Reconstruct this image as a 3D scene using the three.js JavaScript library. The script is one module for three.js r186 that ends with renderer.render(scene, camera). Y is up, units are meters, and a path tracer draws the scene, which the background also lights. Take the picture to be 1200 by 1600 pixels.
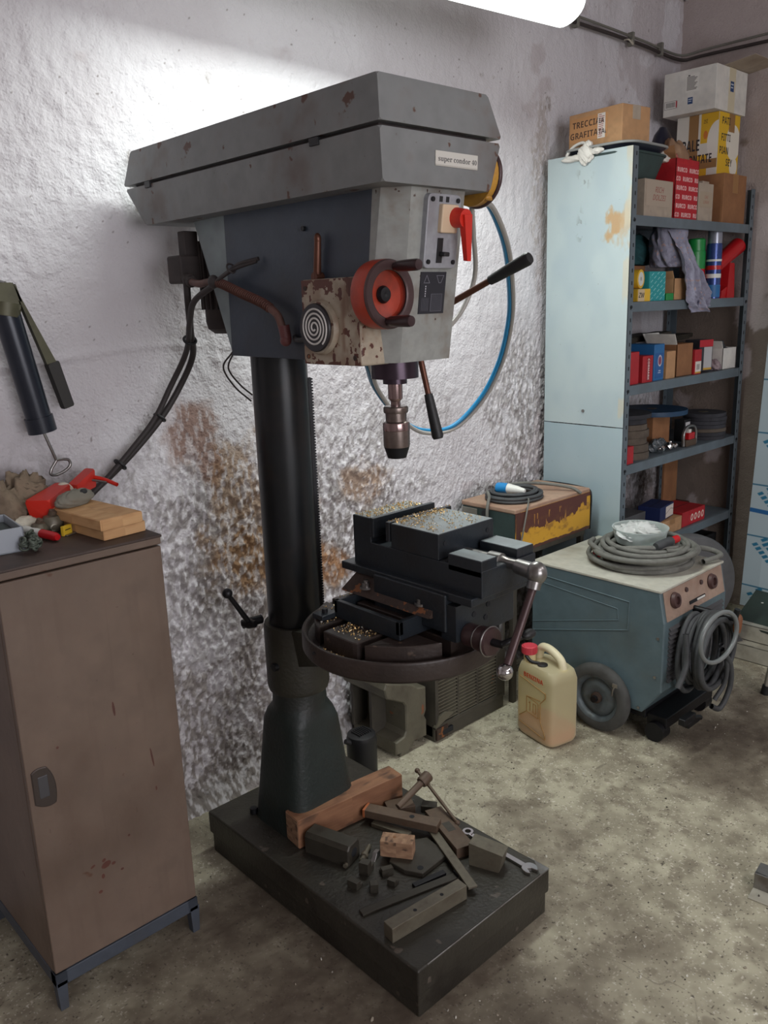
import * as THREE from 'three';
import { RoundedBoxGeometry } from 'three/addons/geometries/RoundedBoxGeometry.js';
import { ConvexGeometry } from 'three/addons/geometries/ConvexGeometry.js';
import { mergeGeometries } from 'three/addons/utils/BufferGeometryUtils.js';
import { RectAreaLightUniformsLib } from 'three/addons/lights/RectAreaLightUniformsLib.js';
import { FontLoader } from 'three/addons/loaders/FontLoader.js';
import { TextGeometry } from 'three/addons/geometries/TextGeometry.js';
RectAreaLightUniformsLib.init();
const boldFont = await new FontLoader().loadAsync('fonts/droid/droid_sans_bold.typeface.json');

// ---------------------------------------------------------------- camera, exposure, room lights
const scene = new THREE.Scene();
scene.background = new THREE.Color(0x000000);
const camera = new THREE.PerspectiveCamera(63.16, 1200 / 1600, 0.05, 60);
camera.position.set(0, 1.5, 0);
{ // yaw 42.83 deg to the right of -z, pitch 14.03 deg down, roll -1.90 deg
  const yaw = 0.74751, pit = 0.24480, rol = -0.03323;
  const fwd = new THREE.Vector3(Math.sin(yaw) * Math.cos(pit), -Math.sin(pit), -Math.cos(yaw) * Math.cos(pit));
  const right = new THREE.Vector3(Math.cos(yaw), 0, Math.sin(yaw));
  const up = new THREE.Vector3().crossVectors(right, fwd);
  const r2 = right.clone().multiplyScalar(Math.cos(rol)).addScaledVector(up, Math.sin(rol));
  const u2 = up.clone().multiplyScalar(Math.cos(rol)).addScaledVector(right, -Math.sin(rol));
  camera.quaternion.setFromRotationMatrix(new THREE.Matrix4().makeBasis(r2, u2, fwd.clone().negate()));
}
scene.add(camera);
const renderer = new THREE.WebGLRenderer({ antialias: true });
renderer.toneMapping = THREE.LinearToneMapping;
renderer.toneMappingExposure = 1.4;
renderer.shadowMap.enabled = true;
renderer.shadowMap.type = THREE.PCFSoftShadowMap;
const TUBE = 37;          // radiance of the tube fitting over the drill
const TUBE_FILL = 19;       // radiance of each unseen tube added further back for fill light
const FILL_DAY = 4.2;             // radiance of the window added behind the camera for soft fill
const FILL_DAY_COLOR = new THREE.Color().setRGB(0.96, 0.95, 1.0);
const TUBE_COLOR = new THREE.Color().setRGB(0.93, 1.0, 0.95);
const FILL_COLOR = new THREE.Color().setRGB(1.0, 0.95, 0.975);

// ---------------------------------------------------------------- noise
function rng(seed) { let s = seed >>> 0; return () => { s = (s + 0x6D2B79F5) | 0; let t = Math.imul(s ^ (s >>> 15), 1 | s); t = (t + Math.imul(t ^ (t >>> 7), 61 | t)) ^ t; return ((t ^ (t >>> 14)) >>> 0) / 4294967296; }; }
function h2(x, y, s) { let n = Math.imul(x, 374761393) + Math.imul(y, 668265263) + Math.imul(s, 974711); n = Math.imul(n ^ (n >>> 13), 1274126177); return ((n ^ (n >>> 16)) >>> 0) / 4294967296; }
function vn(x, y, s = 0, per = 0) {
  let xi = Math.floor(x), yi = Math.floor(y); let fx = x - xi, fy = y - yi;
  fx = fx * fx * (3 - 2 * fx); fy = fy * fy * (3 - 2 * fy);
  let xj = xi + 1, yj = yi + 1;
  if (per) { xi %= per; yi %= per; xj %= per; yj %= per; }
  const a = h2(xi, yi, s), b = h2(xj, yi, s), c = h2(xi, yj, s), d = h2(xj, yj, s);
  return a + (b - a) * fx + (c - a) * fy + (a - b - c + d) * fx * fy;
}
function fbm(x, y, o = 4, s = 0, per = 0) { let a = 0.5, v = 0, t = 0; for (let i = 0; i < o; i++) { v += a * vn(x, y, s + i * 17, per); t += a; x *= 2; y *= 2; per *= 2; a *= 0.5; } return v / t; }
const sst = (a, b, x) => { const t = Math.min(1, Math.max(0, (x - a) / (b - a))); return t * t * (3 - 2 * t); };
const mix = (a, b, t) => a + (b - a) * t;
const mix3 = (a, b, t) => [mix(a[0], b[0], t), mix(a[1], b[1], t), mix(a[2], b[2], t)];

// ---------------------------------------------------------------- textures (colours in sRGB 0-255)
function dataTex(w, h, f, { srgb = true, size = 1, repeat = true } = {}) {
  const d = new Uint8Array(w * h * 4);
  for (let j = 0; j < h; j++) for (let i = 0; i < w; i++) {
    const c = f((i + 0.5) / w, (j + 0.5) / h), k = (j * w + i) * 4;
    d[k] = Math.max(0, Math.min(255, c[0])); d[k + 1] = Math.max(0, Math.min(255, c[1])); d[k + 2] = Math.max(0, Math.min(255, c[2])); d[k + 3] = 255;
  }
  const t = new THREE.DataTexture(d, w, h); t.magFilter = THREE.LinearFilter; t.minFilter = THREE.LinearMipmapLinearFilter; t.generateMipmaps = true;
  if (repeat) { t.wrapS = t.wrapT = THREE.RepeatWrapping; t.repeat.set(1 / size, 1 / size); }
  if (srgb) t.colorSpace = THREE.SRGBColorSpace; t.needsUpdate = true; return t;
}
// dirty surface: base colour, cloudy variation, specks, streaks, and chips of another colour
function grimeTex({ base, dirt = [40, 32, 28], cloud = 0.3, specks = 0.02, streak = 0, chip = null, chipAmt = 0, size = 0.5, seed = 1, n = 384 }) {
  return dataTex(n, n, (u, v) => {
    let c = base;
    const a = fbm(u * 4, v * 4, 5, seed, 4), b = fbm(u * 16, v * 16, 3, seed + 50, 16);
    c = mix3(c, dirt, cloud * sst(0.42, 0.78, a * 0.7 + b * 0.3));
    const sh = 1 + (b - 0.5) * 0.16; c = [c[0] * sh, c[1] * sh, c[2] * sh];
    if (streak) c = mix3(c, dirt, streak * sst(0.55, 0.85, fbm(u * 40, v * 4, 3, seed + 90)));
    if (chip) { const q = fbm(u * 12, v * 12, 5, seed + 130, 12); c = mix3(c, chip, sst(1 - chipAmt, 1 - chipAmt + 0.04, q)); }
    const sp = vn(u * 90, v * 90, seed + 170, 90); if (sp > 1 - specks) c = mix3(c, dirt, 0.75);
    return c;
  }, { size });
}
function bumpTex({ f = 16, o = 4, size = 0.5, seed = 3, n = 256 }) { return dataTex(n, n, (u, v) => { const a = 255 * fbm(u * f, v * f, o, seed, f); return [a, a, a]; }, { srgb: false, size }); }
function woodTex({ a, b, size = 0.3, seed = 5, across = 30, stain = 0.55 }) {
  return dataTex(256, 256, (u, v) => { const w = fbm(u * 3, v * 3, 3, seed) * 1.6; const g = 0.5 + 0.5 * Math.sin((v * across + w * 9)); const f = fbm(u * 6, v * 90, 3, seed + 9); const st = sst(0.62, 0.85, fbm(u * 5, v * 9, 4, seed + 30)); return mix3(mix3(a, b, g * 0.5 + f * 0.5), [46, 34, 28], st * stain); }, { size });
}
function canvasTex(w, h, draw) {
  const c = document.createElement('canvas'); c.width = w; c.height = h; const g = c.getContext('2d'); draw(g, w, h);
  const t = new THREE.CanvasTexture(c); t.colorSpace = THREE.SRGBColorSpace; return t;
}
const fineBump = bumpTex({ f: 24, o: 4, size: 0.25, seed: 11 });
const pitBump = bumpTex({ f: 48, o: 3, size: 0.3, seed: 12 });

// ---------------------------------------------------------------- materials
function std(o) { return new THREE.MeshStandardMaterial({ roughness: 0.6, metalness: 0, ...o }); }
const rgb = (r, g, b) => new THREE.Color().setRGB(r / 255, g / 255, b / 255, THREE.SRGBColorSpace);
const M = {
  guard: std({ map: grimeTex({ base: [124, 126, 126], dirt: [88, 74, 68], cloud: 0.75, specks: 0.012, chip: [86, 58, 46], chipAmt: 0.24, size: 0.55, seed: 21, n: 512 }), roughness: 0.5, bumpMap: fineBump, bumpScale: 0.0004 }),
  headBlue: std({ map: grimeTex({ base: [58, 68, 82], dirt: [46, 44, 48], cloud: 0.45, specks: 0.01, size: 0.5, seed: 22 }), roughness: 0.45, bumpMap: fineBump, bumpScale: 0.0004 }),
  headPlateLit: std({ map: grimeTex({ base: [132, 144, 146], dirt: [90, 88, 84], cloud: 0.4, size: 0.5, seed: 23 }), roughness: 0.5 }),  // paler than the head: bounce light from the wall put into the colour
  headFront: std({ map: grimeTex({ base: [150, 152, 148], dirt: [96, 84, 74], cloud: 0.55, specks: 0.012, chip: [70, 50, 42], chipAmt: 0.175, size: 0.2, seed: 24, n: 512 }), roughness: 0.45, bumpMap: fineBump, bumpScale: 0.0004 }),
  gearbox: std({ map: grimeTex({ base: [170, 158, 140], dirt: [110, 84, 66], cloud: 0.55, specks: 0.02, chip: [84, 44, 34], chipAmt: 0.33, size: 0.14, seed: 25, n: 512 }), roughness: 0.5, bumpMap: fineBump, bumpScale: 0.0006 }),
  column: std({ map: grimeTex({ base: [34, 36, 38], dirt: [58, 40, 34], cloud: 0.35, specks: 0.01, size: 0.4, seed: 26 }), roughness: 0.32, metalness: 0.35 }),
  castGreen: std({ map: grimeTex({ base: [38, 46, 44], dirt: [34, 30, 26], cloud: 0.5, specks: 0.02, size: 0.4, seed: 27 }), roughness: 0.5, bumpMap: pitBump, bumpScale: 0.0008 }),
  baseIron: std({ map: grimeTex({ base: [56, 53, 46], dirt: [30, 26, 22], cloud: 0.7, specks: 0.04, chip: [88, 80, 72], chipAmt: 0.22, size: 0.5, seed: 28, n: 512 }), roughness: 0.42, metalness: 0.05, bumpMap: pitBump, bumpScale: 0.0009 }),
  collar: std({ map: grimeTex({ base: [48, 46, 38], dirt: [34, 30, 24], cloud: 0.6, specks: 0.03, size: 0.35, seed: 29 }), roughness: 0.5, bumpMap: pitBump, bumpScale: 0.0008 }),
  tableIron: std({ map: grimeTex({ base: [54, 44, 40], dirt: [34, 28, 26], cloud: 0.6, specks: 0.03, chip: [84, 70, 60], chipAmt: 0.25, size: 0.3, seed: 30 }), roughness: 0.45, metalness: 0.1, bumpMap: pitBump, bumpScale: 0.0006 }),
  viseIron: std({ map: grimeTex({ base: [38, 44, 50], dirt: [30, 28, 28], cloud: 0.55, specks: 0.03, size: 0.3, seed: 31 }), roughness: 0.36, metalness: 0.15, bumpMap: pitBump, bumpScale: 0.0004 }),
  viseGroundLit: std({ map: grimeTex({ base: [150, 160, 162], dirt: [84, 84, 84], cloud: 0.35, specks: 0.05, size: 0.2, seed: 32 }), roughness: 0.38, metalness: 0.1 }),  // ground tops; lamplight from above is put into this pale colour
  rustIron: std({ map: grimeTex({ base: [70, 54, 46], dirt: [40, 32, 30], cloud: 0.6, chip: [132, 82, 48], chipAmt: 0.36, size: 0.2, seed: 33 }), roughness: 0.6, metalness: 0.2, bumpMap: pitBump, bumpScale: 0.0006 }),
  blackSteel: std({ color: rgb(30, 30, 33), roughness: 0.42, metalness: 0.4 }),
  blackPlastic: std({ color: rgb(28, 28, 30), roughness: 0.5 }),
  bakelite: std({ color: rgb(54, 36, 38), roughness: 0.3 }),
  redWheel: std({ map: grimeTex({ base: [176, 62, 40], dirt: [84, 40, 34], cloud: 0.6, specks: 0.02, size: 0.2, seed: 34 }), roughness: 0.4 }),
  darkRim: std({ map: grimeTex({ base: [78, 58, 58], dirt: [48, 36, 36], cloud: 0.5, size: 0.2, seed: 35 }), roughness: 0.38, metalness: 0.3 }),
  chrome: std({ color: rgb(200, 198, 198), roughness: 0.12, metalness: 1 }),
  steel: std({ map: grimeTex({ base: [150, 148, 146], dirt: [86, 76, 70], cloud: 0.5, specks: 0.02, size: 0.15, seed: 36 }), roughness: 0.3, metalness: 0.85 }),
  chuckSteel: std({ map: grimeTex({ base: [126, 114, 108], dirt: [76, 64, 60], cloud: 0.4, size: 0.1, seed: 37 }), roughness: 0.32, metalness: 0.8 }),
  spindle: std({ color: rgb(150, 128, 126), roughness: 0.2, metalness: 0.9 }),
  quill: std({ color: rgb(66, 54, 64), roughness: 0.28, metalness: 0.7 }),
  copperRod: std({ color: rgb(98, 62, 48), roughness: 0.4, metalness: 0.6 }),
  redPlastic: std({ color: rgb(206, 44, 30), roughness: 0.38 }),
  yellowPaint: std({ map: grimeTex({ base: [196, 146, 58], dirt: [120, 84, 48], cloud: 0.5, specks: 0.02, size: 0.15, seed: 38 }), roughness: 0.45 }),
  panelGrey: std({ map: grimeTex({ base: [160, 162, 168], dirt: [110, 106, 108], cloud: 0.4, specks: 0.01, size: 0.15, seed: 39 }), roughness: 0.4, metalness: 0.2 }),
  cream: std({ color: rgb(214, 190, 160), roughness: 0.5 }),
  brownConduit: std({ map: grimeTex({ base: [106, 74, 66], dirt: [62, 46, 42], cloud: 0.6, size: 0.1, seed: 40 }), roughness: 0.6 }),
  dustyBlack: std({ map: grimeTex({ base: [62, 54, 52], dirt: [38, 32, 32], cloud: 0.5, size: 0.2, seed: 41 }), roughness: 0.7 }),
  cableBlack: std({ color: rgb(50, 44, 44), roughness: 0.6 }),
  cableGrey: std({ map: grimeTex({ base: [112, 112, 106], dirt: [70, 68, 64], cloud: 0.5, specks: 0.01, size: 0.1, seed: 42, n: 192 }), roughness: 0.7 }),
  cableDark: std({ map: grimeTex({ base: [66, 68, 70], dirt: [40, 40, 42], cloud: 0.5, size: 0.1, seed: 43, n: 192 }), roughness: 0.6 }),
  whiteText: std({ color: rgb(214, 210, 206), roughness: 0.6 }),
  hoseBlue: std({ color: rgb(32, 128, 178), roughness: 0.35 }),
  hoseClear: std({ color: rgb(164, 160, 154), roughness: 0.35 }),
  shelfGrey: std({ map: grimeTex({ base: [104, 116, 124], dirt: [74, 78, 82], cloud: 0.35, specks: 0.01, size: 0.5, seed: 44 }), roughness: 0.5, metalness: 0.1 }),
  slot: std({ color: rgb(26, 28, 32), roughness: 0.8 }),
  cabinet: std({ map: grimeTex({ base: [116, 99, 87], dirt: [84, 68, 58], cloud: 0.55, specks: 0.012, streak: 0.12, chip: [92, 64, 50], chipAmt: 0.2, size: 0.7, seed: 45, n: 512 }), roughness: 0.5, bumpMap: fineBump, bumpScale: 0.0003 }),
  cabinetBase: std({ map: grimeTex({ base: [70, 76, 86], dirt: [62, 60, 60], cloud: 0.4, size: 0.3, seed: 46 }), roughness: 0.55 }),
  cabinetTop: std({ map: grimeTex({ base: [74, 60, 54], dirt: [42, 34, 32], cloud: 0.6, specks: 0.04, size: 0.3, seed: 47 }), roughness: 0.6 }),
  pine: std({ map: woodTex({ a: [214, 172, 124], b: [190, 144, 98], size: 0.25, seed: 51, stain: 0.08 }), roughness: 0.7 }),
  beamWood: std({ map: woodTex({ a: [152, 110, 80], b: [116, 78, 56], size: 0.35, seed: 52 }), roughness: 0.7, bumpMap: fineBump, bumpScale: 0.0006 }),
  oldWood: std({ map: woodTex({ a: [172, 138, 108], b: [132, 100, 78], size: 0.12, seed: 53 }), roughness: 0.75 }),
  barSteel: std({ map: grimeTex({ base: [104, 98, 84], dirt: [70, 60, 50], cloud: 0.7, specks: 0.04, size: 0.15, seed: 54 }), roughness: 0.45, metalness: 0.2 }),
  barDark: std({ map: grimeTex({ base: [62, 58, 50], dirt: [44, 38, 32], cloud: 0.7, specks: 0.03, size: 0.15, seed: 55 }), roughness: 0.5, metalness: 0.2 }),
  barBrown: std({ map: grimeTex({ base: [96, 80, 66], dirt: [78, 58, 44], cloud: 0.7, specks: 0.03, size: 0.15, seed: 56 }), roughness: 0.55, metalness: 0.15 }),
  orangeEnd: std({ color: rgb(168, 96, 58), roughness: 0.6 }),
  weldBody: std({ map: grimeTex({ base: [88, 106, 112], dirt: [76, 82, 80], cloud: 0.4, specks: 0.01, size: 0.5, seed: 57 }), roughness: 0.5, bumpMap: fineBump, bumpScale: 0.0003 }),
  weldTop: std({ map: grimeTex({ base: [186, 184, 172], dirt: [140, 132, 116], cloud: 0.6, specks: 0.02, size: 0.35, seed: 58 }), roughness: 0.75 }),
  weldPanel: std({ map: grimeTex({ base: [166, 142, 126], dirt: [120, 94, 80], cloud: 0.5, specks: 0.02, size: 0.2, seed: 59 }), roughness: 0.55 }),
  tyre: std({ map: grimeTex({ base: [74, 74, 72], dirt: [48, 46, 44], cloud: 0.5, specks: 0.02, size: 0.2, seed: 60 }), roughness: 0.85 }),
  wheelSteel: std({ map: grimeTex({ base: [92, 100, 104], dirt: [62, 56, 50], cloud: 0.6, specks: 0.02, size: 0.15, seed: 61 }), roughness: 0.5, metalness: 0.3 }),
  rustTop: std({ map: grimeTex({ base: [168, 140, 120], dirt: [128, 92, 74], cloud: 0.6, specks: 0.01, size: 0.4, seed: 62 }), roughness: 0.75 }),
  maroon: std({ map: grimeTex({ base: [96, 58, 48], dirt: [64, 40, 36], cloud: 0.5, size: 0.3, seed: 63 }), roughness: 0.6 }),
  tealDark: std({ map: grimeTex({ base: [48, 66, 64], dirt: [34, 40, 40], cloud: 0.5, size: 0.3, seed: 64 }), roughness: 0.5 }),
  concreteGrey: std({ map: grimeTex({ base: [124, 122, 114], dirt: [90, 86, 78], cloud: 0.5, specks: 0.03, size: 0.4, seed: 65 }), roughness: 0.8 }),
  machineOlive: std({ map: grimeTex({ base: [98, 94, 80], dirt: [58, 52, 44], cloud: 0.6, specks: 0.03, chip: [128, 80, 56], chipAmt: 0.24, size: 0.35, seed: 66 }), roughness: 0.55, bumpMap: pitBump, bumpScale: 0.0006 }),
  machineDark: std({ map: grimeTex({ base: [72, 68, 60], dirt: [44, 40, 36], cloud: 0.6, specks: 0.03, size: 0.35, seed: 67 }), roughness: 0.55 }),
  card: std({ map: grimeTex({ base: [186, 144, 104], dirt: [150, 108, 74], cloud: 0.4, specks: 0.005, size: 0.3, seed: 68 }), roughness: 0.85 }),
  cardDark: std({ map: grimeTex({ base: [146, 102, 68], dirt: [112, 76, 52], cloud: 0.4, specks: 0.005, size: 0.3, seed: 69 }), roughness: 0.85 }),
  cardGrey: std({ map: grimeTex({ base: [172, 158, 142], dirt: [136, 120, 104], cloud: 0.4, specks: 0.005, size: 0.3, seed: 70 }), roughness: 0.85 }),
  cardWhite: std({ map: grimeTex({ base: [222, 220, 214], dirt: [188, 182, 172], cloud: 0.35, specks: 0.004, size: 0.4, seed: 71 }), roughness: 0.7 }),
  redCard: std({ map: grimeTex({ base: [178, 34, 42], dirt: [136, 26, 32], cloud: 0.4, size: 0.3, seed: 72, n: 192 }), roughness: 0.55 }),
  blueCard: std({ color: rgb(40, 104, 160), roughness: 0.5 }),
  navy: std({ color: rgb(28, 40, 84), roughness: 0.55 }),
  tealCard: std({ color: rgb(44, 156, 160), roughness: 0.55 }),
  yellowCard: std({ color: rgb(226, 182, 52), roughness: 0.55 }),
  whitePlastic: std({ color: rgb(222, 222, 216), roughness: 0.4 }),
  tapeBrown: std({ color: rgb(158, 116, 72), roughness: 0.3 }),
  steelSheet: std({ color: rgb(160, 180, 190), roughness: 0.4, metalness: 0.1 }),
  alu: std({ map: grimeTex({ base: [188, 184, 170], dirt: [116, 108, 96], cloud: 0.5, size: 0.3, seed: 73 }), roughness: 0.5, metalness: 0.35 }),
  darkGreen: std({ map: grimeTex({ base: [50, 62, 56], dirt: [36, 40, 38], cloud: 0.5, specks: 0.02, size: 0.3, seed: 74 }), roughness: 0.5 }),
  darkGrey: std({ map: grimeTex({ base: [82, 82, 84], dirt: [58, 56, 56], cloud: 0.5, size: 0.4, seed: 75 }), roughness: 0.65 }),
  abrasive: std({ map: grimeTex({ base: [98, 88, 78], dirt: [62, 54, 48], cloud: 0.5, specks: 0.1, size: 0.15, seed: 76, n: 192 }), roughness: 0.9 }),
  abrasiveDark: std({ map: grimeTex({ base: [56, 56, 62], dirt: [34, 34, 38], cloud: 0.5, specks: 0.1, size: 0.15, seed: 77, n: 192 }), roughness: 0.85 }),
  rag: std({ map: grimeTex({ base: [132, 116, 98], dirt: [70, 58, 48], cloud: 0.8, specks: 0.02, size: 0.2, seed: 78 }), roughness: 0.95, side: THREE.DoubleSide }),
  ragBlue: std({ map: grimeTex({ base: [146, 146, 164], dirt: [92, 88, 104], cloud: 0.8, specks: 0.02, chip: [168, 142, 138], chipAmt: 0.34, size: 0.14, seed: 79 }), roughness: 0.95, side: THREE.DoubleSide }),
  ragWhite: std({ map: grimeTex({ base: [210, 204, 188], dirt: [168, 158, 138], cloud: 0.5, size: 0.2, seed: 80, n: 192 }), roughness: 0.95, side: THREE.DoubleSide }),
  ragTeal: std({ map: grimeTex({ base: [40, 84, 88], dirt: [26, 54, 58], cloud: 0.5, size: 0.2, seed: 81, n: 192 }), roughness: 0.95, side: THREE.DoubleSide }),
  bagWhite: std({ color: rgb(226, 222, 214), roughness: 0.5, side: THREE.DoubleSide }),
  greenPlastic: std({ color: rgb(30, 138, 64), roughness: 0.35 }),
  sprayBlue: std({ color: rgb(54, 74, 132), roughness: 0.25, metalness: 0.4 }),
  redGloss: std({ color: rgb(184, 28, 34), roughness: 0.25 }),
  brass: std({ color: rgb(206, 160, 84), roughness: 0.35, metalness: 0.75 }),
  tagYellow: std({ color: rgb(214, 178, 48), roughness: 0.5 }),
  pinkCap: std({ color: rgb(206, 70, 82), roughness: 0.4 }),
  oliveSteel: std({ map: grimeTex({ base: [88, 86, 66], dirt: [56, 52, 40], cloud: 0.5, specks: 0.02, size: 0.2, seed: 82 }), roughness: 0.5, metalness: 0.2 }),
};

// ---------------------------------------------------------------- geometry helpers (world metres)
const V = (x, y, z) => new THREE.Vector3(x, y, z);
function prep(g) {                       // non-indexed, box-mapped uv in metres unless the geometry keeps its own
  const keep = g.userData.keepUV;
  if (g.index) g = g.toNonIndexed();
  if (!g.attributes.normal) g.computeVertexNormals();
  if (!keep) {
    const p = g.attributes.position, n = p.count, uv = new Float32Array(n * 2);
    const a = V(0, 0, 0), b = V(0, 0, 0), c = V(0, 0, 0), e = V(0, 0, 0), f = V(0, 0, 0);
    for (let i = 0; i < n; i += 3) {
      a.fromBufferAttribute(p, i); b.fromBufferAttribute(p, i + 1); c.fromBufferAttribute(p, i + 2);
      e.subVectors(b, a).cross(f.subVectors(c, a)); const x = Math.abs(e.x), y = Math.abs(e.y), z = Math.abs(e.z);
      [a, b, c].forEach((q, k) => { const j = (i + k) * 2; if (y >= x && y >= z) { uv[j] = q.x; uv[j + 1] = q.z; } else if (x >= z) { uv[j] = q.z; uv[j + 1] = q.y; } else { uv[j] = q.x; uv[j + 1] = q.y; } });
    }
    g.setAttribute('uv', new THREE.BufferAttribute(uv, 2));
  }
  for (const k of Object.keys(g.attributes)) if (!['position', 'normal', 'uv', 'color'].includes(k)) g.deleteAttribute(k);
  return g;
}
function bx(x0, x1, y0, y1, z0, z1, r = 0.003) {
  const w = Math.abs(x1 - x0), h = Math.abs(y1 - y0), d = Math.abs(z1 - z0); r = Math.min(r, w / 2.2, h / 2.2, d / 2.2);
  return new RoundedBoxGeometry(w, h, d, r > 0.004 ? 2 : 1, r).translate((x0 + x1) / 2, (y0 + y1) / 2, (z0 + z1) / 2);
}
function cyl(a, b, r0, r1 = r0, seg = 24) {
  const A = V(...a), B = V(...b), d = B.clone().sub(A), L = d.length();
  const g = new THREE.CylinderGeometry(r1, r0, L, seg); g.translate(0, L / 2, 0);
  g.applyQuaternion(new THREE.Quaternion().setFromUnitVectors(V(0, 1, 0), d.normalize())); return g.translate(A.x, A.y, A.z);
}
function lathe(prof, a, dir = [0, 1, 0], seg = 32) {      // prof: [radius, distance along dir]
  const g = new THREE.LatheGeometry(prof.map(([r, h]) => new THREE.Vector2(Math.max(r, 1e-5), h)), seg);
  g.applyQuaternion(new THREE.Quaternion().setFromUnitVectors(V(0, 1, 0), V(...dir).normalize())); g.translate(...a);
  return sharp(g, 0.7);
}
function sharp(g, ang) {                 // flat/smooth split by angle
  g = g.index ? g.toNonIndexed() : g; const p = g.attributes.position, n = p.count, fn = [], map = new Map();
  const a = V(), b = V(), c = V(), key = (i) => `${Math.round(p.getX(i) * 2e4)},${Math.round(p.getY(i) * 2e4)},${Math.round(p.getZ(i) * 2e4)}`;
  for (let i = 0; i < n; i += 3) { a.fromBufferAttribute(p, i); b.fromBufferAttribute(p, i + 1); c.fromBufferAttribute(p, i + 2); const f = b.clone().sub(a).cross(c.clone().sub(a)); fn.push(f); for (let k = 0; k < 3; k++) { const s = key(i + k); if (!map.has(s)) map.set(s, []); map.get(s).push(i / 3); } }
  const out = new Float32Array(n * 3), u = fn.map((f) => f.clone().normalize()), cs = Math.cos(ang), t = V();
  for (let i = 0; i < n; i++) { const f = (i / 3) | 0; t.set(0, 0, 0); for (const k of map.get(key(i))) if (u[k].dot(u[f]) > cs || k === f) t.add(fn[k]); if (t.lengthSq() < 1e-20) t.copy(u[f]); t.normalize(); out.set([t.x, t.y, t.z], i * 3); }
  g.setAttribute('normal', new THREE.BufferAttribute(out, 3)); return g;
}
function tube(pts, r, seg = 0, closed = false, rs = 10) {
  const c = new THREE.CatmullRomCurve3(pts.map((p) => V(...p)), closed, 'centripetal');
  return new THREE.TubeGeometry(c, seg || pts.length * 8, r, rs, closed);
}
function prism(pts, a, b, axis = 'z', bevel = 0.002) {    // outline extruded along an axis from a to b; z: (x,y)  x: (z,y)  y: (x,z)
  const s = new THREE.Shape(pts.map(([x, y]) => new THREE.Vector2(x, y)));
  const lo = Math.min(a, b), L = Math.abs(b - a), bv = Math.min(bevel, L / 2.5);
  const g = new THREE.ExtrudeGeometry(s, { depth: L - 2 * bv, bevelEnabled: bv > 0, bevelSize: bv, bevelOffset: -bv, bevelThickness: bv, bevelSegments: 1, curveSegments: 16 });
  g.translate(0, 0, lo + bv);
  if (axis === 'x') g.applyMatrix4(new THREE.Matrix4().set(0, 0, 1, 0, 0, 1, 0, 0, 1, 0, 0, 0, 0, 0, 0, 1));
  if (axis === 'y') g.applyMatrix4(new THREE.Matrix4().set(1, 0, 0, 0, 0, 0, 1, 0, 0, 1, 0, 0, 0, 0, 0, 1));
  if (axis !== 'z') { const gi = g.index ? g.toNonIndexed() : g, p = gi.attributes.position.array; for (let i = 0; i < p.length; i += 9) for (let k = 0; k < 3; k++) { const t = p[i + k]; p[i + k] = p[i + 3 + k]; p[i + 3 + k] = t; } gi.computeVertexNormals(); return gi; }
  return g;
}
function hull(pts) { return new ConvexGeometry(pts.map((p) => V(...p))); }
// eight corners (x-, x+ | y-, y+ | z-, z+) with chamfered edges
function hexa(c, b = 0.004) {
  const o = []; const P = c.map((p) => V(...p));
  for (let i = 0; i < 8; i++) for (const bit of [1, 2, 4]) { const e = P[i ^ bit].clone().sub(P[i]); o.push(P[i].clone().addScaledVector(e.normalize(), b)); }
  return new ConvexGeometry(o);
}
function torus(c, R, r, dir = [0, 0, 1], seg = 48, rs = 10) { const g = new THREE.TorusGeometry(R, r, rs, seg); g.applyQuaternion(new THREE.Quaternion().setFromUnitVectors(V(0, 0, 1), V(...dir).normalize())); return g.translate(...c); }
function ball(c, r, sx = 1, sy = 1, sz = 1) { return new THREE.SphereGeometry(r, 24, 16).scale(sx, sy, sz).translate(...c); }
function rings(list, seg = 40) {         // loft of rounded squares: {y, r, n (exponent), x, z}
  const pos = [], idx = [];
  for (const q of list) for (let i = 0; i < seg; i++) { const t = i / seg * Math.PI * 2, c = Math.cos(t), s = Math.sin(t), n = q.n || 2; const k = q.r / Math.pow(Math.pow(Math.abs(c), n) + Math.pow(Math.abs(s), n), 1 / n); pos.push((q.x || 0) + c * k * (q.sx || 1), q.y, (q.z || 0) + s * k * (q.sz || 1)); }
  for (let j = 0; j < list.length - 1; j++) for (let i = 0; i < seg; i++) { const a = j * seg + i, b = j * seg + (i + 1) % seg, c = a + seg, d = b + seg; idx.push(a, c, b, b, c, d); }
  const cap = (j, flip) => { const q = list[j]; const k = pos.length / 3; pos.push(q.x || 0, q.y, q.z || 0); for (let i = 0; i < seg; i++) { const a = j * seg + i, b = j * seg + (i + 1) % seg; flip ? idx.push(k, a, b) : idx.push(k, b, a); } };
  cap(0, true); cap(list.length - 1, false);
  const g = new THREE.BufferGeometry(); g.setAttribute('position', new THREE.Float32BufferAttribute(pos, 3)); g.setIndex(idx); g.computeVertexNormals(); return sharp(g, 0.7);
}
function decalBox(w, h, t = 0.001) {      // thin sheet with its print on the +z face, uv 0-1
  const g = new THREE.BoxGeometry(w, h, t); g.userData.keepUV = true; return g;
}
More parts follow.
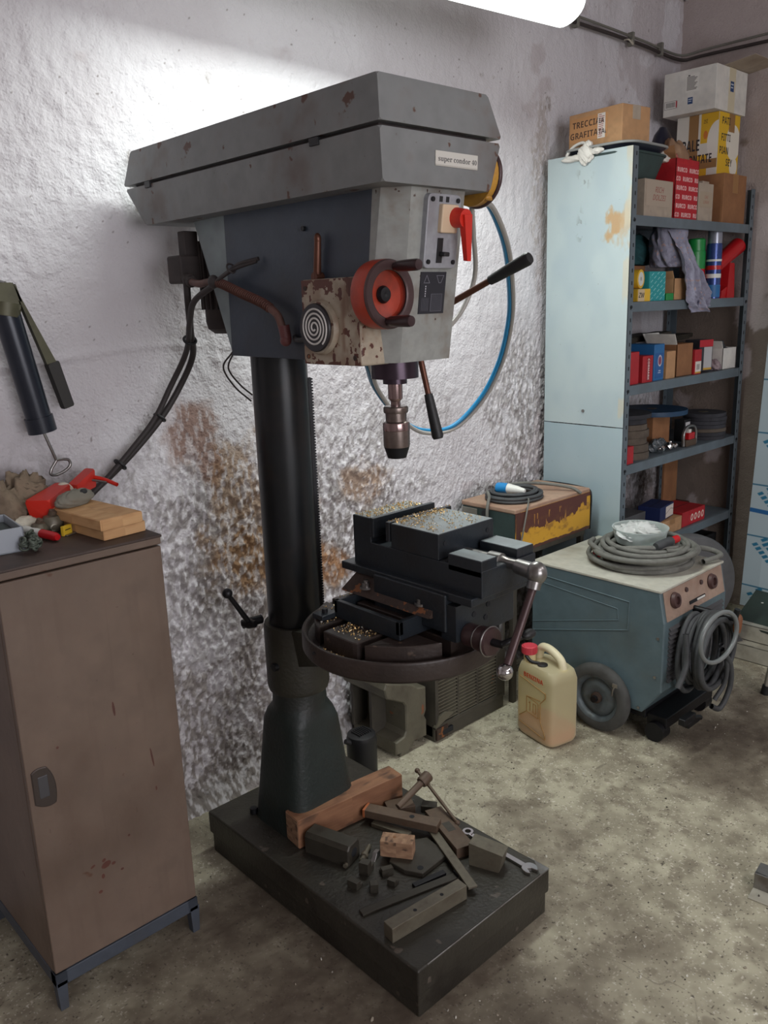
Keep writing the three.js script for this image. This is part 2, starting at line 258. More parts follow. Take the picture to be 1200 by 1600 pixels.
// crumpled cloth: a displaced, closed lump
function lump(c, rx, ry, rz, seed, rough = 0.35, f = 2.2, flat = true) {
  const g = new THREE.SphereGeometry(1, 40, 26), p = g.attributes.position;
  for (let i = 0; i < p.count; i++) { const x = p.getX(i), y = p.getY(i), z = p.getZ(i); const a = Math.atan2(z, x); const k = 1 + rough * ((fbm(x * f + 9, y * f + z * f * 1.3 + 5, 4, seed) - 0.5) * 2 + 0.6 * (Math.abs(fbm((x + z) * f * 1.4 + 3, (y - x) * f + 4, 3, seed + 7) - 0.5) * 2 - 0.25)); let yy = y * ry * k; if (flat && yy < -ry * 0.55) yy = -ry * 0.55; p.setXYZ(i, x * rx * k, yy + (flat ? ry * 0.55 : 0), z * rz * k); }
  g.computeVertexNormals(); return g.translate(...c);
}

// ---------------------------------------------------------------- things, parts, setting
const taken = {};
function numbered(n) { const k = (taken[n] = (taken[n] ?? -1) + 1); return k ? `${n}_${String(k).padStart(3, '0')}` : n; }
function thing(name, label, category, [x, y, z] = [0, 0, 0], turn = 0, group) {
  const o = new THREE.Group(); o.name = numbered(name); o.position.set(x, y, z); o.rotation.y = turn; o.userData = { label, category }; if (group) o.userData.group = group; scene.add(o); return o;
}
// geometries of a part are written in world metres for unturned things; local = true keeps them as they are
function part(name, geos, m, parent, { local = false, label, kind } = {}) {
  const list = (Array.isArray(geos) ? geos : [geos]).map((g) => prep(g));
  const g = list.length > 1 ? mergeGeometries(list.map((q) => { if (q.attributes.color) q.deleteAttribute('color'); return q; })) : list[0];
  let root = parent; while (root.parent && root.parent !== scene) root = root.parent;
  if (!local && root.position && parent !== scene) g.translate(-root.position.x, -root.position.y, -root.position.z);
  const o = new THREE.Mesh(g, m); o.name = name; if (label) o.userData.label = label; if (kind) o.userData.kind = kind; parent.add(o); return o;
}
function struct(name, geos, m) { const o = part(name, geos, m, scene); o.userData.kind = 'structure'; return o; }

// ================================================================ the room
const WZ = -2.10, WX = 3.90, CEIL = 3.05;
// relief and paint of the plastered wall behind the drill
const blob = (x, y, cx, cy, rx, ry, seed) => { const d = Math.hypot((x - cx) / rx, (y - cy) / ry); return 1 - sst(0.55, 1.15, d + (fbm(x * 14, y * 14, 4, seed) - 0.5) * 1.3); };
function wallField(x, y) {
  const wx = x + (fbm(x * 5, y * 5, 2, 300) - 0.5) * 0.05, wy = y + (fbm(x * 5, y * 5, 2, 301) - 0.5) * 0.05;
  const low = sst(1.45, 0.95, y + (fbm(x * 2.2, y * 2.2, 3, 302) - 0.5) * 0.6);
  const right = sst(2.0, 2.7, x + (fbm(x * 2, y * 2, 2, 303) - 0.5) * 0.4);
  let smooth = 0.9 * blob(x, y, 0.95, 1.32, 0.45, 0.3, 304);
  smooth = Math.max(smooth, 0.85 * blob(x, y, 2.3, 0.95, 0.35, 0.25, 305), 0.6 * blob(x, y, 0.85, 1.0, 0.3, 0.2, 306));
  const peel = fbm(wx * 34, wy * 28, 4, 310);                    // stippled plaster
  const ridge = 1 - Math.abs(fbm(wx * 24, wy * 18, 4, 311) - 0.5) * 4;
  const streak = fbm(wx * 34, wy * 9, 4, 312);                   // trowel streaks, vertical
  const crust = fbm(wx * 104, wy * 50, 3, 313);                   // dripping crust low down
  const worm = 1 - sst(0.0, 0.16, Math.abs(fbm(wx * 48, wy * 23, 3, 316) - 0.5)), crustT = Math.max(sst(0.54, 0.66, crust), worm * sst(0.38, 0.5, crust));
  const und = fbm(x * 2.5, y * 2.5, 3, 314) - 0.5;
  const upper = mix(mix(peel * 0.007 + Math.max(0, ridge) * 0.0026, peel * 0.006 + streak * 0.006, right), 0, 0);
  let d = mix(upper, crust * 0.004 + crustT * 0.0055, low) * (1 - 0.72 * smooth);
  d += fbm(wx * 90, wy * 80, 2, 315) * 0.0016 + und * 0.016;
  d += 0.004 * Math.exp(-(((y - 1.395 - 0.015 * Math.sin(x * 7)) / 0.012) ** 2)) * sst(1.6, 0.9, x);
  if (y < 0.09) d += (1 - y / 0.09) ** 2 * 0.05;                 // mortar fillet at the floor
  // flecks of paint left on the bare plaster, independent of the relief
  const fk = fbm(wx * 96, wy * 48, 3, 390), fw = 1 - sst(0.0, 0.15, Math.abs(fbm(wx * 44, wy * 21, 3, 391) - 0.5));
  const fleck = Math.max(sst(0.53, 0.6, fk), fw * sst(0.4, 0.5, fk));
  return { d, low, fleck, smooth };
}
const paintWhite = [214, 211, 215], bareBrown = [144, 118, 108], rustBrown = [146, 112, 80], greyPl = [136, 130, 128];
const lin = (c) => [c[0], c[1], c[2]].map((v) => { v /= 255; return v <= 0.04045 ? v / 12.92 : Math.pow((v + 0.055) / 1.055, 2.4); });
function wallColor(x, y, f) {
  let c = paintWhite;
  const g = fbm(x * 3, y * 3, 4, 320);
  c = mix3(c, [190, 184, 188], sst(0.4, 0.7, g) * 0.5);
  c = mix3(c, greyPl, f.low * (0.10 + 0.72 * (1 - f.fleck)) * sst(0.2, 0.7, fbm(x * 4, y * 4, 3, 321) + 0.2) * (1 - f.smooth));
  const mud = sst(0.5, 0.54, fbm(x * 9, y * 9, 5, 322) + mix(-0.3, 0.16, sst(0.85, 0.2, y + (fbm(x * 3, y * 3, 3, 323) - 0.5) * 0.5)));  // mud splashes with their own outlines
  c = mix3(c, [112, 102, 94], mud * 0.5 * (1 - 0.75 * f.fleck));
  const hold = 1 - 0.9 * f.fleck;
  const b1 = Math.max(blob(x, y, 1.2, 1.15, 0.09, 0.11, 330), blob(x, y, 1.27, 1.06, 0.04, 0.09, 331));
  c = mix3(c, bareBrown, b1 * (0.3 + 0.65 * hold));
  const b2 = Math.max(blob(x, y, 1.36, 0.78, 0.16, 0.14, 332), blob(x, y, 1.36, 0.95, 0.1, 0.2, 333) * 0.6);
  c = mix3(c, rustBrown, b2 * (0.15 + 0.75 * hold));
  const b3 = Math.max(blob(x, y, 1.62, 0.88, 0.05, 0.04, 334), blob(x, y, 1.7, 0.64, 0.08, 0.1, 335), blob(x, y, 1.85, 0.9, 0.12, 0.08, 336) * 0.5, blob(x, y, 1.55, 0.62, 0.14, 0.1, 337) * 0.7);
  c = mix3(c, [156, 116, 84], b3 * (0.35 + 0.6 * hold));
  const b5 = blob(x, y, 2.86, 1.9, 0.07, 0.35, 339); c = mix3(c, [160, 148, 140], b5 * 0.5 * hold);
  const b6 = blob(x, y, 3.34, 2.2, 0.06, 0.1, 340); c = mix3(c, [128, 108, 98], b6 * 0.55);
  const gr = sst(0.5, 0.56, fbm(x * 5, y * 5, 5, 341) + mix(-0.3, 0.05, sst(2.5, 3.5, x + (fbm(x * 2, y * 2, 3, 343) - 0.5) * 0.9))); c = mix3(c, [184, 174, 176], gr * 0.5);  // greyer patches, denser towards the right
  if (vn(x * 160, y * 120, 342) > 0.975) c = mix3(c, [96, 86, 82], 0.6);
  return lin(c);
}
function reliefWall(u0, u1, y0, y1, du, dv, field, color, place) {
  const nu = Math.round((u1 - u0) / du), nv = Math.round((y1 - y0) / dv), pos = new Float32Array((nu + 1) * (nv + 1) * 3), col = new Float32Array(pos.length), uv = new Float32Array((nu + 1) * (nv + 1) * 2), idx = new Uint32Array(nu * nv * 6);
  let k = 0, q = 0;
  for (let j = 0; j <= nv; j++) for (let i = 0; i <= nu; i++) { const u = mix(u0, u1, i / nu), y = mix(y0, y1, j / nv), f = field(u, y), p = place(u, y, f.d), c = color(u, y, f); pos.set(p, k * 3); col.set(c, k * 3); uv[k * 2] = u; uv[k * 2 + 1] = y; k++; }
  for (let j = 0; j < nv; j++) for (let i = 0; i < nu; i++) { const a = j * (nu + 1) + i, b = a + 1, c = a + nu + 1, d = c + 1; idx.set([a, b, d, a, d, c], q); q += 6; }
  const g = new THREE.BufferGeometry(); g.setAttribute('position', new THREE.BufferAttribute(pos, 3)); g.setAttribute('color', new THREE.BufferAttribute(col, 3)); g.setAttribute('uv', new THREE.BufferAttribute(uv, 2)); g.setIndex(new THREE.BufferAttribute(idx, 1)); g.computeVertexNormals(); return g;
}
function structGeo(name, g, m) { const o = new THREE.Mesh(g, m); o.name = name; o.userData.kind = 'structure'; scene.add(o); return o; }
const plasterMat = std({ vertexColors: true, roughness: 0.85, bumpMap: bumpTex({ f: 40, o: 4, size: 0.2, seed: 88 }), bumpScale: 0.0022 });
const plainPlaster = std({ map: grimeTex({ base: [196, 190, 190], dirt: [150, 138, 134], cloud: 0.5, specks: 0.005, size: 1.6, seed: 89 }), roughness: 0.9, bumpMap: bumpTex({ f: 24, o: 4, size: 0.6, seed: 90 }), bumpScale: 0.004 });
{
  const rel = reliefWall(0.3, WX + 0.02, -0.01, 2.78, 0.0041, 0.0041, wallField, wallColor, (u, y, d) => [u, y, WZ - 0.012 + d]);
  const wall = structGeo('wall_back', rel, plasterMat);
  const body = part('masonry', [bx(-3.2, WX + 0.2, -0.1, CEIL + 0.1, WZ - 0.24, WZ - 0.03, 0)], plainPlaster, wall);
  part('plaster_field', [bx(-3.2, 0.302, 0, CEIL, WZ - 0.04, WZ - 0.008, 0), bx(0.302, WX, 2.775, CEIL, WZ - 0.04, WZ - 0.006, 0)], plainPlaster, wall);
}
{ // right-hand wall, trowelled and browner low down
  const fld = (z, y) => { const s = fbm(z * 9, y * 20, 4, 350), p = fbm(z * 22, y * 22, 3, 351); return { d: s * 0.008 + p * 0.004 + (fbm(z * 2, y * 2, 2, 352) - 0.5) * 0.02 }; };
  const col = (z, y) => { let c = mix3([186, 174, 172], [150, 136, 130], sst(0.4, 0.7, fbm(z * 3, y * 3, 4, 353)) * 0.7); c = mix3(c, [112, 98, 86], sst(0.47, 0.53, fbm(z * 7, y * 7, 5, 354) + mix(-0.3, 0.16, sst(1.9, 1.2, y + (fbm(z * 3, y * 3, 3, 355) - 0.5) * 0.6))) * 0.75); return lin(c); };
  const rel = reliefWall(-2.12, -0.6, 0, 2.78, 0.011, 0.011, fld, col, (u, y, d) => [WX + 0.012 - d, y, u]);
  const wall = structGeo('wall_right', rel, plasterMat);
  part('masonry', bx(WX + 0.03, WX + 0.24, -0.1, CEIL + 0.1, WZ - 0.2, 3.9, 0), plainPlaster, wall);
  part('plaster_field', [bx(WX + 0.006, WX + 0.04, 0, CEIL, -0.6, 3.7, 0), bx(WX + 0.006, WX + 0.04, 2.775, CEIL, WZ, -0.6, 0)], plainPlaster, wall);
}
struct('wall_left', bx(-3.24, -3.0, -0.1, CEIL + 0.1, WZ - 0.2, 3.9, 0), plainPlaster);
struct('wall_front', bx(-3.2, WX + 0.2, -0.1, CEIL + 0.1, 3.7, 3.94, 0), plainPlaster);
{ // glowing frosted window added behind the camera as soft fill light
  const x0 = -1.5, x1 = 1.5, y0 = 0.95, y1 = 2.4, z = 3.70, fr = std({ color: rgb(120, 124, 122), roughness: 0.5 });
  const win = struct('window_1', [bx(x0 - 0.06, x1 + 0.06, y0 - 0.06, y0, z - 0.05, z + 0.01, 0.004), bx(x0 - 0.06, x1 + 0.06, y1, y1 + 0.06, z - 0.05, z + 0.01, 0.004), bx(x0 - 0.06, x0, y0, y1, z - 0.05, z + 0.01, 0.004), bx(x1, x1 + 0.06, y0, y1, z - 0.05, z + 0.01, 0.004)], fr);
  const glass = new THREE.MeshStandardMaterial({ color: rgb(226, 228, 232), roughness: 0.6, emissive: FILL_DAY_COLOR, emissiveIntensity: 1.2 });
  for (let i = 0; i < 5; i++) for (let j = 0; j < 3; j++) { const w = (x1 - x0) / 5, h = (y1 - y0) / 3; part('fill_pane', bx(x0 + i * w + 0.012, x0 + (i + 1) * w - 0.012, y0 + j * h + 0.012, y0 + (j + 1) * h - 0.012, z - 0.02, z - 0.012, 0.001), glass, win); }
  const bars = []; for (let i = 1; i < 5; i++) bars.push(bx(x0 + i * (x1 - x0) / 5 - 0.013, x0 + i * (x1 - x0) / 5 + 0.013, y0, y1, z - 0.035, z - 0.005, 0.002)); for (let j = 1; j < 3; j++) bars.push(bx(x0, x1, y0 + j * (y1 - y0) / 3 - 0.013, y0 + j * (y1 - y0) / 3 + 0.013, z - 0.034, z - 0.006, 0.002)); part('glazing_bars', bars, fr, win);
  const l = new THREE.RectAreaLight(FILL_DAY_COLOR, FILL_DAY, x1 - x0, y1 - y0); l.position.set((x0 + x1) / 2, (y0 + y1) / 2, z - 0.06); l.name = 'window_fill_light'; scene.add(l);
}
struct('ceiling', bx(-3.2, WX + 0.2, CEIL, CEIL + 0.2, WZ - 0.2, 3.9, 0), plainPlaster);
// floor: worn concrete with pale aggregate, painted shade, dark grit and oil
{
  const N = 2048, S = 4.2;
  const oilShade = (x, z) => { // old oil and painted-in floor shade around the machine, cabinet and welder
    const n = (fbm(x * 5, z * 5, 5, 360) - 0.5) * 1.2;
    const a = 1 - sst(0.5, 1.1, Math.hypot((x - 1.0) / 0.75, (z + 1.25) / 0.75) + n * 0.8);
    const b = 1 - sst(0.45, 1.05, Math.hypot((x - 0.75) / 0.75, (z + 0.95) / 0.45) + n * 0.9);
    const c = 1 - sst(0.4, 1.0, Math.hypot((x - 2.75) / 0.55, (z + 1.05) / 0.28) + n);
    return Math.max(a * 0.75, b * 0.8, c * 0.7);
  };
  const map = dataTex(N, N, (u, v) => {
    const x = u * S - 0.1, z = -2.15 + v * S;
    let c = mix3([180, 174, 152], [146, 139, 120], sst(0.35, 0.7, 0.4 * fbm(u * 14, v * 14, 4, 361) + 0.6 * fbm(u * 80, v * 80, 3, 368)));
    const ag = vn(u * 1050, v * 1050, 362), ag2 = vn(u * 640 + 7, v * 640, 363), dk = vn(u * 900, v * 900, 364), dk2 = fbm(u * 110, v * 110, 3, 365);
    c = mix3(c, [104, 94, 80], sst(0.55, 0.75, dk2) * 0.4);
    if (ag > 0.84) c = mix3(c, [226, 222, 210], sst(0.84, 0.96, ag) * 0.85);
    if (ag2 > 0.9) c = mix3(c, [214, 206, 190], 0.6);
    if (dk > 0.86) c = mix3(c, [66, 58, 50], sst(0.86, 0.95, dk) * 0.8);
    const o = oilShade(x, z) * (0.55 + 0.6 * fbm(u * 90, v * 90, 3, 366));
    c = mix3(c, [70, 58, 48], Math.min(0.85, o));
    const cr = Math.abs(fbm(u * 9, v * 9, 4, 367) - 0.5); if (cr < 0.0012) c = mix3(c, [86, 78, 68], 0.35);
    return c;
  }, { repeat: false });
  const bmp = dataTex(1024, 1024, (u, v) => { const a = 255 * (0.55 * fbm(u * 60, v * 60, 4, 370) + 0.45 * vn(u * 400, v * 400, 371)); return [a, a, a]; }, { srgb: false, repeat: false });
  const g = new THREE.PlaneGeometry(S, S).rotateX(-Math.PI / 2).translate(-0.1 + S / 2, 0, -2.15 + S / 2);
  { const p = g.attributes.position, uv = g.attributes.uv; for (let i = 0; i < p.count; i++) uv.setXY(i, (p.getX(i) + 0.1) / S, (p.getZ(i) + 2.15) / S); }
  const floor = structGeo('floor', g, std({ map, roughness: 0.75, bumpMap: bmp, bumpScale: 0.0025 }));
  const rest = std({ map: grimeTex({ base: [140, 134, 122], dirt: [96, 88, 76], cloud: 0.6, specks: 0.05, size: 1.2, seed: 91 }), roughness: 0.8 });
  part('slab', [bx(-3.2, -0.099, -0.06, 0, WZ - 0.2, 3.9, 0), bx(-0.101, WX + 0.2, -0.06, 0, 2.049, 3.9, 0), bx(-0.101, WX + 0.2, -0.2, -0.005, WZ - 0.2, 2.05, 0)], rest, floor);
}
// loose grit on the floor
{
  const R = rng(77), g = new THREE.IcosahedronGeometry(1, 0), n = 900, im = new THREE.InstancedMesh(g, std({ color: 0xffffff, roughness: 0.8 }), n), m = new THREE.Matrix4(), c = new THREE.Color();
  for (let i = 0; i < n; i++) { let x, z; do { x = 0.9 + R() * 2.6; z = -1.95 + R() * 1.6; } while ((x > 1.0 && x < 1.52 && z < -1.03) || (x > 1.66 && z < -1.8)); const s = 0.0012 + R() * R() * 0.0032; m.compose(V(x, s * 0.4, z), new THREE.Quaternion().setFromEuler(new THREE.Euler(R() * 6, R() * 6, R() * 6)), V(s * (0.6 + R() * 1.4), s * 0.6, s)); im.setMatrixAt(i, m); const k = R(); c.setRGB(...(k < 0.4 ? [0.55, 0.52, 0.45] : k < 0.7 ? [0.06, 0.05, 0.04] : [0.3, 0.26, 0.2])); im.setColorAt(i, c); }
  im.name = 'floor_grit'; im.userData = { label: 'loose grit and crumbs scattered over the concrete floor', category: 'grit', kind: 'stuff' }; scene.add(im);
}
// ---------------------------------------------------------------- fluorescent fittings
function tubeFitting(label, x, y, z, turn, radiance, color, glow, tilt = 0) {
  const t = thing('fluorescent_light', label, 'ceiling light', [x, y, z], turn, undefined);
  const L = 1.27, w = 0.14; t.rotation.order = 'YXZ'; t.rotation.x = -tilt;
  // housing above, diffuser below; local coordinates, y = 0 at the lowest point of the diffuser
  part('housing', [bx(-L / 2 + 0.01, L / 2 - 0.01, 0.075, 0.125, -w / 2 + 0.006, w / 2 - 0.006, 0.012)], std({ color: rgb(176, 178, 174), roughness: 0.5 }), t, { local: true });
  const prof = []; for (let i = 0; i <= 14; i++) { const a = Math.PI * i / 14; prof.push([Math.cos(a) * w / 2, 0.078 - Math.pow(Math.sin(a), 0.55) * 0.078]); }
  const dif = part('diffuser', prism(prof, -L / 2, L / 2, 'x', 0.02), new THREE.MeshStandardMaterial({ color: rgb(236, 240, 234), roughness: 0.4, emissive: color, emissiveIntensity: glow }), t, { local: true, label: 'glowing white plastic diffuser' });
  for (let k = 0; k < 5; k++) for (const s of [-1, 1]) { const px = -L / 2 + 0.12 + k * (L - 0.24) / 4; part('clip', bx(px - 0.018, px + 0.018, 0.058, 0.098, s * w / 2 - 0.004, s * w / 2 + 0.004, 0.002), M.whitePlastic, t, { local: true }); }
  for (const s of [-1, 1]) part('hanger', cyl([s * 0.42, 0.12, 0], [s * 0.42, 0.12 + (CEIL - y - 0.125) * Math.cos(tilt), (CEIL - y - 0.125) * Math.sin(tilt)], 0.004, 0.004, 10), M.steel, t, { local: true });
  const l = new THREE.RectAreaLight(color, radiance, L - 0.06, w - 0.02); l.position.set(0, -0.006, 0); l.rotation.x = -Math.PI / 2; l.name = 'tube_glow'; t.add(l);
  return t;
}
tubeFitting('glowing fluorescent batten hanging above the drill press', 1.74, 2.305, -1.695, -0.1, TUBE, TUBE_COLOR, 1.6, 0.26);
tubeFitting('added fluorescent batten giving fill light over the middle of the workshop', 1.2, 2.5, 1.2, 0.05, TUBE_FILL, FILL_COLOR, 2.0);  // added out of view to fill the camera side with light
tubeFitting('added fluorescent batten giving fill light by the right-hand wall of the workshop', 2.9, 2.5, 0.9, 0.05, TUBE_FILL, FILL_COLOR, 2.0);  // second unseen fitting, added for fill light as well

// ================================================================ the pillar drill
const DX = 1.222, CZ = -1.677, SZ = -1.271;        // column and spindle axes
const drill = thing('pillar_drill', 'grey floor-standing pillar drill with a belt guard and a red feed wheel', 'drill press', [DX, 0, CZ]);
{
  // base slab with a darker plinth
  const base = part('base', [bx(1.03, 1.497, 0.06, 0.127, -1.885, -1.053, 0.006), bx(1.036, 1.491, 0.0, 0.064, -1.879, -1.059, 0.004)], M.baseIron, drill);
  part('worn_edge', [cyl([1.06, 0.1255, -1.0545], [1.494, 0.1255, -1.0545], 0.0016, 0.0016, 8), cyl([1.4955, 0.1255, -1.055], [1.4955, 0.1255, -1.12], 0.0018, 0.0018, 8), hull([[1.46, 0.1265, -1.054], [1.4955, 0.1265, -1.054], [1.4955, 0.1265, -1.10], [1.46, 0.1274, -1.054], [1.4955, 0.1274, -1.054], [1.4955, 0.1274, -1.10]])], M.steel, base, { label: 'bright worn metal edge' });
  // pedestal and column
  part('pedestal', rings([{ y: 0.125, r: 0.112, n: 6, x: DX, z: CZ }, { y: 0.14, r: 0.109, n: 6, x: DX, z: CZ }, { y: 0.425, r: 0.082, n: 5, x: DX, z: CZ }, { y: 0.452, r: 0.078, n: 3.2, x: DX, z: CZ }, { y: 0.47, r: 0.073, n: 2, x: DX, z: CZ }, { y: 0.515, r: 0.0715, n: 2, x: DX, z: CZ }], 56), M.castGreen, drill);
  for (const [sx, sz] of [[-1, 1], [1, 1], [1, -1], [-1, -1]]) part('bolt', [cyl([DX + sx * 0.105, 0.127, CZ + sz * 0.105], [DX + sx * 0.105, 0.143, CZ + sz * 0.105], 0.011, 0.011, 6)], M.blackSteel, drill);
  const col = part('column', cyl([DX, 0.5, CZ], [DX, 1.42, CZ], 0.0685, 0.0685, 56), M.column, drill);
  // rack strip with teeth on the right of the column
  {
    const a = Math.atan2(0.50, 0.866), g = [], n = 88, y0 = 0.70, y1 = 1.33;
    const put = (q) => { q.rotateY(-a); q.translate(DX, 0, CZ); return q; };
    g.push(put(bx(0.064, 0.0755, y0, y1, -0.009, 0.009, 0.001)));
    for (let i = 0; i < n; i++) { const y = y0 + (i + 0.5) * (y1 - y0) / n, h = (y1 - y0) / n; g.push(put(prism([[0.0745, y - h * 0.42], [0.0745, y + h * 0.42], [0.0795, y + h * 0.16], [0.0795, y - h * 0.16]], -0.009, 0.009, 'z', 0))); }
    part('rack', g, M.blackSteel, col, { label: 'toothed lifting rack' });
  }
  // table bracket
  const collar = part('table_collar', [lathe([[0.0685, 0.515], [0.079, 0.515], [0.083, 0.53], [0.083, 0.69], [0.080, 0.702], [0.0685, 0.702]], [DX, 0, CZ], [0, 1, 0], 48)], M.collar, drill);
  part('table_arm', [hexa([[1.175, 0.60, -1.62], [1.27, 0.60, -1.62], [1.165, 0.70, -1.62], [1.28, 0.70, -1.62], [1.185, 0.70, -1.30], [1.26, 0.70, -1.30], [1.175, 0.765, -1.30], [1.27, 0.765, -1.30]], 0.006), lathe([[0.0, 0.69], [0.052, 0.69], [0.06, 0.70], [0.06, 0.76], [0.0, 0.76]], [DX, 0, SZ])], M.collar, drill);
  const cl = part('clamp_lever', [cyl([1.16, 0.705, -1.74], [1.105, 0.705, -1.745], 0.012, 0.012), lathe([[0, -0.022], [0.009, -0.02], [0.013, 0], [0.009, 0.02], [0, 0.022]], [1.108, 0.712, -1.72], [0.3, 0.1, 0.9]), cyl([1.108, 0.716, -1.72], [1.05, 0.808, -1.715], 0.0075, 0.006)], M.blackSteel, collar);
  part('lever_knob', ball([1.048, 0.812, -1.715], 0.013), M.blackSteel, cl);
  part('clamp_bolt', cyl([1.146, 0.60, -1.66], [1.132, 0.60, -1.66], 0.011, 0.011, 6), M.blackSteel, collar);
  // round table with a gutter rim and raised slotted pads
  const table = part('table', [lathe([[0, 0.742], [0.17, 0.742], [0.205, 0.752], [0.222, 0.758], [0.226, 0.764], [0.226, 0.798], [0.223, 0.802], [0.218, 0.802], [0.214, 0.797], [0.212, 0.785], [0, 0.785]], [DX, 0, SZ], [0, 1, 0], 72)], M.tableIron, drill);
  { // raised pads between the slots
    const clipped = (x0, x1, z0, z1) => { const p = [], R = 0.196, N = 10; // rectangle clipped by the circle
      const add = (x, z) => { const k = Math.hypot(x, z); if (k > R) { x *= R / k; z *= R / k; } p.push([DX + x, SZ + z]); };
      for (let i = 0; i < N; i++) add(mix(x0, x1, i / N), z0); for (let i = 0; i < N; i++) add(x1, mix(z0, z1, i / N)); for (let i = 0; i < N; i++) add(mix(x1, x0, i / N), z1); for (let i = 0; i < N; i++) add(x0, mix(z1, z0, i / N)); return p; };
    for (const [x0, x1, z0, z1] of [[-0.19, -0.068, -0.19, -0.068], [-0.19, -0.068, -0.045, 0.06], [-0.19, -0.068, 0.08, 0.19], [-0.045, 0.06, -0.19, -0.03], [-0.045, 0.06, 0.0, 0.19], [0.08, 0.19, -0.19, -0.03], [0.08, 0.19, 0.0, 0.19]]) part('table_pad', prism(clipped(x0, x1, z0, z1), 0.784, 0.826, 'y', 0.002), M.tableIron, table);
  }
  part('gutter_nut', [cyl([1.02, 0.79, -1.31], [1.0, 0.782, -1.31], 0.009, 0.009, 10)], M.blackSteel, table);

  // head casting
  const head = part('head_casting', hull([
    [1.12, 1.71, -1.19], [1.12, 1.71, -1.715], [1.12, 1.392, -1.722], [1.12, 1.388, -1.24], [1.124, 1.386, -1.236], [1.325, 1.386, -1.236], [1.329, 1.388, -1.24], [1.329, 1.71, -1.19], [1.329, 1.71, -1.715], [1.329, 1.392, -1.722], [1.16, 1.71, -1.80], [1.29, 1.71, -1.80], [1.16, 1.40, -1.74], [1.29, 1.40, -1.74]]), M.headBlue, drill);
  for (const s of [-1, 1]) { const q = (d) => 1.2245 + s * d; part('rear_plate', hull([[q(0.1045), 1.708, -1.716], [q(0.0965), 1.708, -1.716], [q(0.1035), 1.40, -1.7225], [q(0.0955), 1.40, -1.7225], [q(0.0925), 1.712, -1.868], [q(0.0825), 1.712, -1.868]]), M.headPlateLit, drill, { label: 'grey side plate painted paler for the wall bounce light' }); }
  part('head_stud', cyl([1.125, 1.655, -1.42], [1.114, 1.655, -1.42], 0.005), M.blackSteel, head); part('oil_pin', cyl([1.125, 1.515, -1.29], [1.10, 1.535, -1.295], 0.003), M.blackSteel, head);
  part('lock_lever', [cyl([1.108, 1.555, -1.372], [1.106, 1.628, -1.362], 0.0085, 0.007), ball([1.106, 1.63, -1.362], 0.0075, 1, 1.6, 1), cyl([1.125, 1.557, -1.372], [1.10, 1.557, -1.372], 0.01)], M.copperRod, head);
  // nose (front) casting
  const nose = part('head_front', hull([
    [1.157, 1.708, -1.145], [1.305, 1.708, -1.145], [1.160, 1.386, -1.190], [1.302, 1.386, -1.190],
    [1.119, 1.708, -1.187], [1.331, 1.708, -1.187], [1.119, 1.386, -1.242], [1.331, 1.386, -1.242],
    [1.119, 1.708, -1.21], [1.331, 1.708, -1.21], [1.119, 1.386, -1.25], [1.331, 1.386, -1.25]]), M.headFront, drill, { label: 'pale grey painted front of the head' });
  // gearbox on the left with its spiral dial
  const gb = part('gearbox', bx(1.08, 1.158, 1.384, 1.552, -1.39, -1.214, 0.005), M.gearbox, drill, { label: 'cream gearbox with chipped rusty paint' });
  const coverTex = dataTex(384, 384, (a, b) => { // cream paint, flaked to rust along the top and the edges
    let c = mix3([176, 164, 146], [150, 130, 110], sst(0.4, 0.75, fbm(a * 4, b * 4, 4, 1201))); const e = Math.min(a, 1 - a, b, 1 - b);
    const q = fbm(a * 13, b * 13, 4, 1202) + 0.16 * sst(0.72, 0.95, b) + 0.14 * sst(0.72, 0.9, a) * sst(0.5, 0.8, b) + 0.16 * sst(0.05, 0, e) + 0.1 * sst(0.16, 0.02, b); c = mix3(c, [92, 50, 38], sst(0.655, 0.675, q)); c = mix3(c, [120, 86, 66], 0.6 * sst(0.5, 0.7, fbm(a * 7, b * 3, 4, 1203)) * sst(0.66, 0.74, a)); return c;
  }, { repeat: false });
  { const g = decalBox(0.173, 0.165, 0.0016); g.rotateY(-Math.PI / 2); part('gearbox_cover', g.translate(1.0798, 1.468, -1.302), new THREE.MeshStandardMaterial({ map: coverTex, roughness: 0.5 }), gb, { label: 'cream cover flaked to rust' }); }
  const boss = part('dial_boss', lathe([[0, 0], [0.054, 0], [0.054, 0.006], [0.05, 0.012], [0, 0.012]], [1.081, 1.458, -1.33], [-1, 0, 0], 48), M.gearbox, gb);
  part('dial', lathe([[0, 0], [0.0475, 0], [0.0475, 0.003], [0.046, 0.005], [0, 0.005]], [1.069, 1.458, -1.335], [-1, 0, 0], 48), std({ color: rgb(38, 34, 38), roughness: 0.4 }), gb, { label: 'black dial with a white spiral' });
  { const p = []; for (let i = 0; i <= 90; i++) { const a = i / 90 * Math.PI * 2 * 4.05, r = 0.004 + i / 90 * 0.036; p.push([1.0640, 1.458 - Math.sin(a + 0.6) * r, -1.335 + Math.cos(a + 0.6) * r]); } part('spiral', tube(p, 0.0021, 320, false, 6), M.whiteText, gb); }
  for (const [y, z] of [[1.535, -1.375], [1.535, -1.23], [1.40, -1.375], [1.40, -1.23]]) part('cover_screw', cyl([1.082, y, z], [1.077, y, z], 0.005, 0.005, 12), M.rustIron, gb);
  // red hand wheel facing the front
  const HW = [1.108, 1.517];
  const hw = part('feed_wheel', [lathe([[0.012, 0.0], [0.055, 0.0], [0.0625, 0.006], [0.064, 0.014], [0.064, 0.04], [0.062, 0.046], [0.054, 0.046], [0.0525, 0.045], [0.044, 0.030], [0.024, 0.026], [0.012, 0.026]], [HW[0], HW[1], -1.206], [0, 0, 1], 56)], M.redWheel, drill, { label: 'red hand wheel' });
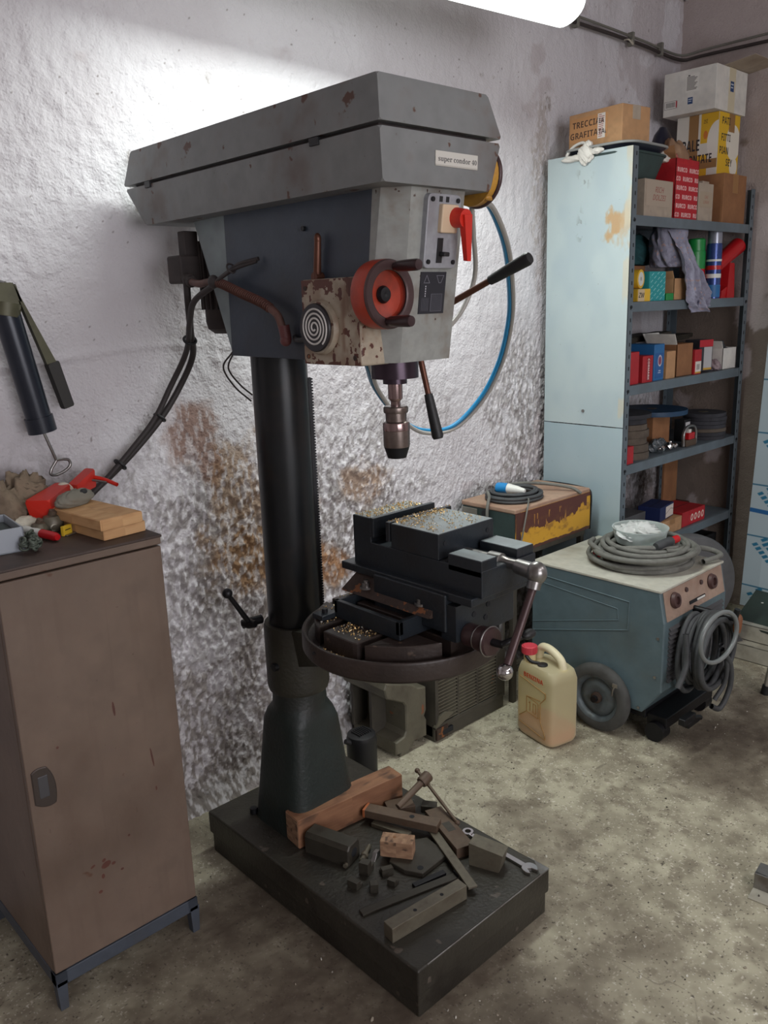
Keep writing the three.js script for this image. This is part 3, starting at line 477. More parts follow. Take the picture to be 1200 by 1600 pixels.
  part('wheel_rim', lathe([[0.044, 0.0], [0.063, 0.0], [0.0635, 0.003], [0.061, 0.006], [0.048, 0.006], [0.044, 0.003]], [HW[0], HW[1], -1.1625], [0, 0, 1], 56), M.darkRim, hw);
  part('wheel_hub', lathe([[0, 0], [0.015, 0], [0.0165, 0.006], [0.013, 0.012], [0.006, 0.013], [0, 0.010]], [HW[0], HW[1], -1.182], [0, 0, 1], 28), M.blackSteel, hw);
  for (const [dx, dy] of [[0.012, 0.050], [-0.010, -0.049]]) part('wheel_grip', lathe([[0, 0], [0.0075, 0], [0.0075, 0.006], [0.0095, 0.010], [0.0105, 0.03], [0.0108, 0.058], [0.0095, 0.064], [0, 0.065]], [HW[0] + dx, HW[1] + dy, -1.158], [0, 0, 1], 24), M.bakelite, hw, { label: 'dark brown bakelite grip' });
  part('wheel_shaft', cyl([HW[0], HW[1], -1.216], [HW[0], HW[1], -1.19], 0.02), M.blackSteel, hw);

  // control plate on the sloping nose; u to the right, v up, w outward
  const onNose = (g, x, y, w = 0) => { const z = -1.145 - (1.708 - y) * (0.045 / 0.322); g.rotateX(0.139); return g.translate(x, y - w * 0.139, z + w * 0.99); };
  const rr = (w, h, t, r, x, y, o = 0) => onNose(new RoundedBoxGeometry(w, h, t, 2, Math.min(r, t / 2.1)).translate(0, 0, t / 2), x, y, o);
  const sp = part('switch_panel', [(() => { const s = new THREE.Shape(), w = 0.044, h = 0.066, r = 0.011; s.moveTo(-w + r, -h); s.lineTo(w - r, -h); s.quadraticCurveTo(w, -h, w, -h + r); s.lineTo(w, h - r); s.quadraticCurveTo(w, h, w - r, h); s.lineTo(-w + r, h); s.quadraticCurveTo(-w, h, -w, h - r); s.lineTo(-w, -h + r); s.quadraticCurveTo(-w, -h, -w + r, -h); return onNose(new THREE.ExtrudeGeometry(s, { depth: 0.010, bevelEnabled: true, bevelSize: 0.002, bevelThickness: 0.002, bevelSegments: 2 }), 1.238, 1.632); })()], M.panelGrey, nose, { label: 'grey switch panel' });
  for (const [dx, dy] of [[-0.035, 0.057], [0.035, 0.057], [0.035, -0.055], [-0.035, -0.055]]) part('panel_screw', onNose(new THREE.CylinderGeometry(0.0045, 0.0045, 0.004, 14).rotateX(Math.PI / 2), 1.238 + dx, 1.632 + dy, 0.013), M.blackSteel, sp);
  for (const dx of [-0.012, 0.006]) part('panel_slot', rr(0.008, 0.010, 0.002, 0.0005, 1.238 + dx, 1.690, 0.0115), M.blackPlastic, sp);
  part('switch_block', rr(0.046, 0.052, 0.012, 0.003, 1.246, 1.656, 0.010), M.cream, sp, { label: 'cream rotary switch plate' });
  part('switch_knob', [onNose(new THREE.CylinderGeometry(0.017, 0.019, 0.026, 28).rotateX(Math.PI / 2), 1.262, 1.659, 0.034), onNose(hull([[-0.012, 0.006, 0.0], [0.014, 0.008, 0.0], [-0.010, 0.006, 0.014], [0.012, 0.008, 0.014], [0.012, -0.078, 0.002], [0.026, -0.078, 0.002], [0.013, -0.078, 0.011], [0.024, -0.078, 0.011]]), 1.262, 1.659, 0.038)], M.redPlastic, sp, { label: 'red switch lever' });
  part('toggle_slot', rr(0.015, 0.046, 0.002, 0.0005, 1.233, 1.598, 0.0118), M.blackPlastic, sp);
  part('toggle', onNose(bx(-0.004, 0.012, -0.006, 0.002, 0, 0.016, 0.002), 1.235, 1.594, 0.012), M.blackPlastic, sp);
  const specTex = canvasTex(256, 300, (g, w, h) => { g.fillStyle = '#23242c'; g.fillRect(0, 0, w, h); g.strokeStyle = '#8c8c96'; g.lineWidth = 3; g.beginPath(); g.moveTo(36, 78); g.lineTo(60, 24); g.lineTo(92, 78); g.closePath(); g.stroke(); g.beginPath(); g.moveTo(160, 26); g.lineTo(232, 26); g.lineTo(206, 78); g.lineTo(186, 78); g.closePath(); g.stroke(); g.fillStyle = '#b9b9c0'; for (let k = 0; k < 5; k++) g.fillRect(52, 98 + k * 17, 9, 11); g.lineWidth = 2; g.strokeStyle = '#7d7d88'; for (let k = 0; k < 5; k++) { g.beginPath(); g.moveTo(28 + k * 15, 186); g.lineTo(28 + k * 15, 280); g.stroke(); } for (let k = 0; k < 8; k++) { g.beginPath(); g.moveTo(122 + k * 14, 162); g.lineTo(122 + k * 14, 280); g.stroke(); } g.strokeRect(118, 158, 112, 124); });
  part('spec_plate', onNose(decalBox(0.072, 0.080, 0.0016), 1.234, 1.518, 0.0009), new THREE.MeshStandardMaterial({ map: specTex, roughness: 0.4 }), nose, { label: 'black speed chart plate' });

  // belt guard: lower body and lid
  const guard = part('belt_guard', hexa([[1.068, 1.708, -1.986], [1.356, 1.708, -1.986], [1.060, 1.798, -2.056], [1.386, 1.798, -2.056], [1.067, 1.708, -1.126], [1.358, 1.708, -1.126], [1.060, 1.798, -1.1225], [1.386, 1.798, -1.1225]], 0.006), M.guard, drill, { label: 'grey sheet-metal belt guard' });
  const lid = part('guard_lid', [hexa([[1.0585, 1.806, -2.062], [1.3865, 1.806, -2.062], [1.064, 1.883, -2.022], [1.352, 1.883, -2.022], [1.0585, 1.806, -1.120], [1.3865, 1.806, -1.120], [1.062, 1.883, -1.127], [1.352, 1.883, -1.127]], 0.005)], M.guard, drill, { label: 'grey belt guard lid' });
  part('guard_lip', bx(1.075, 1.365, 1.788, 1.81, -2.03, -1.14, 0.003), M.dustyBlack, drill);
  for (const z of [-1.30, -1.94]) part('lid_catch', bx(1.056, 1.064, 1.790, 1.804, z - 0.013, z + 0.013, 0.001), M.blackPlastic, guard);
  const nameTex = canvasTex(512, 128, (g, w, h) => { g.fillStyle = '#cfccc4'; g.fillRect(0, 0, w, h); g.fillStyle = '#2b2a2e'; g.font = 'bold 58px serif'; g.textAlign = 'center'; g.textBaseline = 'middle'; g.fillText('super condor 40', w / 2 + 10, h / 2 + 2); g.fillStyle = 'rgba(90,80,70,0.18)'; g.fillRect(0, h - 14, w, 14); });
  { const g = decalBox(0.118, 0.026, 0.0012); g.rotateX(0.04); part('name_plate', g.translate(1.258, 1.757, -1.1232), new THREE.MeshStandardMaterial({ map: nameTex, roughness: 0.5 }), guard, { label: 'name strip reading super condor 40' }); }
  // yellow pulley cap on the right end
  const cap = part('pulley_cap', [lathe([[0, 0], [0.058, 0], [0.058, 0.022], [0.05, 0.036], [0, 0.038]], [1.37, 1.745, -1.185], [1, 0, 0], 36), bx(1.372, 1.398, 1.695, 1.80, -1.225, -1.145, 0.006)], M.yellowPaint, drill, { label: 'yellow end cap' });
  part('cap_ring', torus([1.392, 1.745, -1.185], 0.056, 0.006, [1, 0, 0]), M.darkRim, cap);

  // quill, spindle and chuck
  const q = part('quill_sleeve', lathe([[0, 1.40], [0.05, 1.40], [0.05, 1.349], [0.0255, 1.349], [0.0255, 1.337], [0, 1.337]].reverse(), [DX, 0, SZ], [0, 1, 0], 40), M.quill, drill);
  part('spindle', lathe([[0.0105, 1.28], [0.0105, 1.300], [0.0155, 1.306], [0.0155, 1.345], [0, 1.345]], [DX, 0, SZ], [0, 1, 0], 32), M.spindle, q);
  const ch = part('chuck', lathe([[0, 1.20], [0.026, 1.20], [0.0283, 1.206], [0.0285, 1.24], [0.0275, 1.2535], [0.0265, 1.256], [0.0225, 1.258], [0.0225, 1.277], [0, 1.277]], [DX, 0, SZ], [0, 1, 0], 40), M.chuckSteel, drill, { label: 'keyless drill chuck' });
  part('chuck_collar', lathe([[0, 1.276], [0.0255, 1.276], [0.0265, 1.279], [0.0265, 1.287], [0.024, 1.290], [0, 1.290]], [DX, 0, SZ], [0, 1, 0], 40), M.chuckSteel, ch);
  part('chuck_ring', lathe([[0.0284, 1.238], [0.0290, 1.240], [0.0288, 1.2535], [0.0270, 1.256], [0.0260, 1.256], [0.0260, 1.238]], [DX, 0, SZ], [0, 1, 0], 40), M.spindle, ch);
  part('chuck_nose', lathe([[0, 1.179], [0.008, 1.179], [0.020, 1.1795], [0.0205, 1.181], [0.0275, 1.203], [0, 1.203]], [DX, 0, SZ], [0, 1, 0], 40), M.blackSteel, ch);
  // three-armed capstan on the right side
  const hub = part('capstan_hub', lathe([[0, 0], [0.032, 0], [0.032, 0.03], [0.026, 0.055], [0.016, 0.06], [0, 0.06]], [1.325, 1.452, -1.355], [1, 0, 0], 32), M.blackSteel, drill);
  for (const [dy, dz, L] of [[0.38, 0.925, 0.315], [-0.975, 0.22, 0.243], [0.62, -0.78, 0.26]]) {
    const s = [1.365, 1.452 + dy * 0.02, -1.355 + dz * 0.02], at = (t) => [1.365 + t * 0.06, s[1] + dy * t, s[2] + dz * t];
    const arm = part('capstan_arm', cyl(s, at(L - 0.08), 0.0075, 0.0065, 16), M.copperRod, hub);
    const G = V(...at(L)).sub(V(...at(0))).normalize();
    part('arm_grip', lathe([[0, 0], [0.0095, 0], [0.0105, 0.012], [0.0125, 0.07], [0.0135, 0.098], [0.011, 0.104], [0, 0.105]], at(L - 0.105), [G.x, G.y, G.z], 22), M.blackPlastic, arm, { label: 'black grip' });
  }
  // motor behind, terminal box, conduit and cables
  const motor = part('motor', lathe([[0, 1.44], [0.05, 1.44], [0.066, 1.452], [0.07, 1.47], [0.072, 1.70], [0, 1.70]], [1.225, 0, -1.865], [0, 1, 0], 36), M.dustyBlack, drill, { label: 'dark dusty electric motor' });
  { const fins = []; for (let k = 0; k < 26; k++) { const a = k / 26 * Math.PI * 2; fins.push(bx(0.068, 0.079, 1.50, 1.665, -0.0022, 0.0022, 0.0005).rotateY(a).translate(1.225, 0, -1.865)); } part('cooling_fins', fins, M.dustyBlack, motor); }
  const tb = part('terminal_box', bx(1.095, 1.16, 1.565, 1.632, -1.95, -1.885, 0.006), M.dustyBlack, motor);
  part('terminal_neck', bx(1.12, 1.16, 1.625, 1.69, -1.93, -1.90, 0.003), M.dustyBlack, tb);
  part('cable_gland', [cyl([1.11, 1.575, -1.885], [1.10, 1.566, -1.845], 0.014, 0.013), torus([1.105, 1.57, -1.862], 0.013, 0.004, [-0.2, -0.2, 1])], M.dustyBlack, tb);
  const cpts = [[1.10, 1.566, -1.845], [1.088, 1.560, -1.79], [1.085, 1.562, -1.72], [1.088, 1.532, -1.615], [1.09, 1.505, -1.53], [1.092, 1.482, -1.492], [1.096, 1.452, -1.482]];
  const con = part('conduit', tube(cpts, 0.0088, 90), M.brownConduit, drill, { label: 'brown ribbed flexible conduit' });
  { const c = new THREE.CatmullRomCurve3(cpts.map((p) => V(...p)), false, 'centripetal'), rg = []; for (let k = 0; k < 30; k++) { const t = 0.36 + k / 30 * 0.5, p = c.getPointAt(t), d = c.getTangentAt(t); rg.push(torus([p.x, p.y, p.z], 0.0094, 0.0019, [d.x, d.y, d.z], 18, 5)); } part('conduit_ribs', rg, M.maroon, con); }
  part('conduit_boot', [cyl([1.098, 1.462, -1.482], [1.102, 1.43, -1.48], 0.0125, 0.012, 18), ball([1.10, 1.43, -1.48], 0.0125)], std({ color: rgb(104, 58, 58), roughness: 0.5 }), con);
  part('conduit_tail', tube([[1.118, 1.436, -1.47], [1.10, 1.432, -1.44], [1.095, 1.434, -1.40], [1.09, 1.44, -1.38]], 0.006, 20), M.blackPlastic, con);
  part('tied_cables', [tube([[1.085, 1.56, -1.72], [1.085, 1.578, -1.67], [1.09, 1.596, -1.62], [1.11, 1.605, -1.575]], 0.0045, 30), tube([[1.080, 1.555, -1.725], [1.08, 1.572, -1.675], [1.086, 1.588, -1.625], [1.108, 1.600, -1.58]], 0.004, 30), torus([1.083, 1.588, -1.645], 0.011, 0.0022, [0.1, 0.5, 1], 20, 6), ball([1.082, 1.562, -1.72], 0.014, 0.9, 1.1, 1.1)], M.cableBlack, drill);
  // supply cables sagging from the terminal box down to the wall socket behind the cabinet
  part('supply_cable', tube([[1.10, 1.57, -1.87], [1.105, 1.52, -1.88], [1.135, 1.45, -1.93], [1.175, 1.38, -2.0], [1.155, 1.30, -2.045], [1.10, 1.225, -2.055], [1.02, 1.15, -2.058], [0.94, 1.088, -2.06], [0.885, 1.05, -2.065]], 0.0085, 90), M.cableBlack, drill);
  part('supply_cable', tube([[1.083, 1.555, -1.72], [1.075, 1.52, -1.80], [1.105, 1.47, -1.88], [1.15, 1.39, -1.99], [1.125, 1.30, -2.045], [1.075, 1.222, -2.05], [1.0, 1.148, -2.052], [0.925, 1.082, -2.055], [0.88, 1.046, -2.06]], 0.0075, 90), M.cableBlack, drill);
  part('cable_ties', [torus([1.145, 1.425, -1.955], 0.0155, 0.004, [0.1, -0.6, -0.5], 18, 6), torus([1.09, 1.222, -2.053], 0.0155, 0.004, [-0.6, -0.7, 0], 18, 6), torus([0.965, 1.112, -2.056], 0.0165, 0.004, [-0.7, -0.6, 0], 18, 6)], M.blackPlastic, drill);
  part('thin_wire', [tube([[1.13, 1.40, -1.735], [1.135, 1.36, -1.79], [1.17, 1.31, -1.80], [1.21, 1.27, -1.79]], 0.0022, 30), tube([[1.13, 1.40, -1.73], [1.15, 1.355, -1.79], [1.19, 1.31, -1.80], [1.215, 1.285, -1.79]], 0.0022, 30)], M.cableBlack, drill);
  // coolant hoses looping from the right of the head
  const hp = [[1.41, 1.70, -1.205], [1.455, 1.705, -1.22], [1.60, 1.64, -1.29], [1.75, 1.55, -1.39], [1.875, 1.445, -1.49], [1.94, 1.318, -1.58], [1.93, 1.215, -1.64], [1.86, 1.135, -1.69], [1.74, 1.137, -1.70], [1.58, 1.209, -1.65], [1.464, 1.292, -1.6], [1.35, 1.36, -1.5], [1.30, 1.40, -1.46]];
  part('coolant_hose', tube(hp, 0.0062, 140), M.hoseBlue, drill, { label: 'blue coolant hose' });
  part('air_hose', tube(hp.map(([x, y, z], i) => [x + 0.011, y - 0.006 + (i > 7 ? -0.004 : 0), z + 0.004]), 0.0058, 140), M.hoseClear, drill, { label: 'pale plastic hose' });
  part('return_hose', tube([[1.40, 1.69, -1.21], [1.44, 1.64, -1.24], [1.50, 1.55, -1.29], [1.48, 1.48, -1.31], [1.41, 1.42, -1.32]], 0.0055, 50), M.hoseClear, drill);
}
// brass swarf lying on the drill table
function swarf(name, label, spots, seed, keep = () => true) {
  const R = rng(seed), list = []; for (const [x0, x1, z0, z1, y, n, dens] of spots) for (let i = 0; i < n; i++) { const u = Math.pow(R(), dens), w = R(); if (keep(mix(x0, x1, w), mix(z0, z1, u), y)) list.push([mix(x0, x1, w), y, mix(z0, z1, u)]); }
  const g = new THREE.TetrahedronGeometry(1, 0), im = new THREE.InstancedMesh(g, std({ color: 0xffffff, roughness: 0.35, metalness: 0.5 }), list.length), m = new THREE.Matrix4(), c = new THREE.Color();
  list.forEach(([x, y, z], i) => { const s = 0.0009 + R() * 0.0016; m.compose(V(x, y + s * 0.5, z), new THREE.Quaternion().setFromEuler(new THREE.Euler(R() * 6, R() * 6, R() * 6)), V(s * (0.7 + R() * 1.3), s * 0.7, s)); im.setMatrixAt(i, m); const k = R(); c.setRGB(...(k < 0.55 ? [0.75, 0.5, 0.2] : k < 0.85 ? [0.5, 0.38, 0.2] : [0.62, 0.6, 0.54])); im.setColorAt(i, c); });
  im.name = name; im.userData = { label, category: 'swarf', kind: 'stuff' }; scene.add(im);
}
swarf('table_swarf', 'brass drilling chips lying on the round drill table pads', [[1.04, 1.15, -1.45, -1.345, 0.826, 260, 1], [1.05, 1.145, -1.31, -1.22, 0.826, 260, 1], [1.19, 1.27, -1.455, -1.36, 0.826, 160, 1], [1.012, 1.03, -1.33, -1.22, 0.7855, 260, 1]], 501, (x, z, y) => Math.hypot(x - DX, z - SZ) < (y > 0.8 ? 0.188 : 0.211));

// ---------------------------------------------------------------- compound machine vise bolted on the table
const vise = thing('machine_vise', 'dark iron compound machine vise on the round drill table', 'vise', [1.25, 0.826, -1.2]);
{
  const y0 = 0.8265; // standing on the table pads
  const tray = part('lower_slide', [bx(1.10, 1.37, y0, 0.842, -1.36, -1.152, 0.003), bx(1.10, 1.112, 0.838, 0.868, -1.36, -1.152, 0.002), bx(1.10, 1.37, 0.838, 0.868, -1.164, -1.152, 0.002), bx(1.10, 1.37, 0.838, 0.868, -1.36, -1.348, 0.002), bx(1.358, 1.37, 0.838, 0.868, -1.36, -1.152, 0.002)], M.viseIron, vise);
  for (const x of [1.15, 1.19, 1.23]) part('slide_rib', bx(x, x + 0.022, 0.842, 0.853, -1.34, -1.17, 0.002), M.tableIron, tray);
  for (const [x, z] of [[1.085, -1.375], [1.125, -1.30]]) { const c = part('clamp_block', bx(x - 0.022, x + 0.022, y0 - 0.0, y0 + 0.012, z - 0.018, z + 0.018, 0.002), M.viseIron, vise); part('clamp_bolt', cyl([x, y0 + 0.012, z], [x, y0 + 0.021, z], 0.007, 0.007, 6), M.blackSteel, c); }
  const front = part('upper_slide', [bx(1.165, 1.36, 0.8425, 0.925, -1.30, -1.085, 0.004), hexa([[1.17, 0.8275, -1.10], [1.355, 0.8275, -1.10], [1.17, 0.905, -1.10], [1.355, 0.905, -1.10], [1.17, 0.8275, -1.06], [1.355, 0.8275, -1.06], [1.17, 0.905, -1.06], [1.355, 0.905, -1.06]], 0.003)], M.viseIron, vise);
  for (const [x, y] of [[1.225, 0.875], [1.27, 0.885], [1.262, 0.858]]) part('bolt_hole', cyl([x, y, -1.0605], [x, y, -1.0585], 0.006, 0.006, 16), M.slot, front);
  // rusty swivel plate with bolts
  const sw = part('swivel_plate', [hexa([[1.155, 0.868, -1.40], [1.33, 0.868, -1.40], [1.185, 0.915, -1.37], [1.33, 0.915, -1.37], [1.155, 0.868, -1.12], [1.35, 0.868, -1.12], [1.185, 0.915, -1.12], [1.35, 0.915, -1.12]], 0.004)], M.rustIron, vise, { label: 'rusty swivel plate' });
  for (const [x, z] of [[1.166, -1.325], [1.172, -1.16]]) part('swivel_bolt', [cyl([x, 0.885, z], [x, 0.890, z], 0.014, 0.014, 20), cyl([x, 0.889, z], [x, 0.899, z], 0.009, 0.009, 6), cyl([x, 0.899, z], [x, 0.905, z], 0.005)], M.steel, sw);
  // vise body
  const body = part('vise_body', [bx(1.192, 1.366, 0.927, 0.985, -1.391, -1.01, 0.003), bx(1.172, 1.386, 0.912, 0.93, -1.415, -1.02, 0.003), bx(1.192, 1.24, 0.97, 1.005, -1.10, -1.011, 0.002), bx(1.310, 1.366, 0.97, 1.003, -1.116, -1.016, 0.002)], M.viseIron, vise);
  part('lit_ground_face', [bx(1.194, 1.238, 1.0045, 1.0056, -1.098, -1.013, 0.0003), bx(1.312, 1.364, 1.0025, 1.0036, -1.114, -1.018, 0.0003)], M.viseGroundLit, body, { label: 'ground top faces with lamplight put into their pale colour' });
  const fj = part('fixed_jaw', [bx(1.192, 1.366, 0.98, 1.04, -1.391, -1.332, 0.002)], M.viseIron, vise);
  part('jaw_plate', bx(1.190, 1.388, 0.998, 1.042, -1.332, -1.320, 0.0015), M.viseIron, fj);
  part('lit_ground_face', bx(1.194, 1.364, 1.0395, 1.0406, -1.389, -1.334, 0.0003), M.viseGroundLit, fj);
  const mj = part('moving_jaw', [bx(1.190, 1.366, 0.985, 1.04, -1.265, -1.124, 0.002)], M.viseIron, vise);
  part('jaw_plate', bx(1.188, 1.388, 0.998, 1.042, -1.279, -1.267, 0.0015), M.viseIron, mj);
  part('lit_ground_face', bx(1.192, 1.364, 1.0395, 1.0406, -1.262, -1.126, 0.0003), M.viseGroundLit, mj, { label: 'ground top of the moving jaw with lamplight put into its colour' });
  for (const x of [1.21, 1.345]) part('jaw_screw_hole', cyl([x, 1.018, -1.1245], [x, 1.018, -1.1225], 0.005, 0.005, 14), M.slot, mj);
  // screw, crank and ball
  const scr = part('vise_screw', [lathe([[0, 0], [0.017, 0], [0.017, 0.03], [0.013, 0.034], [0.011, 0.05], [0.011, 0.075], [0, 0.075]], [1.278, 0.982, -1.06], [0, 0, 1], 28), cyl([1.278, 0.982, -1.13], [1.278, 0.982, -1.05], 0.012)], M.steel, vise);
  const crank = part('crank_head', [cyl([1.278, 0.9805, -0.99], [1.277, 0.978, -0.952], 0.0155, 0.0175, 24), ball([1.277, 0.976, -0.942], 0.021, 1, 1.15, 1), cyl([1.277, 0.975, -0.942], [1.266, 0.946, -0.942], 0.015, 0.014, 20)], M.steel, vise, { label: 'bare steel crank' });
  part('crank_rod', cyl([1.268, 0.952, -0.942], [1.182, 0.815, -0.938], 0.0085, 0.0085, 18), M.darkRim, crank);
  part('crank_ball', ball([1.174, 0.802, -0.938], 0.0165), M.chrome, crank, { label: 'polished steel ball' });
  // hand wheel of the slide
  const wh = part('slide_wheel', [lathe([[0, 0], [0.022, 0], [0.024, 0.004], [0.024, 0.028], [0.02, 0.031], [0.026, 0.033], [0.027, 0.05], [0.03, 0.053], [0.0315, 0.06], [0.028, 0.066], [0.012, 0.066], [0, 0.064]], [1.205, 0.838, -1.06], [0, 0, 1], 36)], M.darkRim, vise);
  part('dial_ring', [torus([1.205, 0.838, -1.029], 0.0245, 0.0016, [0, 0, 1]), torus([1.205, 0.838, -1.0], 0.0305, 0.002, [0, 0, 1])], M.steel, wh);
  const arm = part('wheel_crank', [cyl([1.205, 0.838, -1.0], [1.212, 0.836, -0.97], 0.008), cyl([1.206, 0.837, -0.975], [1.25, 0.848, -0.955], 0.007, 0.006)], M.blackSteel, wh);
  part('crank_knob', ball([1.262, 0.851, -0.948], 0.0125, 1.5, 0.8, 0.9), M.blackPlastic, arm);
}
swarf('vise_swarf', 'golden brass chips heaped on the vise jaws', [[1.195, 1.36, -1.388, -1.335, 1.041, 420, 1], [1.195, 1.385, -1.278, -1.268, 1.0425, 90, 1], [1.20, 1.36, -1.262, -1.13, 1.041, 520, 2.4]], 502);

// ================================================================ offcuts and tools lying on the drill base
const BY = 0.1272;
// bar lying between two points (x,z), section w x h, resting at height y (tilt lifts the far end)
function bar(name, label, cat, m, a, b, w, h, y = BY, { lift = 0, r = 0.0015, group } = {}) {
  const L = Math.hypot(b[0] - a[0], b[1] - a[1]), t = thing(name, label, cat, [(a[0] + b[0]) / 2, y, (a[1] + b[1]) / 2], -Math.atan2(b[1] - a[1], b[0] - a[0]), group);
  const g = bx(-L / 2, L / 2, 0, h, -w / 2, w / 2, r); if (lift) g.rotateZ(Math.asin(lift / L)).translate(0, lift / 2, 0);
  const o = part('bar', g, m, t, { local: true }); return { t, L, o };
}
{
  const b = bar('timber_beam', 'reddish timber beam leaning along the foot of the drill pedestal', 'timber', M.beamWood, [1.11, -1.592], [1.452, -1.555], 0.062, 0.082);
  part('end_grain', bx(-b.L / 2 - 0.001, -b.L / 2 + 0.001, 0.002, 0.08, -0.029, 0.029, 0.0005), M.oldWood, b.t, { local: true });
  b.o.name = 'plank';
}
{
  const t = thing('steel_block', 'dark grey square steel block beside the timber beam', 'steel block', [1.155, BY, -1.485], 0.28);
  part('block', prism([[-0.027, 0], [0.027, 0], [0.027, 0.045], [0.019, 0.056], [-0.019, 0.056], [-0.027, 0.045]], -0.068, 0.068, 'z', 0.003), M.barDark, t, { local: true });
  part('bore', cyl([0, 0.028, 0.0675], [0, 0.028, 0.0685], 0.012, 0.012), M.slot, t, { local: true });
}
{ // T-handled key lying over the bars
  const t = thing('box_key', 'steel T-handled key lying over the timber beam end', 'key', [1.42, BY, -1.46], 0);
  const k = part('shank', [cyl([1.37, 0.172, -1.462], [1.47, 0.206, -1.462], 0.009, 0.010), lathe([[0, 0], [0.015, 0], [0.0165, 0.004], [0.0165, 0.03], [0.014, 0.033], [0, 0.033]], [1.462, 0.2035, -1.462], [0.946, 0.322, 0], 24)], M.barBrown, t);
  part('tommy_bar', [cyl([1.488, 0.212, -1.50], [1.445, 0.158, -1.315], 0.0045), ball([1.4885, 0.213, -1.503], 0.0075), ball([1.4445, 0.157, -1.312], 0.0075)], M.barBrown, t);
}
{ const b = bar('flat_bar', 'flat steel bar with an orange painted end on the drill base', 'steel bar', M.barBrown, [1.312, -1.53], [1.398, -1.335], 0.036, 0.022, BY + 0.021); part('painted_end', bx(-b.L / 2 - 0.0012, -b.L / 2 + 0.006, -0.0006, 0.0226, -0.0186, 0.0186, 0.001), M.orangeEnd, b.t, { local: true }); part('hole', cyl([0.03, 0.0218, 0], [0.03, 0.0226, 0], 0.007), M.slot, b.t, { local: true }); }
{ const b = bar('thick_bar', 'thick brown steel bar under the T-handled key', 'steel bar', M.barBrown, [1.448, -1.405], [1.385, -1.232], 0.05, 0.03); part('stain_patch', bx(-0.02, 0.02, 0.0298, 0.0304, -0.012, 0.01, 0.0002), M.barDark, b.t, { local: true }); }
bar('short_flat_bar', 'short rusty flat bar against the timber beam', 'steel bar', M.barBrown, [1.372, -1.51], [1.44, -1.475], 0.05, 0.025);
bar('dark_flat_bar', 'dark short flat bar beside the T-handled key', 'steel bar', M.barDark, [1.455, -1.455], [1.478, -1.42], 0.03, 0.02, BY);
bar('grey_flat_strip', 'narrow grey strip end next to the orange-ended bar', 'steel bar', M.barSteel, [1.312, -1.50], [1.342, -1.39], 0.022, 0.012);
{ const t = thing('wood_block', 'small weathered wood block on the hole-drilled plate', 'wood block', [1.262, 0.1402, -1.352], 0.6);
  part('block', bx(-0.02, 0.02, 0, 0.045, -0.042, 0.042, 0.002), M.oldWood, t, { local: true }); part('knot', cyl([0.002, 0.0448, -0.008], [0.002, 0.0456, -0.008], 0.004, 0.004, 12), M.cardDark, t, { local: true }); }
{ const t = thing('drilled_plate', 'square steel plate with a round hole at its corner', 'steel plate', [1.30, BY, -1.315], 0.0);
  part('plate', prism([[-0.075, -0.03], [-0.01, -0.07], [0.062, -0.03], [0.05, 0.055], [-0.05, 0.062], [-0.072, 0.02]], BY, BY + 0.013, 'y', 0.0015).translate(1.30, 0, -1.315), M.barDark, t);
  part('hole', cyl([1.262, BY + 0.0125, -1.272], [1.262, BY + 0.0135, -1.272], 0.008), M.slot, t); }
bar('narrow_strip', 'narrow pale flat strip lying across the drilled plate', 'steel bar', M.barSteel, [1.388, -1.35], [1.294, -1.128], 0.024, 0.007, BY + 0.0135);
{ const t = thing('square_block', 'grey square steel block standing on edge by the spanner', 'steel block', [1.405, BY, -1.165], 0.35);
  part('block', hexa([[-0.022, 0.0, -0.05], [0.022, 0.0, -0.05], [-0.022, 0.062, -0.05], [0.022, 0.062, -0.05], [-0.022, 0.0, 0.028], [0.022, 0.0, 0.028], [-0.022, 0.05, 0.038], [0.022, 0.05, 0.038]], 0.002), M.barSteel, t, { local: true }); }
{ // combination spanner
  const t = thing('combination_spanner', 'bright steel combination spanner on the worn base corner', 'spanner', [1.458, BY, -1.175], 0);
  const s = part('shaft', [hexa([[1.451, BY + 0.002, -1.275], [1.463, BY + 0.002, -1.275], [1.451, BY + 0.008, -1.275], [1.463, BY + 0.008, -1.275], [1.448, BY + 0.002, -1.10], [1.462, BY + 0.002, -1.10], [1.448, BY + 0.008, -1.10], [1.462, BY + 0.008, -1.10]], 0.0015)], M.chrome, t);
  part('ring_end', lathe([[0.008, 0], [0.0145, 0], [0.016, 0.003], [0.0145, 0.010], [0.008, 0.010], [0.008, 0]], [1.459, BY, -1.288], [0, 1, 0], 28), M.chrome, t);
  const u = []; for (let i = 0; i <= 24; i++) { const a = Math.PI / 2 + 0.55 + i / 24 * (Math.PI * 2 - 1.1); u.push([Math.cos(a + 0.3) * 0.02, Math.sin(a + 0.3) * 0.02]); } u.push([0.002, 0.004], [-0.006, -0.003], [-0.010, 0.006]);
  part('open_end', prism(u.map(([x, z]) => [1.455 + x, -1.083 + z]), BY, BY + 0.009, 'y', 0.001), M.chrome, t);
}
{ const b = bar('square_bar', 'square steel bar with two drilled holes along the base front', 'steel bar', M.barSteel, [1.05, -1.165], [1.272, -1.142], 0.032, 0.038); for (const x of [-0.035, 0.045]) part('hole', cyl([x, 0.0375, 0.002], [x, 0.0385, 0.002], 0.0045), M.slot, b.t, { local: true }); }
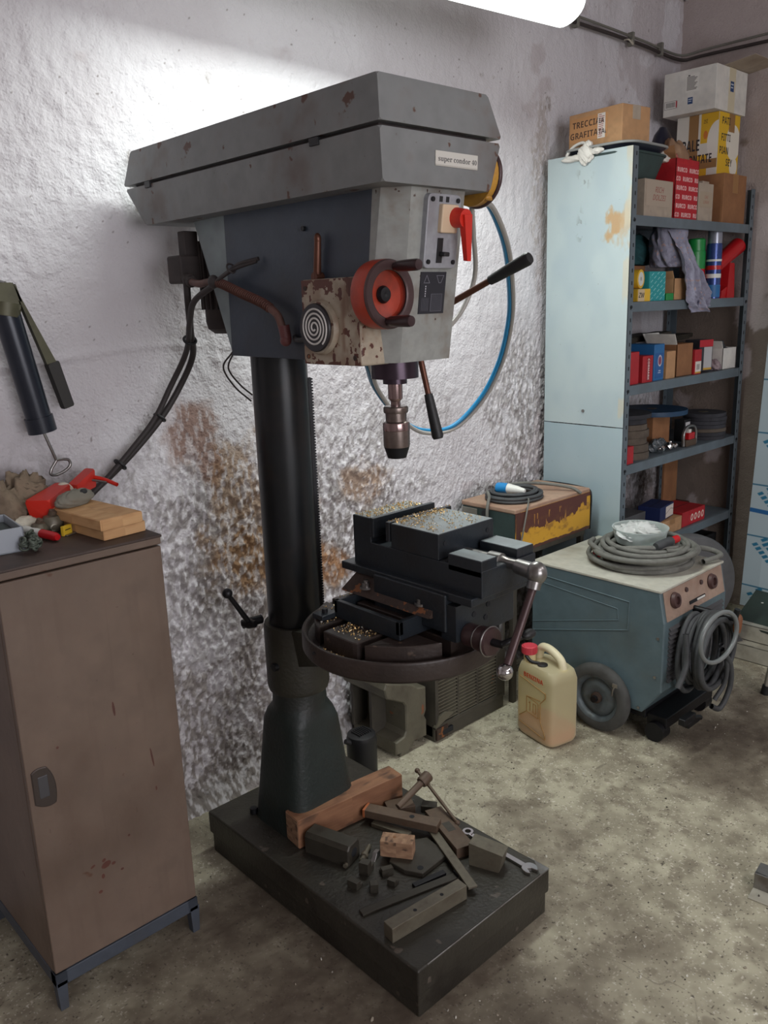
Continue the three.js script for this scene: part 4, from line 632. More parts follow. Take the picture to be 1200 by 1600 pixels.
{ const b = bar('thin_file', 'thin dark flat file lying behind the square bar', 'file', M.barDark, [1.06, -1.268], [1.318, -1.195], 0.022, 0.006); part('tang', hexa([[b.L / 2 - 0.01, 0.004, -0.009], [b.L / 2 + 0.02, 0.004, -0.005], [b.L / 2 - 0.01, 0.014, -0.009], [b.L / 2 + 0.02, 0.014, -0.005], [b.L / 2 - 0.01, 0.004, 0.009], [b.L / 2 + 0.02, 0.004, 0.005], [b.L / 2 - 0.01, 0.014, 0.009], [b.L / 2 + 0.02, 0.014, 0.005]], 0.001), M.blackSteel, b.t, { local: true }); }
bar('short_strip', 'short blackened strip beside the file', 'steel bar', M.blackSteel, [1.21, -1.245], [1.30, -1.225], 0.015, 0.008);
{ // small clamp dogs, nuts and step blocks
  const spots = [[1.115, -1.35, 0.2, 0.026, 0.02, 0.03, 'dark stepped clamping block at the outer edge of the small heap'], [1.14, -1.31, 0.9, 0.03, 0.022, 0.02, 'dark stepped clamping block lying nearest the thin file'], [1.17, -1.37, 0.4, 0.034, 0.034, 0.026, 'tallest stepped clamping block of the small heap'], [1.20, -1.33, 1.2, 0.024, 0.02, 0.03, 'dark stepped clamping block next to the weathered wood block'], [1.185, -1.29, 0.3, 0.022, 0.016, 0.022, 'smallest and flattest stepped clamping block of the heap']];
  for (const [x, z, a, w, h, d, lb] of spots) { const t = thing('step_block', lb, 'clamp block', [x, BY, z], a, 'small clamping blocks on the drill base'); part('block', prism([[-w / 2, 0], [w / 2, 0], [w / 2, h * 0.5], [w * 0.1, h * 0.5], [w * 0.1, h], [-w / 2, h]], -d / 2, d / 2, 'z', 0.001), M.barDark, t, { local: true }); }
  for (const [x, z, lb] of [[1.205, -1.415, 'short threaded clamp stud lying nearer the weathered wood block'], [1.165, -1.43, 'short threaded clamp stud lying against the dark grey steel block']]) { const t = thing('clamp_stud', lb, 'stud', [x, BY, z], 0.5, 'clamp studs'); part('stud', [cyl([-0.03, 0.008, 0], [0.035, 0.008, 0], 0.006, 0.006, 12)], M.barSteel, t, { local: true }); part('nut', cyl([-0.01, 0.008, 0], [0.002, 0.008, 0], 0.0105, 0.0105, 6), M.barSteel, t, { local: true }); }
  const t = thing('wing_piece', 'small bright steel wing piece beside the wood block', 'hardware', [1.225, BY, -1.395], 0.4); part('wing', prism([[-0.02, 0], [0.02, 0], [0.012, 0.014], [-0.004, 0.016]], -0.006, 0.006, 'z', 0.001), M.steel, t, { local: true });
}
// black ribbed cap standing on the floor behind the base
{
  const t = thing('ribbed_pot', 'black ribbed plastic pot standing behind the drill pedestal', 'pot', [1.60, 0, -1.87]);
  part('body', lathe([[0, 0], [0.046, 0], [0.049, 0.006], [0.05, 0.13], [0.046, 0.145], [0.03, 0.15], [0, 0.15]], [1.60, 0, -1.87], [0, 1, 0], 36), M.blackPlastic, t);
  const rib = []; for (let k = 0; k < 7; k++) rib.push(bx(1.574 + k * 0.008, 1.578 + k * 0.008, 0.148, 0.156, -1.892, -1.848, 0.001)); part('top_ribs', rib, M.blackPlastic, t);
  part('spout', cyl([1.56, 0.125, -1.87], [1.535, 0.14, -1.875], 0.01, 0.008), M.blackPlastic, t);
}

// ================================================================ sheet-metal cabinet by the wall
const cab = thing('metal_cabinet', 'tall narrow tan metal cabinet with a stained door', 'cabinet', [0.665, 0, -1.85]);
{
  part('carcass', [bx(0.489, 0.841, 0.092, 1.0, -2.055, -1.652, 0.003)], M.cabinet, cab);
  const d = part('door', bx(0.489, 0.841, 0.096, 0.998, -1.650, -1.635, 0.003), M.cabinet, cab);
  part('header', bx(0.488, 0.842, 1.002, 1.019, -2.056, -1.634, 0.003), M.cabinet, cab);
  part('top', bx(0.486, 0.844, 1.018, 1.024, -2.058, -1.632, 0.002), M.cabinetTop, cab, { label: 'dark worn top sheet' });
  const hs = new THREE.Shape(); { const w = 0.021, h = 0.042; hs.moveTo(-w, -h + 0.01); hs.lineTo(-w, h - 0.004); hs.quadraticCurveTo(-w + 0.01, h + 0.006, w * 0.4, h); hs.quadraticCurveTo(w * 1.4, 0.01, w * 0.9, -h); hs.quadraticCurveTo(0, -h - 0.008, -w, -h + 0.01); }
  const hg = new THREE.ExtrudeGeometry(hs, { depth: 0.003, bevelEnabled: true, bevelSize: 0.002, bevelThickness: 0.0015, bevelSegments: 1 }); hg.translate(0.522, 0.545, -1.636);
  const h = part('handle_plate', hg, std({ color: rgb(84, 76, 72), roughness: 0.35, metalness: 0.5 }), d, { label: 'recessed grey door handle' });
  part('handle_recess', bx(0.510, 0.531, 0.522, 0.572, -1.634, -1.6305, 0.0015), std({ color: rgb(96, 96, 100), roughness: 0.3, metalness: 0.5 }), h);
  for (const [x, y, w, hh, a] of [[0.63, 0.30, 0.012, 0.008, 0.3], [0.626, 0.313, 0.005, 0.004, 0.6], [0.647, 0.295, 0.005, 0.004, 0], [0.62, 0.275, 0.004, 0.006, 0], [0.665, 0.27, 0.004, 0.003, 0], [0.61, 0.24, 0.005, 0.004, 0], [0.69, 0.345, 0.003, 0.003, 0], [0.766, 0.51, 0.0022, 0.026, 0.1], [0.768, 0.43, 0.002, 0.006, 0], [0.56, 0.62, 0.003, 0.003, 0], [0.69, 0.66, 0.003, 0.018, 0.05], [0.60, 0.31, 0.006, 0.003, 0.4]]) { const g = new THREE.CircleGeometry(1, 9).scale(w, hh, 1).rotateZ(a).translate(x, y, -1.6346); part('paint_chip', g, M.maroon, d, { label: 'dark rusty paint chip' }); }
  part('base_frame', [bx(0.487, 0.843, 0.06, 0.094, -1.662, -1.634, 0.002), bx(0.487, 0.515, 0.06, 0.094, -2.056, -1.634, 0.002), bx(0.815, 0.843, 0.06, 0.094, -2.056, -1.634, 0.002)], M.cabinetBase, cab, { label: 'blue-grey angle-iron base' });
  for (const [x, z] of [[0.487, -1.634], [0.843 - 0.022, -1.634], [0.487, -2.032], [0.843 - 0.022, -2.032]]) part('leg', hexa([[x + 0.002, 0, z - 0.02], [x + 0.02, 0, z - 0.02], [x, 0.07, z - 0.024], [x + 0.024, 0.07, z - 0.024], [x + 0.002, 0, z], [x + 0.02, 0, z], [x, 0.07, z], [x + 0.024, 0.07, z]], 0.001), M.cabinetBase, cab);
}
const TY = 1.0242;
// things lying on the cabinet
{ const t = thing('pine_board', 'lower pale pine board on the cabinet top', 'wood board', [0.772, TY, -1.80], 0.1); part('board', bx(-0.052, 0.052, 0, 0.024, -0.118, 0.118, 0.002), M.pine, t, { local: true }); part('end_grain', bx(-0.05, 0.05, 0.001, 0.023, 0.1175, 0.1188, 0.0003), M.pine, t, { local: true }); }
{ const t = thing('pine_board', 'upper pale pine board with a slanted cut, stacked on the other', 'wood board', [0.762, TY + 0.0242, -1.79], 0.12); part('board', prism([[-0.054, 0.118], [0.05, 0.118], [0.052, -0.085], [0.02, -0.118], [-0.05, -0.09]], 0, 0.025, 'y', 0.002), M.pine, t, { local: true }); part('end_grain', bx(-0.05, 0.046, 0.001, 0.024, 0.1175, 0.1188, 0.0003), M.pine, t, { local: true }); }
{ // red heat-shrink/caulking gun
  const t = thing('caulking_gun', 'red plastic caulking pistol lying behind the pine boards', 'tool', [0.74, TY, -1.95], 0);
  part('barrel', [hexa([[0.665, TY + 0.02, -1.90], [0.70, TY + 0.02, -1.855], [0.655, TY + 0.07, -1.90], [0.695, TY + 0.07, -1.86], [0.775, TY + 0.03, -2.00], [0.79, TY + 0.03, -1.955], [0.77, TY + 0.08, -2.0], [0.785, TY + 0.08, -1.955]], 0.006)], M.redPlastic, t);
  part('frame', [hexa([[0.79, TY + 0.05, -1.975], [0.80, TY + 0.05, -1.945], [0.79, TY + 0.075, -1.98], [0.80, TY + 0.075, -1.95], [0.855, TY + 0.055, -2.02], [0.865, TY + 0.055, -1.99], [0.855, TY + 0.10, -2.02], [0.865, TY + 0.10, -1.99]], 0.004)], M.redPlastic, t);
  part('trigger', tube([[0.852, TY + 0.082, -2.0], [0.875, TY + 0.075, -1.97], [0.892, TY + 0.063, -1.93]], 0.005, 20), M.redPlastic, t);
  part('piston_rod', tube([[0.85, TY + 0.075, -1.985], [0.878, TY + 0.068, -1.955]], 0.003, 8), M.steel, t);
  part('collar_ring', lathe([[0, 0], [0.02, 0], [0.022, 0.01], [0.016, 0.016], [0, 0.016]], [0.772, TY + 0.06, -1.965], [0.6, 0.3, -0.6], 22), M.ragWhite, t);
}
{ const t = thing('grey_tin_box', 'pale grey tin box with a red sticker at the cabinet edge', 'tin', [0.56, TY, -1.80], -0.1);
  part('box', [bx(-0.06, 0.035, 0, 0.004, -0.09, 0.06, 0.001), bx(-0.06, 0.035, 0, 0.052, 0.056, 0.06, 0.001), bx(0.031, 0.035, 0, 0.052, -0.09, 0.06, 0.001), bx(-0.06, -0.056, 0, 0.052, -0.09, 0.06, 0.001), bx(-0.06, 0.035, 0, 0.052, -0.09, -0.086, 0.001)], std({ color: rgb(158, 164, 172), roughness: 0.45 }), t, { local: true });
  part('sticker', bx(-0.055, -0.02, 0.012, 0.036, 0.0598, 0.0608, 0.0003), M.redGloss, t, { local: true });
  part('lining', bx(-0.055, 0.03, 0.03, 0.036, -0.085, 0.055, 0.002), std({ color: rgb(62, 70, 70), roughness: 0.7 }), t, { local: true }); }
{ const t = thing('marker_pen', 'white marker with a red cap beside the grey tin', 'marker', [0.645, TY, -1.80], 0); part('barrel', lathe([[0, 0], [0.008, 0], [0.009, 0.004], [0.009, 0.06], [0.0085, 0.064], [0, 0.064]], [0.632, TY + 0.016, -1.86], [0.25, -0.05, 0.9], 18), M.whitePlastic, t); part('cap', lathe([[0, 0], [0.0098, 0], [0.0098, 0.045], [0.007, 0.053], [0, 0.054]], [0.648, TY + 0.013, -1.802], [0.25, -0.04, 0.9], 18), M.redGloss, t); }
{ const t = thing('chain_heap', 'green-grey coiled chain heap at the cabinet front edge', 'chain', [0.597, TY, -1.725], 0); const R = rng(610); for (let k = 0; k < 34; k++) { const a = k * 0.9, r = 0.012 + (k % 7) * 0.004; part('link', new THREE.TorusGeometry(0.0085, 0.0032, 7, 14).scale(1, 0.75, 1).rotateX(R() * 3).rotateY(R() * 3).translate(0.597 + Math.cos(a) * r * 0.8, TY + 0.011 + (k / 34) * 0.018, -1.735 + Math.sin(a) * r * 1.7), std({ color: rgb(84, 92, 82), roughness: 0.5, metalness: 0.3 }), t); } }
{ const t = thing('yellow_tag', 'small yellow cardboard tag in front of the pots', 'tag', [0.70, TY, -1.795], 0.5); part('card', bx(-0.014, 0.014, 0, 0.022, -0.004, 0.004, 0.001), M.tagYellow, t, { local: true }); part('print_line', bx(-0.009, 0.009, 0.012, 0.014, 0.0038, 0.0044, 0.0001), M.blackPlastic, t, { local: true }); part('clip', bx(-0.013, 0.02, 0, 0.003, -0.002, 0.012, 0.001), M.steel, t, { local: true }); }
for (const [x, z, s, lb] of [[0.655, -1.835, 1, 'smaller round grey cast fitting before the red caulking pistol'], [0.694, -1.855, 1.25, 'larger round grey cast fitting before the red caulking pistol']]) { const t = thing('cast_fitting', lb, 'fitting', [x, TY, z], 0, 'round cast fittings'); part('body', lathe([[0, 0], [0.012 * s, 0], [0.019 * s, 0.008 * s], [0.02 * s, 0.018 * s], [0.014 * s, 0.028 * s], [0.008 * s, 0.03 * s], [0, 0.03 * s]], [x, TY, z], [0, 1, 0], 24), M.barSteel, t); part('neck', cyl([x, TY + 0.028 * s, z], [x + 0.004, TY + 0.038 * s, z + 0.004], 0.007 * s), M.barBrown, t); }
{ const t = thing('oily_rag', 'grey-brown oily rag bunched against the wall on the cabinet', 'rag', [0.685, TY, -1.975]); part('cloth', [lump([0.69, TY, -1.995], 0.06, 0.075, 0.05, 621, 0.5, 2.6), lump([0.62, TY, -1.965], 0.07, 0.06, 0.07, 622, 0.5, 2.4)], M.rag, t); }
{ const t = thing('work_glove', 'off-white cotton work glove behind the grey tin', 'glove', [0.655, TY, -1.90]); const fg = [lump([0.64, TY, -1.90], 0.045, 0.026, 0.04, 631, 0.3, 2)]; for (let k = 0; k < 4; k++) fg.push(tube([[0.655, TY + 0.016, -1.895 + k * 0.002], [0.675 + k * 0.004, TY + 0.018, -1.882 + k * 0.012], [0.683 + k * 0.002, TY + 0.012, -1.862 + k * 0.014 - 0.012]], 0.0085, 14)); part('cloth', fg, M.ragWhite, t); }
{ const t = thing('rubber_glove', 'grey rubber-backed glove palm on top of the pine boards', 'glove', [0.752, TY + 0.05, -1.86], 0.4); part('palm', lump([0, 0, 0], 0.055, 0.022, 0.028, 641, 0.25, 1.8), std({ color: rgb(128, 124, 112), roughness: 0.8 }), t, { local: true }); part('dark_patch', lump([0.022, 0.014, 0.004], 0.024, 0.012, 0.016, 642, 0.2, 2), M.blackPlastic, t, { local: true }); }

// grease gun hung on the wall
{
  const t = thing('grease_gun', 'black grease gun hanging on the wall above the cabinet', 'grease gun', [0.75, 1.35, -2.04]);
  part('barrel', [cyl([0.722, 1.52, -2.045], [0.768, 1.245, -2.045], 0.030, 0.030, 32), cyl([0.765, 1.262, -2.045], [0.771, 1.225, -2.045], 0.034, 0.034, 28)], std({ color: rgb(40, 44, 54), roughness: 0.3, metalness: 0.2 }), t);
  const hd = part('head', [hexa([[0.695, 1.512, -2.075], [0.75, 1.512, -2.075], [0.70, 1.575, -2.07], [0.74, 1.575, -2.07], [0.695, 1.512, -2.02], [0.75, 1.512, -2.02], [0.70, 1.575, -2.025], [0.74, 1.575, -2.025]], 0.005), cyl([0.726, 1.53, -2.045], [0.720, 1.50, -2.045], 0.033, 0.033, 28)], M.oliveSteel, t);
  part('lever', [hexa([[0.735, 1.545, -2.05], [0.758, 1.53, -2.05], [0.738, 1.555, -2.05], [0.748, 1.572, -2.05], [0.735, 1.545, -2.03], [0.758, 1.53, -2.03], [0.738, 1.555, -2.03], [0.748, 1.572, -2.03]], 0.002), hull([[0.742, 1.575, -2.048], [0.752, 1.535, -2.048], [0.80, 1.375, -2.048], [0.822, 1.385, -2.048], [0.742, 1.575, -2.03], [0.752, 1.535, -2.03], [0.80, 1.375, -2.03], [0.822, 1.385, -2.03]])], M.oliveSteel, t);
  part('lever_grip', hexa([[0.825, 1.275, -2.052], [0.85, 1.282, -2.052], [0.797, 1.385, -2.052], [0.825, 1.392, -2.052], [0.825, 1.275, -2.026], [0.85, 1.282, -2.026], [0.797, 1.385, -2.026], [0.825, 1.392, -2.026]], 0.004), std({ color: rgb(46, 44, 42), roughness: 0.6 }), t);
  const rod = part('pull_rod', cyl([0.770, 1.232, -2.045], [0.795, 1.15, -2.045], 0.0038), M.steel, t);
  part('pull_handle', tube([[0.795, 1.15, -2.045], [0.779, 1.128, -2.045], [0.777, 1.118, -2.045], [0.788, 1.114, -2.045], [0.815, 1.122, -2.045], [0.828, 1.134, -2.045], [0.826, 1.146, -2.045], [0.815, 1.15, -2.045], [0.796, 1.151, -2.045]], 0.0038, 60), M.steel, rod);
  part('wall_nail', cyl([0.725, 1.585, -2.10], [0.725, 1.575, -2.03], 0.003), M.steel, t);
}

// ================================================================ machines on the floor behind the drill
{ // I-shaped iron bed casting lying on the floor
  const t = thing('bed_casting', 'grey cast-iron bed section lying on the floor behind the pedestal', 'casting', [1.79, 0, -1.95]);
  const pf = [[1.755, 0], [1.80, 0], [1.80, 0.014], [1.815, 0.014], [1.825, 0.034], [1.885, 0.03], [1.885, 0.09], [1.875, 0.11], [1.885, 0.13], [1.885, 0.215], [1.845, 0.225], [1.82, 0.245], [1.70, 0.29], [1.69, 0.27], [1.70, 0.235], [1.775, 0.195], [1.785, 0.18], [1.785, 0.085], [1.775, 0.068], [1.735, 0.06], [1.735, 0.014], [1.755, 0.012]];
  part('casting', prism(pf, -2.07, -1.85, 'z', 0.004), M.machineOlive, t);
  part('web_rib', [bx(1.72, 1.79, 0.06, 0.23, -1.965, -1.95, 0.003), bx(1.72, 1.79, 0.06, 0.23, -2.06, -2.045, 0.003)], M.machineDark, t);
}
{ // low ventilated power unit with a louvred front
  const t = thing('louvred_power_unit', 'low dark power unit with a louvred front behind the drill', 'power unit', [2.09, 0, -1.93]);
  const x0 = 1.905, x1 = 2.285, z1 = -1.825;
  part('casing', [bx(x0, x1, 0.012, 0.50, -2.06, z1 - 0.012, 0.006), bx(x0, x1, 0, 0.06, -2.05, z1 - 0.006, 0.004)], M.machineDark, t);
  const f = part('front_frame', [bx(x0, x0 + 0.016, 0.06, 0.5, z1 - 0.016, z1, 0.002), bx(x1 - 0.05, x1, 0.06, 0.5, z1 - 0.016, z1, 0.002), bx(x0, x1, 0.048, 0.066, z1 - 0.016, z1, 0.002), bx(x0, x1, 0.46, 0.5, z1 - 0.016, z1, 0.002), bx(2.02, 2.03, 0.06, 0.5, z1 - 0.016, z1 - 0.002, 0.002), bx(2.125, 2.135, 0.06, 0.5, z1 - 0.016, z1 - 0.002, 0.002)], M.machineDark, t);
  for (let k = 0; k < 30; k++) { const y = 0.075 + k * 0.0128; part('louvre', hexa([[x0 + 0.014, y, z1 - 0.014], [x1 - 0.048, y, z1 - 0.014], [x0 + 0.014, y + 0.003, z1 - 0.014], [x1 - 0.048, y + 0.003, z1 - 0.014], [x0 + 0.014, y - 0.005, z1 - 0.003], [x1 - 0.048, y - 0.005, z1 - 0.003], [x0 + 0.014, y - 0.002, z1 - 0.003], [x1 - 0.048, y - 0.002, z1 - 0.003]], 0.0005), M.machineOlive, f); }
  part('corner_foot', [bx(x0 + 0.002, x0 + 0.06, 0.008, 0.055, z1 - 0.01, z1 + 0.004, 0.003)], M.rustIron, t);
  part('foot_slot', bx(x0 + 0.03, x0 + 0.085, 0.02, 0.04, z1 - 0.006, z1 + 0.0048, 0.002), M.slot, t);
  part('side_bracket', hull([[x0 - 0.004, 0.06, z1 + 0.005], [x0 + 0.09, 0.09, z1 + 0.005], [x0 + 0.05, 0.105, z1 + 0.005], [x0 + 0.015, 0.10, z1 + 0.005], [x0 - 0.004, 0.06, z1 - 0.01], [x0 + 0.09, 0.09, z1 - 0.01], [x0 + 0.05, 0.105, z1 - 0.01], [x0 + 0.015, 0.10, z1 - 0.01]]), M.machineOlive, t);
}
// ---------------------------------------------------------------- petrol can
{
  const t = thing('jerrycan', 'translucent plastic jerrycan with a pink cap and orange fuel at the bottom', 'jerrycan', [2.218, 0, -1.585], -0.21);
  const w = 0.066, d = 0.093, h = 0.262;
  const sec = (y, k, n = 5) => ({ y, r: d * k, n, sx: w / d, sz: 1 });
  const can = new THREE.MeshPhysicalMaterial({ color: rgb(240, 231, 190), roughness: 0.6, transmission: 0.62, thickness: 0, side: THREE.DoubleSide });
  part('body', rings([sec(0.001, 0.86, 4), sec(0.006, 0.97), sec(0.02, 1.0, 7), sec(0.235, 1.0, 7), sec(0.252, 0.985), sec(0.266, 0.93), sec(0.274, 0.84, 4)], 72), can, t, { local: true });
  part('fuel', rings([sec(0.004, 0.85, 4), sec(0.009, 0.945), sec(0.02, 0.972, 7), sec(0.052, 0.972, 7)], 48), std({ color: rgb(196, 84, 18), roughness: 0.4 }), t, { local: true, label: 'orange fuel' });
  // moulded grip along the top (running front to back)
  part('grip', tube([[0.012, 0.262, 0.066], [0.012, 0.296, 0.056], [0.012, 0.316, 0.02], [0.012, 0.322, -0.02], [0.012, 0.315, -0.042], [0.012, 0.27, -0.06]], 0.0145, 60, false, 14), std({ color: rgb(222, 212, 178), roughness: 0.5 }), t, { local: true });
  const nk = part('neck', cyl([-0.028, 0.262, -0.058], [-0.03, 0.302, -0.060], 0.021, 0.021, 28), std({ color: rgb(216, 198, 150), roughness: 0.5 }), t, { local: true });
  const capg = []; for (let k = 0; k < 28; k++) { const a = k / 28 * Math.PI * 2; capg.push(bx(0.0245, 0.0275, -0.012, 0.012, -0.0016, 0.0016, 0.0004).rotateY(a).translate(-0.03, 0.314, -0.06)); }
  part('cap', [lathe([[0, 0.328], [0.022, 0.328], [0.0255, 0.324], [0.0258, 0.30], [0, 0.30]].reverse(), [-0.03, 0, -0.06], [0, 1, 0], 32), ...capg], M.pinkCap, t, { local: true, label: 'pink screw cap' });
  part('cap_strap', [tube([[-0.05, 0.296, -0.055], [-0.048, 0.282, -0.03], [-0.03, 0.278, -0.008]], 0.006, 16), lathe([[0, 0], [0.018, 0], [0.018, 0.006], [0.012, 0.009], [0, 0.009]], [-0.026, 0.272, 0.004], [0, 1, 0], 24)], M.blackPlastic, t, { local: true });
  // embossed panel lines and figures on the broad side
  const X = -w - 0.0008, em = std({ color: rgb(158, 122, 72), roughness: 0.6 }), ln = (pts) => tube(pts.map(([z, y]) => [X, y, z]), 0.0016, pts.length * 2, false, 6);
  const seg = (a, b) => cyl([X, a[1], a[0]], [X, b[1], b[0]], 0.0016, 0.0016, 6);
  const poly = [[-0.068, 0.222], [0.066, 0.20], [0.066, 0.185], [0.04, 0.155], [0.04, 0.09], [0.066, 0.04], [0.066, 0.03], [-0.068, 0.048]];
  const sq = [[-0.03, 0.158], [0.03, 0.15], [0.03, 0.095], [-0.03, 0.10]];
  const lines = []; poly.forEach((p, i) => { if (i !== poly.length - 1) lines.push(seg(p, poly[i + 1])); }); sq.forEach((p, i) => lines.push(seg(p, sq[(i + 1) % 4]))); lines.push(seg([-0.03, 0.10], [-0.068, 0.07]), seg([-0.03, 0.158], [0.04, 0.165]));
  part('moulded_panel', lines, em, t, { local: true });
  part('moulded_figures', [seg([-0.012, 0.142], [-0.012, 0.108]), seg([0.004, 0.141], [0.004, 0.108]), seg([0.018, 0.140], [0.018, 0.107]), seg([0.004, 0.141], [0.018, 0.140]), seg([0.004, 0.108], [0.018, 0.107]), seg([-0.018, 0.136], [-0.012, 0.142])], em, t, { local: true, label: 'embossed figure 10' });
  { const g = new TextGeometry('BENZINA', { font: boldFont, size: 0.0165, depth: 0.0006, curveSegments: 3, bevelEnabled: false }); g.computeBoundingBox(); g.translate(-g.boundingBox.max.x / 2, 0, 0).rotateY(-Math.PI / 2); part('lettering', g.translate(-w - 0.0001, 0.228, 0.002), std({ color: rgb(196, 70, 44), roughness: 0.6 }), t, { local: true, label: 'red lettering reading BENZINA' }); }
}
// ---------------------------------------------------------------- wheeled welding set
const WX0 = 2.40, WX1 = 2.84, WZ0 = -1.79, WZ1 = -1.255, WT = 0.562;
const weld = thing('welding_set', 'grey wheeled welding set with coiled leads on its front', 'welder', [2.62, 0, -1.5]);
{
  const side = [[WZ0, 0.20], [WZ0 + 0.02, 0.165], [-1.36, 0.11], [-1.325, 0.11], [WZ1, 0.205], [WZ1, 0.45], [WZ1 - 0.022, 0.556], [WZ0, 0.556]];
  const body = part('casing', prism(side, WX0, WX1, 'x', 0.004), M.weldBody, weld);
  part('top_cover', bx(WX0 - 0.003, WX1 + 0.003, 0.552, WT, WZ0 - 0.003, WZ1 - 0.016, 0.003), M.weldTop, weld, { label: 'pale dusty top cover' });
  // pressed trapezoid on the side
  const pr = (a, b, r = 0.0022) => cyl([WX0 - 0.0006, a[1], a[0]], [WX0 - 0.0006, b[1], b[0]], r, r, 8);
  part('pressed_outline', [pr([-1.785, 0.517], [-1.385, 0.497]), pr([-1.385, 0.497], [-1.388, 0.395]), pr([-1.388, 0.395], [-1.785, 0.29]), pr([-1.785, 0.49], [-1.43, 0.462], 0.0016), pr([-1.43, 0.462], [-1.425, 0.422], 0.0016), pr([-1.425, 0.422], [-1.785, 0.325], 0.0016)], M.weldBody, body, { label: 'pressed trapezoid outline' });
  for (const [z, y] of [[-1.275, 0.395], [-1.28, 0.255], [-1.335, 0.125]]) part('case_screw', cyl([WX0 + 0.001, y, z], [WX0 - 0.003, y, z], 0.005, 0.005, 14), M.steel, body);
  // front: sloping control panel and louvres
  const slope = 0.022 / 0.106, ang = Math.atan(slope);
  const onF = (g, x, y, w = 0) => g.rotateX(-ang).translate(x, y, WZ1 - (y - 0.45) * slope + w + 0.001);
  const cp = part('control_panel', onF(bx(-0.205, 0.205, -0.05, 0.05, -0.001, 0.002, 0.001), 2.62, 0.502), M.weldPanel, weld, { label: 'beige control panel' });
  for (const x of [2.475, 2.735]) part('output_socket', onF(lathe([[0, 0], [0.026, 0], [0.028, 0.004], [0.024, 0.014], [0.014, 0.015], [0.013, 0.006], [0, 0.006]], [0, 0, 0], [0, 0, 1], 28), x, 0.512, 0.002), std({ color: rgb(74, 50, 48), roughness: 0.5 }), cp);
  for (const x of [2.56, 2.665]) part('indicator', onF(new THREE.CylinderGeometry(0.008, 0.009, 0.006, 18).rotateX(Math.PI / 2), x, 0.527, 0.004), std({ color: rgb(70, 48, 46), roughness: 0.4 }), cp);
  part('current_scale', onF(bx(-0.055, 0.055, -0.006, 0.006, 0, 0.003, 0.001), 2.625, 0.478, 0.002), M.slot, cp); part('scale_pointer', onF(bx(-0.02, 0.035, -0.0035, 0.0035, 0, 0.003, 0.001), 2.64, 0.478, 0.0035), M.whitePlastic, cp);
  for (let k = 0; k < 13; k++) { const y = 0.235 + k * 0.0155; part('louvre', hexa([[2.43, y, WZ1 - 0.001], [2.81, y, WZ1 - 0.001], [2.43, y + 0.009, WZ1 - 0.001], [2.81, y + 0.009, WZ1 - 0.001], [2.43, y - 0.002, WZ1 + 0.009], [2.81, y - 0.002, WZ1 + 0.009], [2.43, y + 0.001, WZ1 + 0.009], [2.81, y + 0.001, WZ1 + 0.009]], 0.0006), M.darkGrey, body); }
  part('underframe', [bx(2.44, 2.80, 0.07, 0.125, -1.42, -1.33, 0.004), bx(2.45, 2.79, 0.05, 0.09, -1.33, -1.255, 0.004), cyl([2.43, 0.035, -1.29], [2.48, 0.035, -1.29], 0.035), cyl([2.74, 0.035, -1.29], [2.79, 0.035, -1.29], 0.035)], M.blackSteel, weld);
  part('axle', cyl([2.345, 0.125, -1.48], [2.90, 0.125, -1.48], 0.012), M.blackSteel, weld);
  for (const s of [-1, 1]) {
    const c = s < 0 ? [2.378, 0.125, -1.48] : [2.862, 0.125, -1.48], d = [s, 0, 0];
    const w = part('wheel', lathe([[0.082, -0.018], [0.088, -0.022], [0.108, -0.023], [0.120, -0.016], [0.125, -0.004], [0.125, 0.004], [0.120, 0.014], [0.108, 0.021], [0.088, 0.020], [0.082, 0.016], [0.082, -0.018]], c, d, 56), M.tyre, weld, { label: 'solid rubber tyre' });
    part('rim', lathe([[0, 0.004], [0.02, 0.006], [0.045, 0.014], [0.056, 0.010], [0.070, 0.002], [0.074, 0.012], [0.080, 0.017], [0.086, 0.020], [0.086, 0.014], [0.080, 0.008], [0.074, -0.006], [0, -0.006]], c, d, 44), M.wheelSteel, w);
    part('hub', lathe([[0, 0.004], [0.02, 0.004], [0.02, 0.016], [0.012, 0.02], [0, 0.02]], c, d, 20), M.rustIron, w);
    if (s < 0) part('bent_tag', [tube([[2.352, 0.16, -1.41], [2.348, 0.185, -1.405], [2.35, 0.205, -1.398]], 0.003, 12), bx(2.347, 2.352, 0.196, 0.210, -1.408, -1.388, 0.001)], M.steel, w);
  }
  // leads hung in loops on the front
  const loops = [], R = rng(700);
  for (let k = 0; k < 9; k++) { const cx = 2.56 + (R() - 0.5) * 0.05, top = 0.445 + R() * 0.03, bot = 0.14 + R() * 0.09, w = 0.075 + R() * 0.045, z = -1.225 + k * 0.0105, p = []; for (let i = 0; i < 12; i++) { const a = i / 12 * Math.PI * 2; p.push([cx + Math.sin(a) * w * (1 - 0.25 * Math.cos(a)), (top + bot) / 2 + Math.cos(a) * (top - bot) / 2, z + Math.sin(a * 2) * 0.006]); } loops.push(tube(p, 0.0095, 90, true, 9)); }
  part('hanging_lead', loops, M.cableDark, weld, { label: 'black welding lead hung in loops' });
  part('lead_hook', [cyl([2.60, 0.452, -1.26], [2.60, 0.452, -1.11], 0.011), cyl([2.60, 0.445, -1.115], [2.60, 0.485, -1.105], 0.010)], M.blackSteel, weld);
  { const p = []; for (let i = 0; i < 14; i++) { const a = i / 14 * Math.PI * 2; p.push([2.475 + Math.cos(a) * 0.10, 0.425 + Math.sin(a) * 0.083, -1.105 + Math.cos(a) * 0.012]); } part('hose_ring', tube(p, 0.0075, 90, true, 10), std({ color: rgb(112, 116, 116), roughness: 0.25 }), weld, { label: 'glossy grey hose ring' }); }
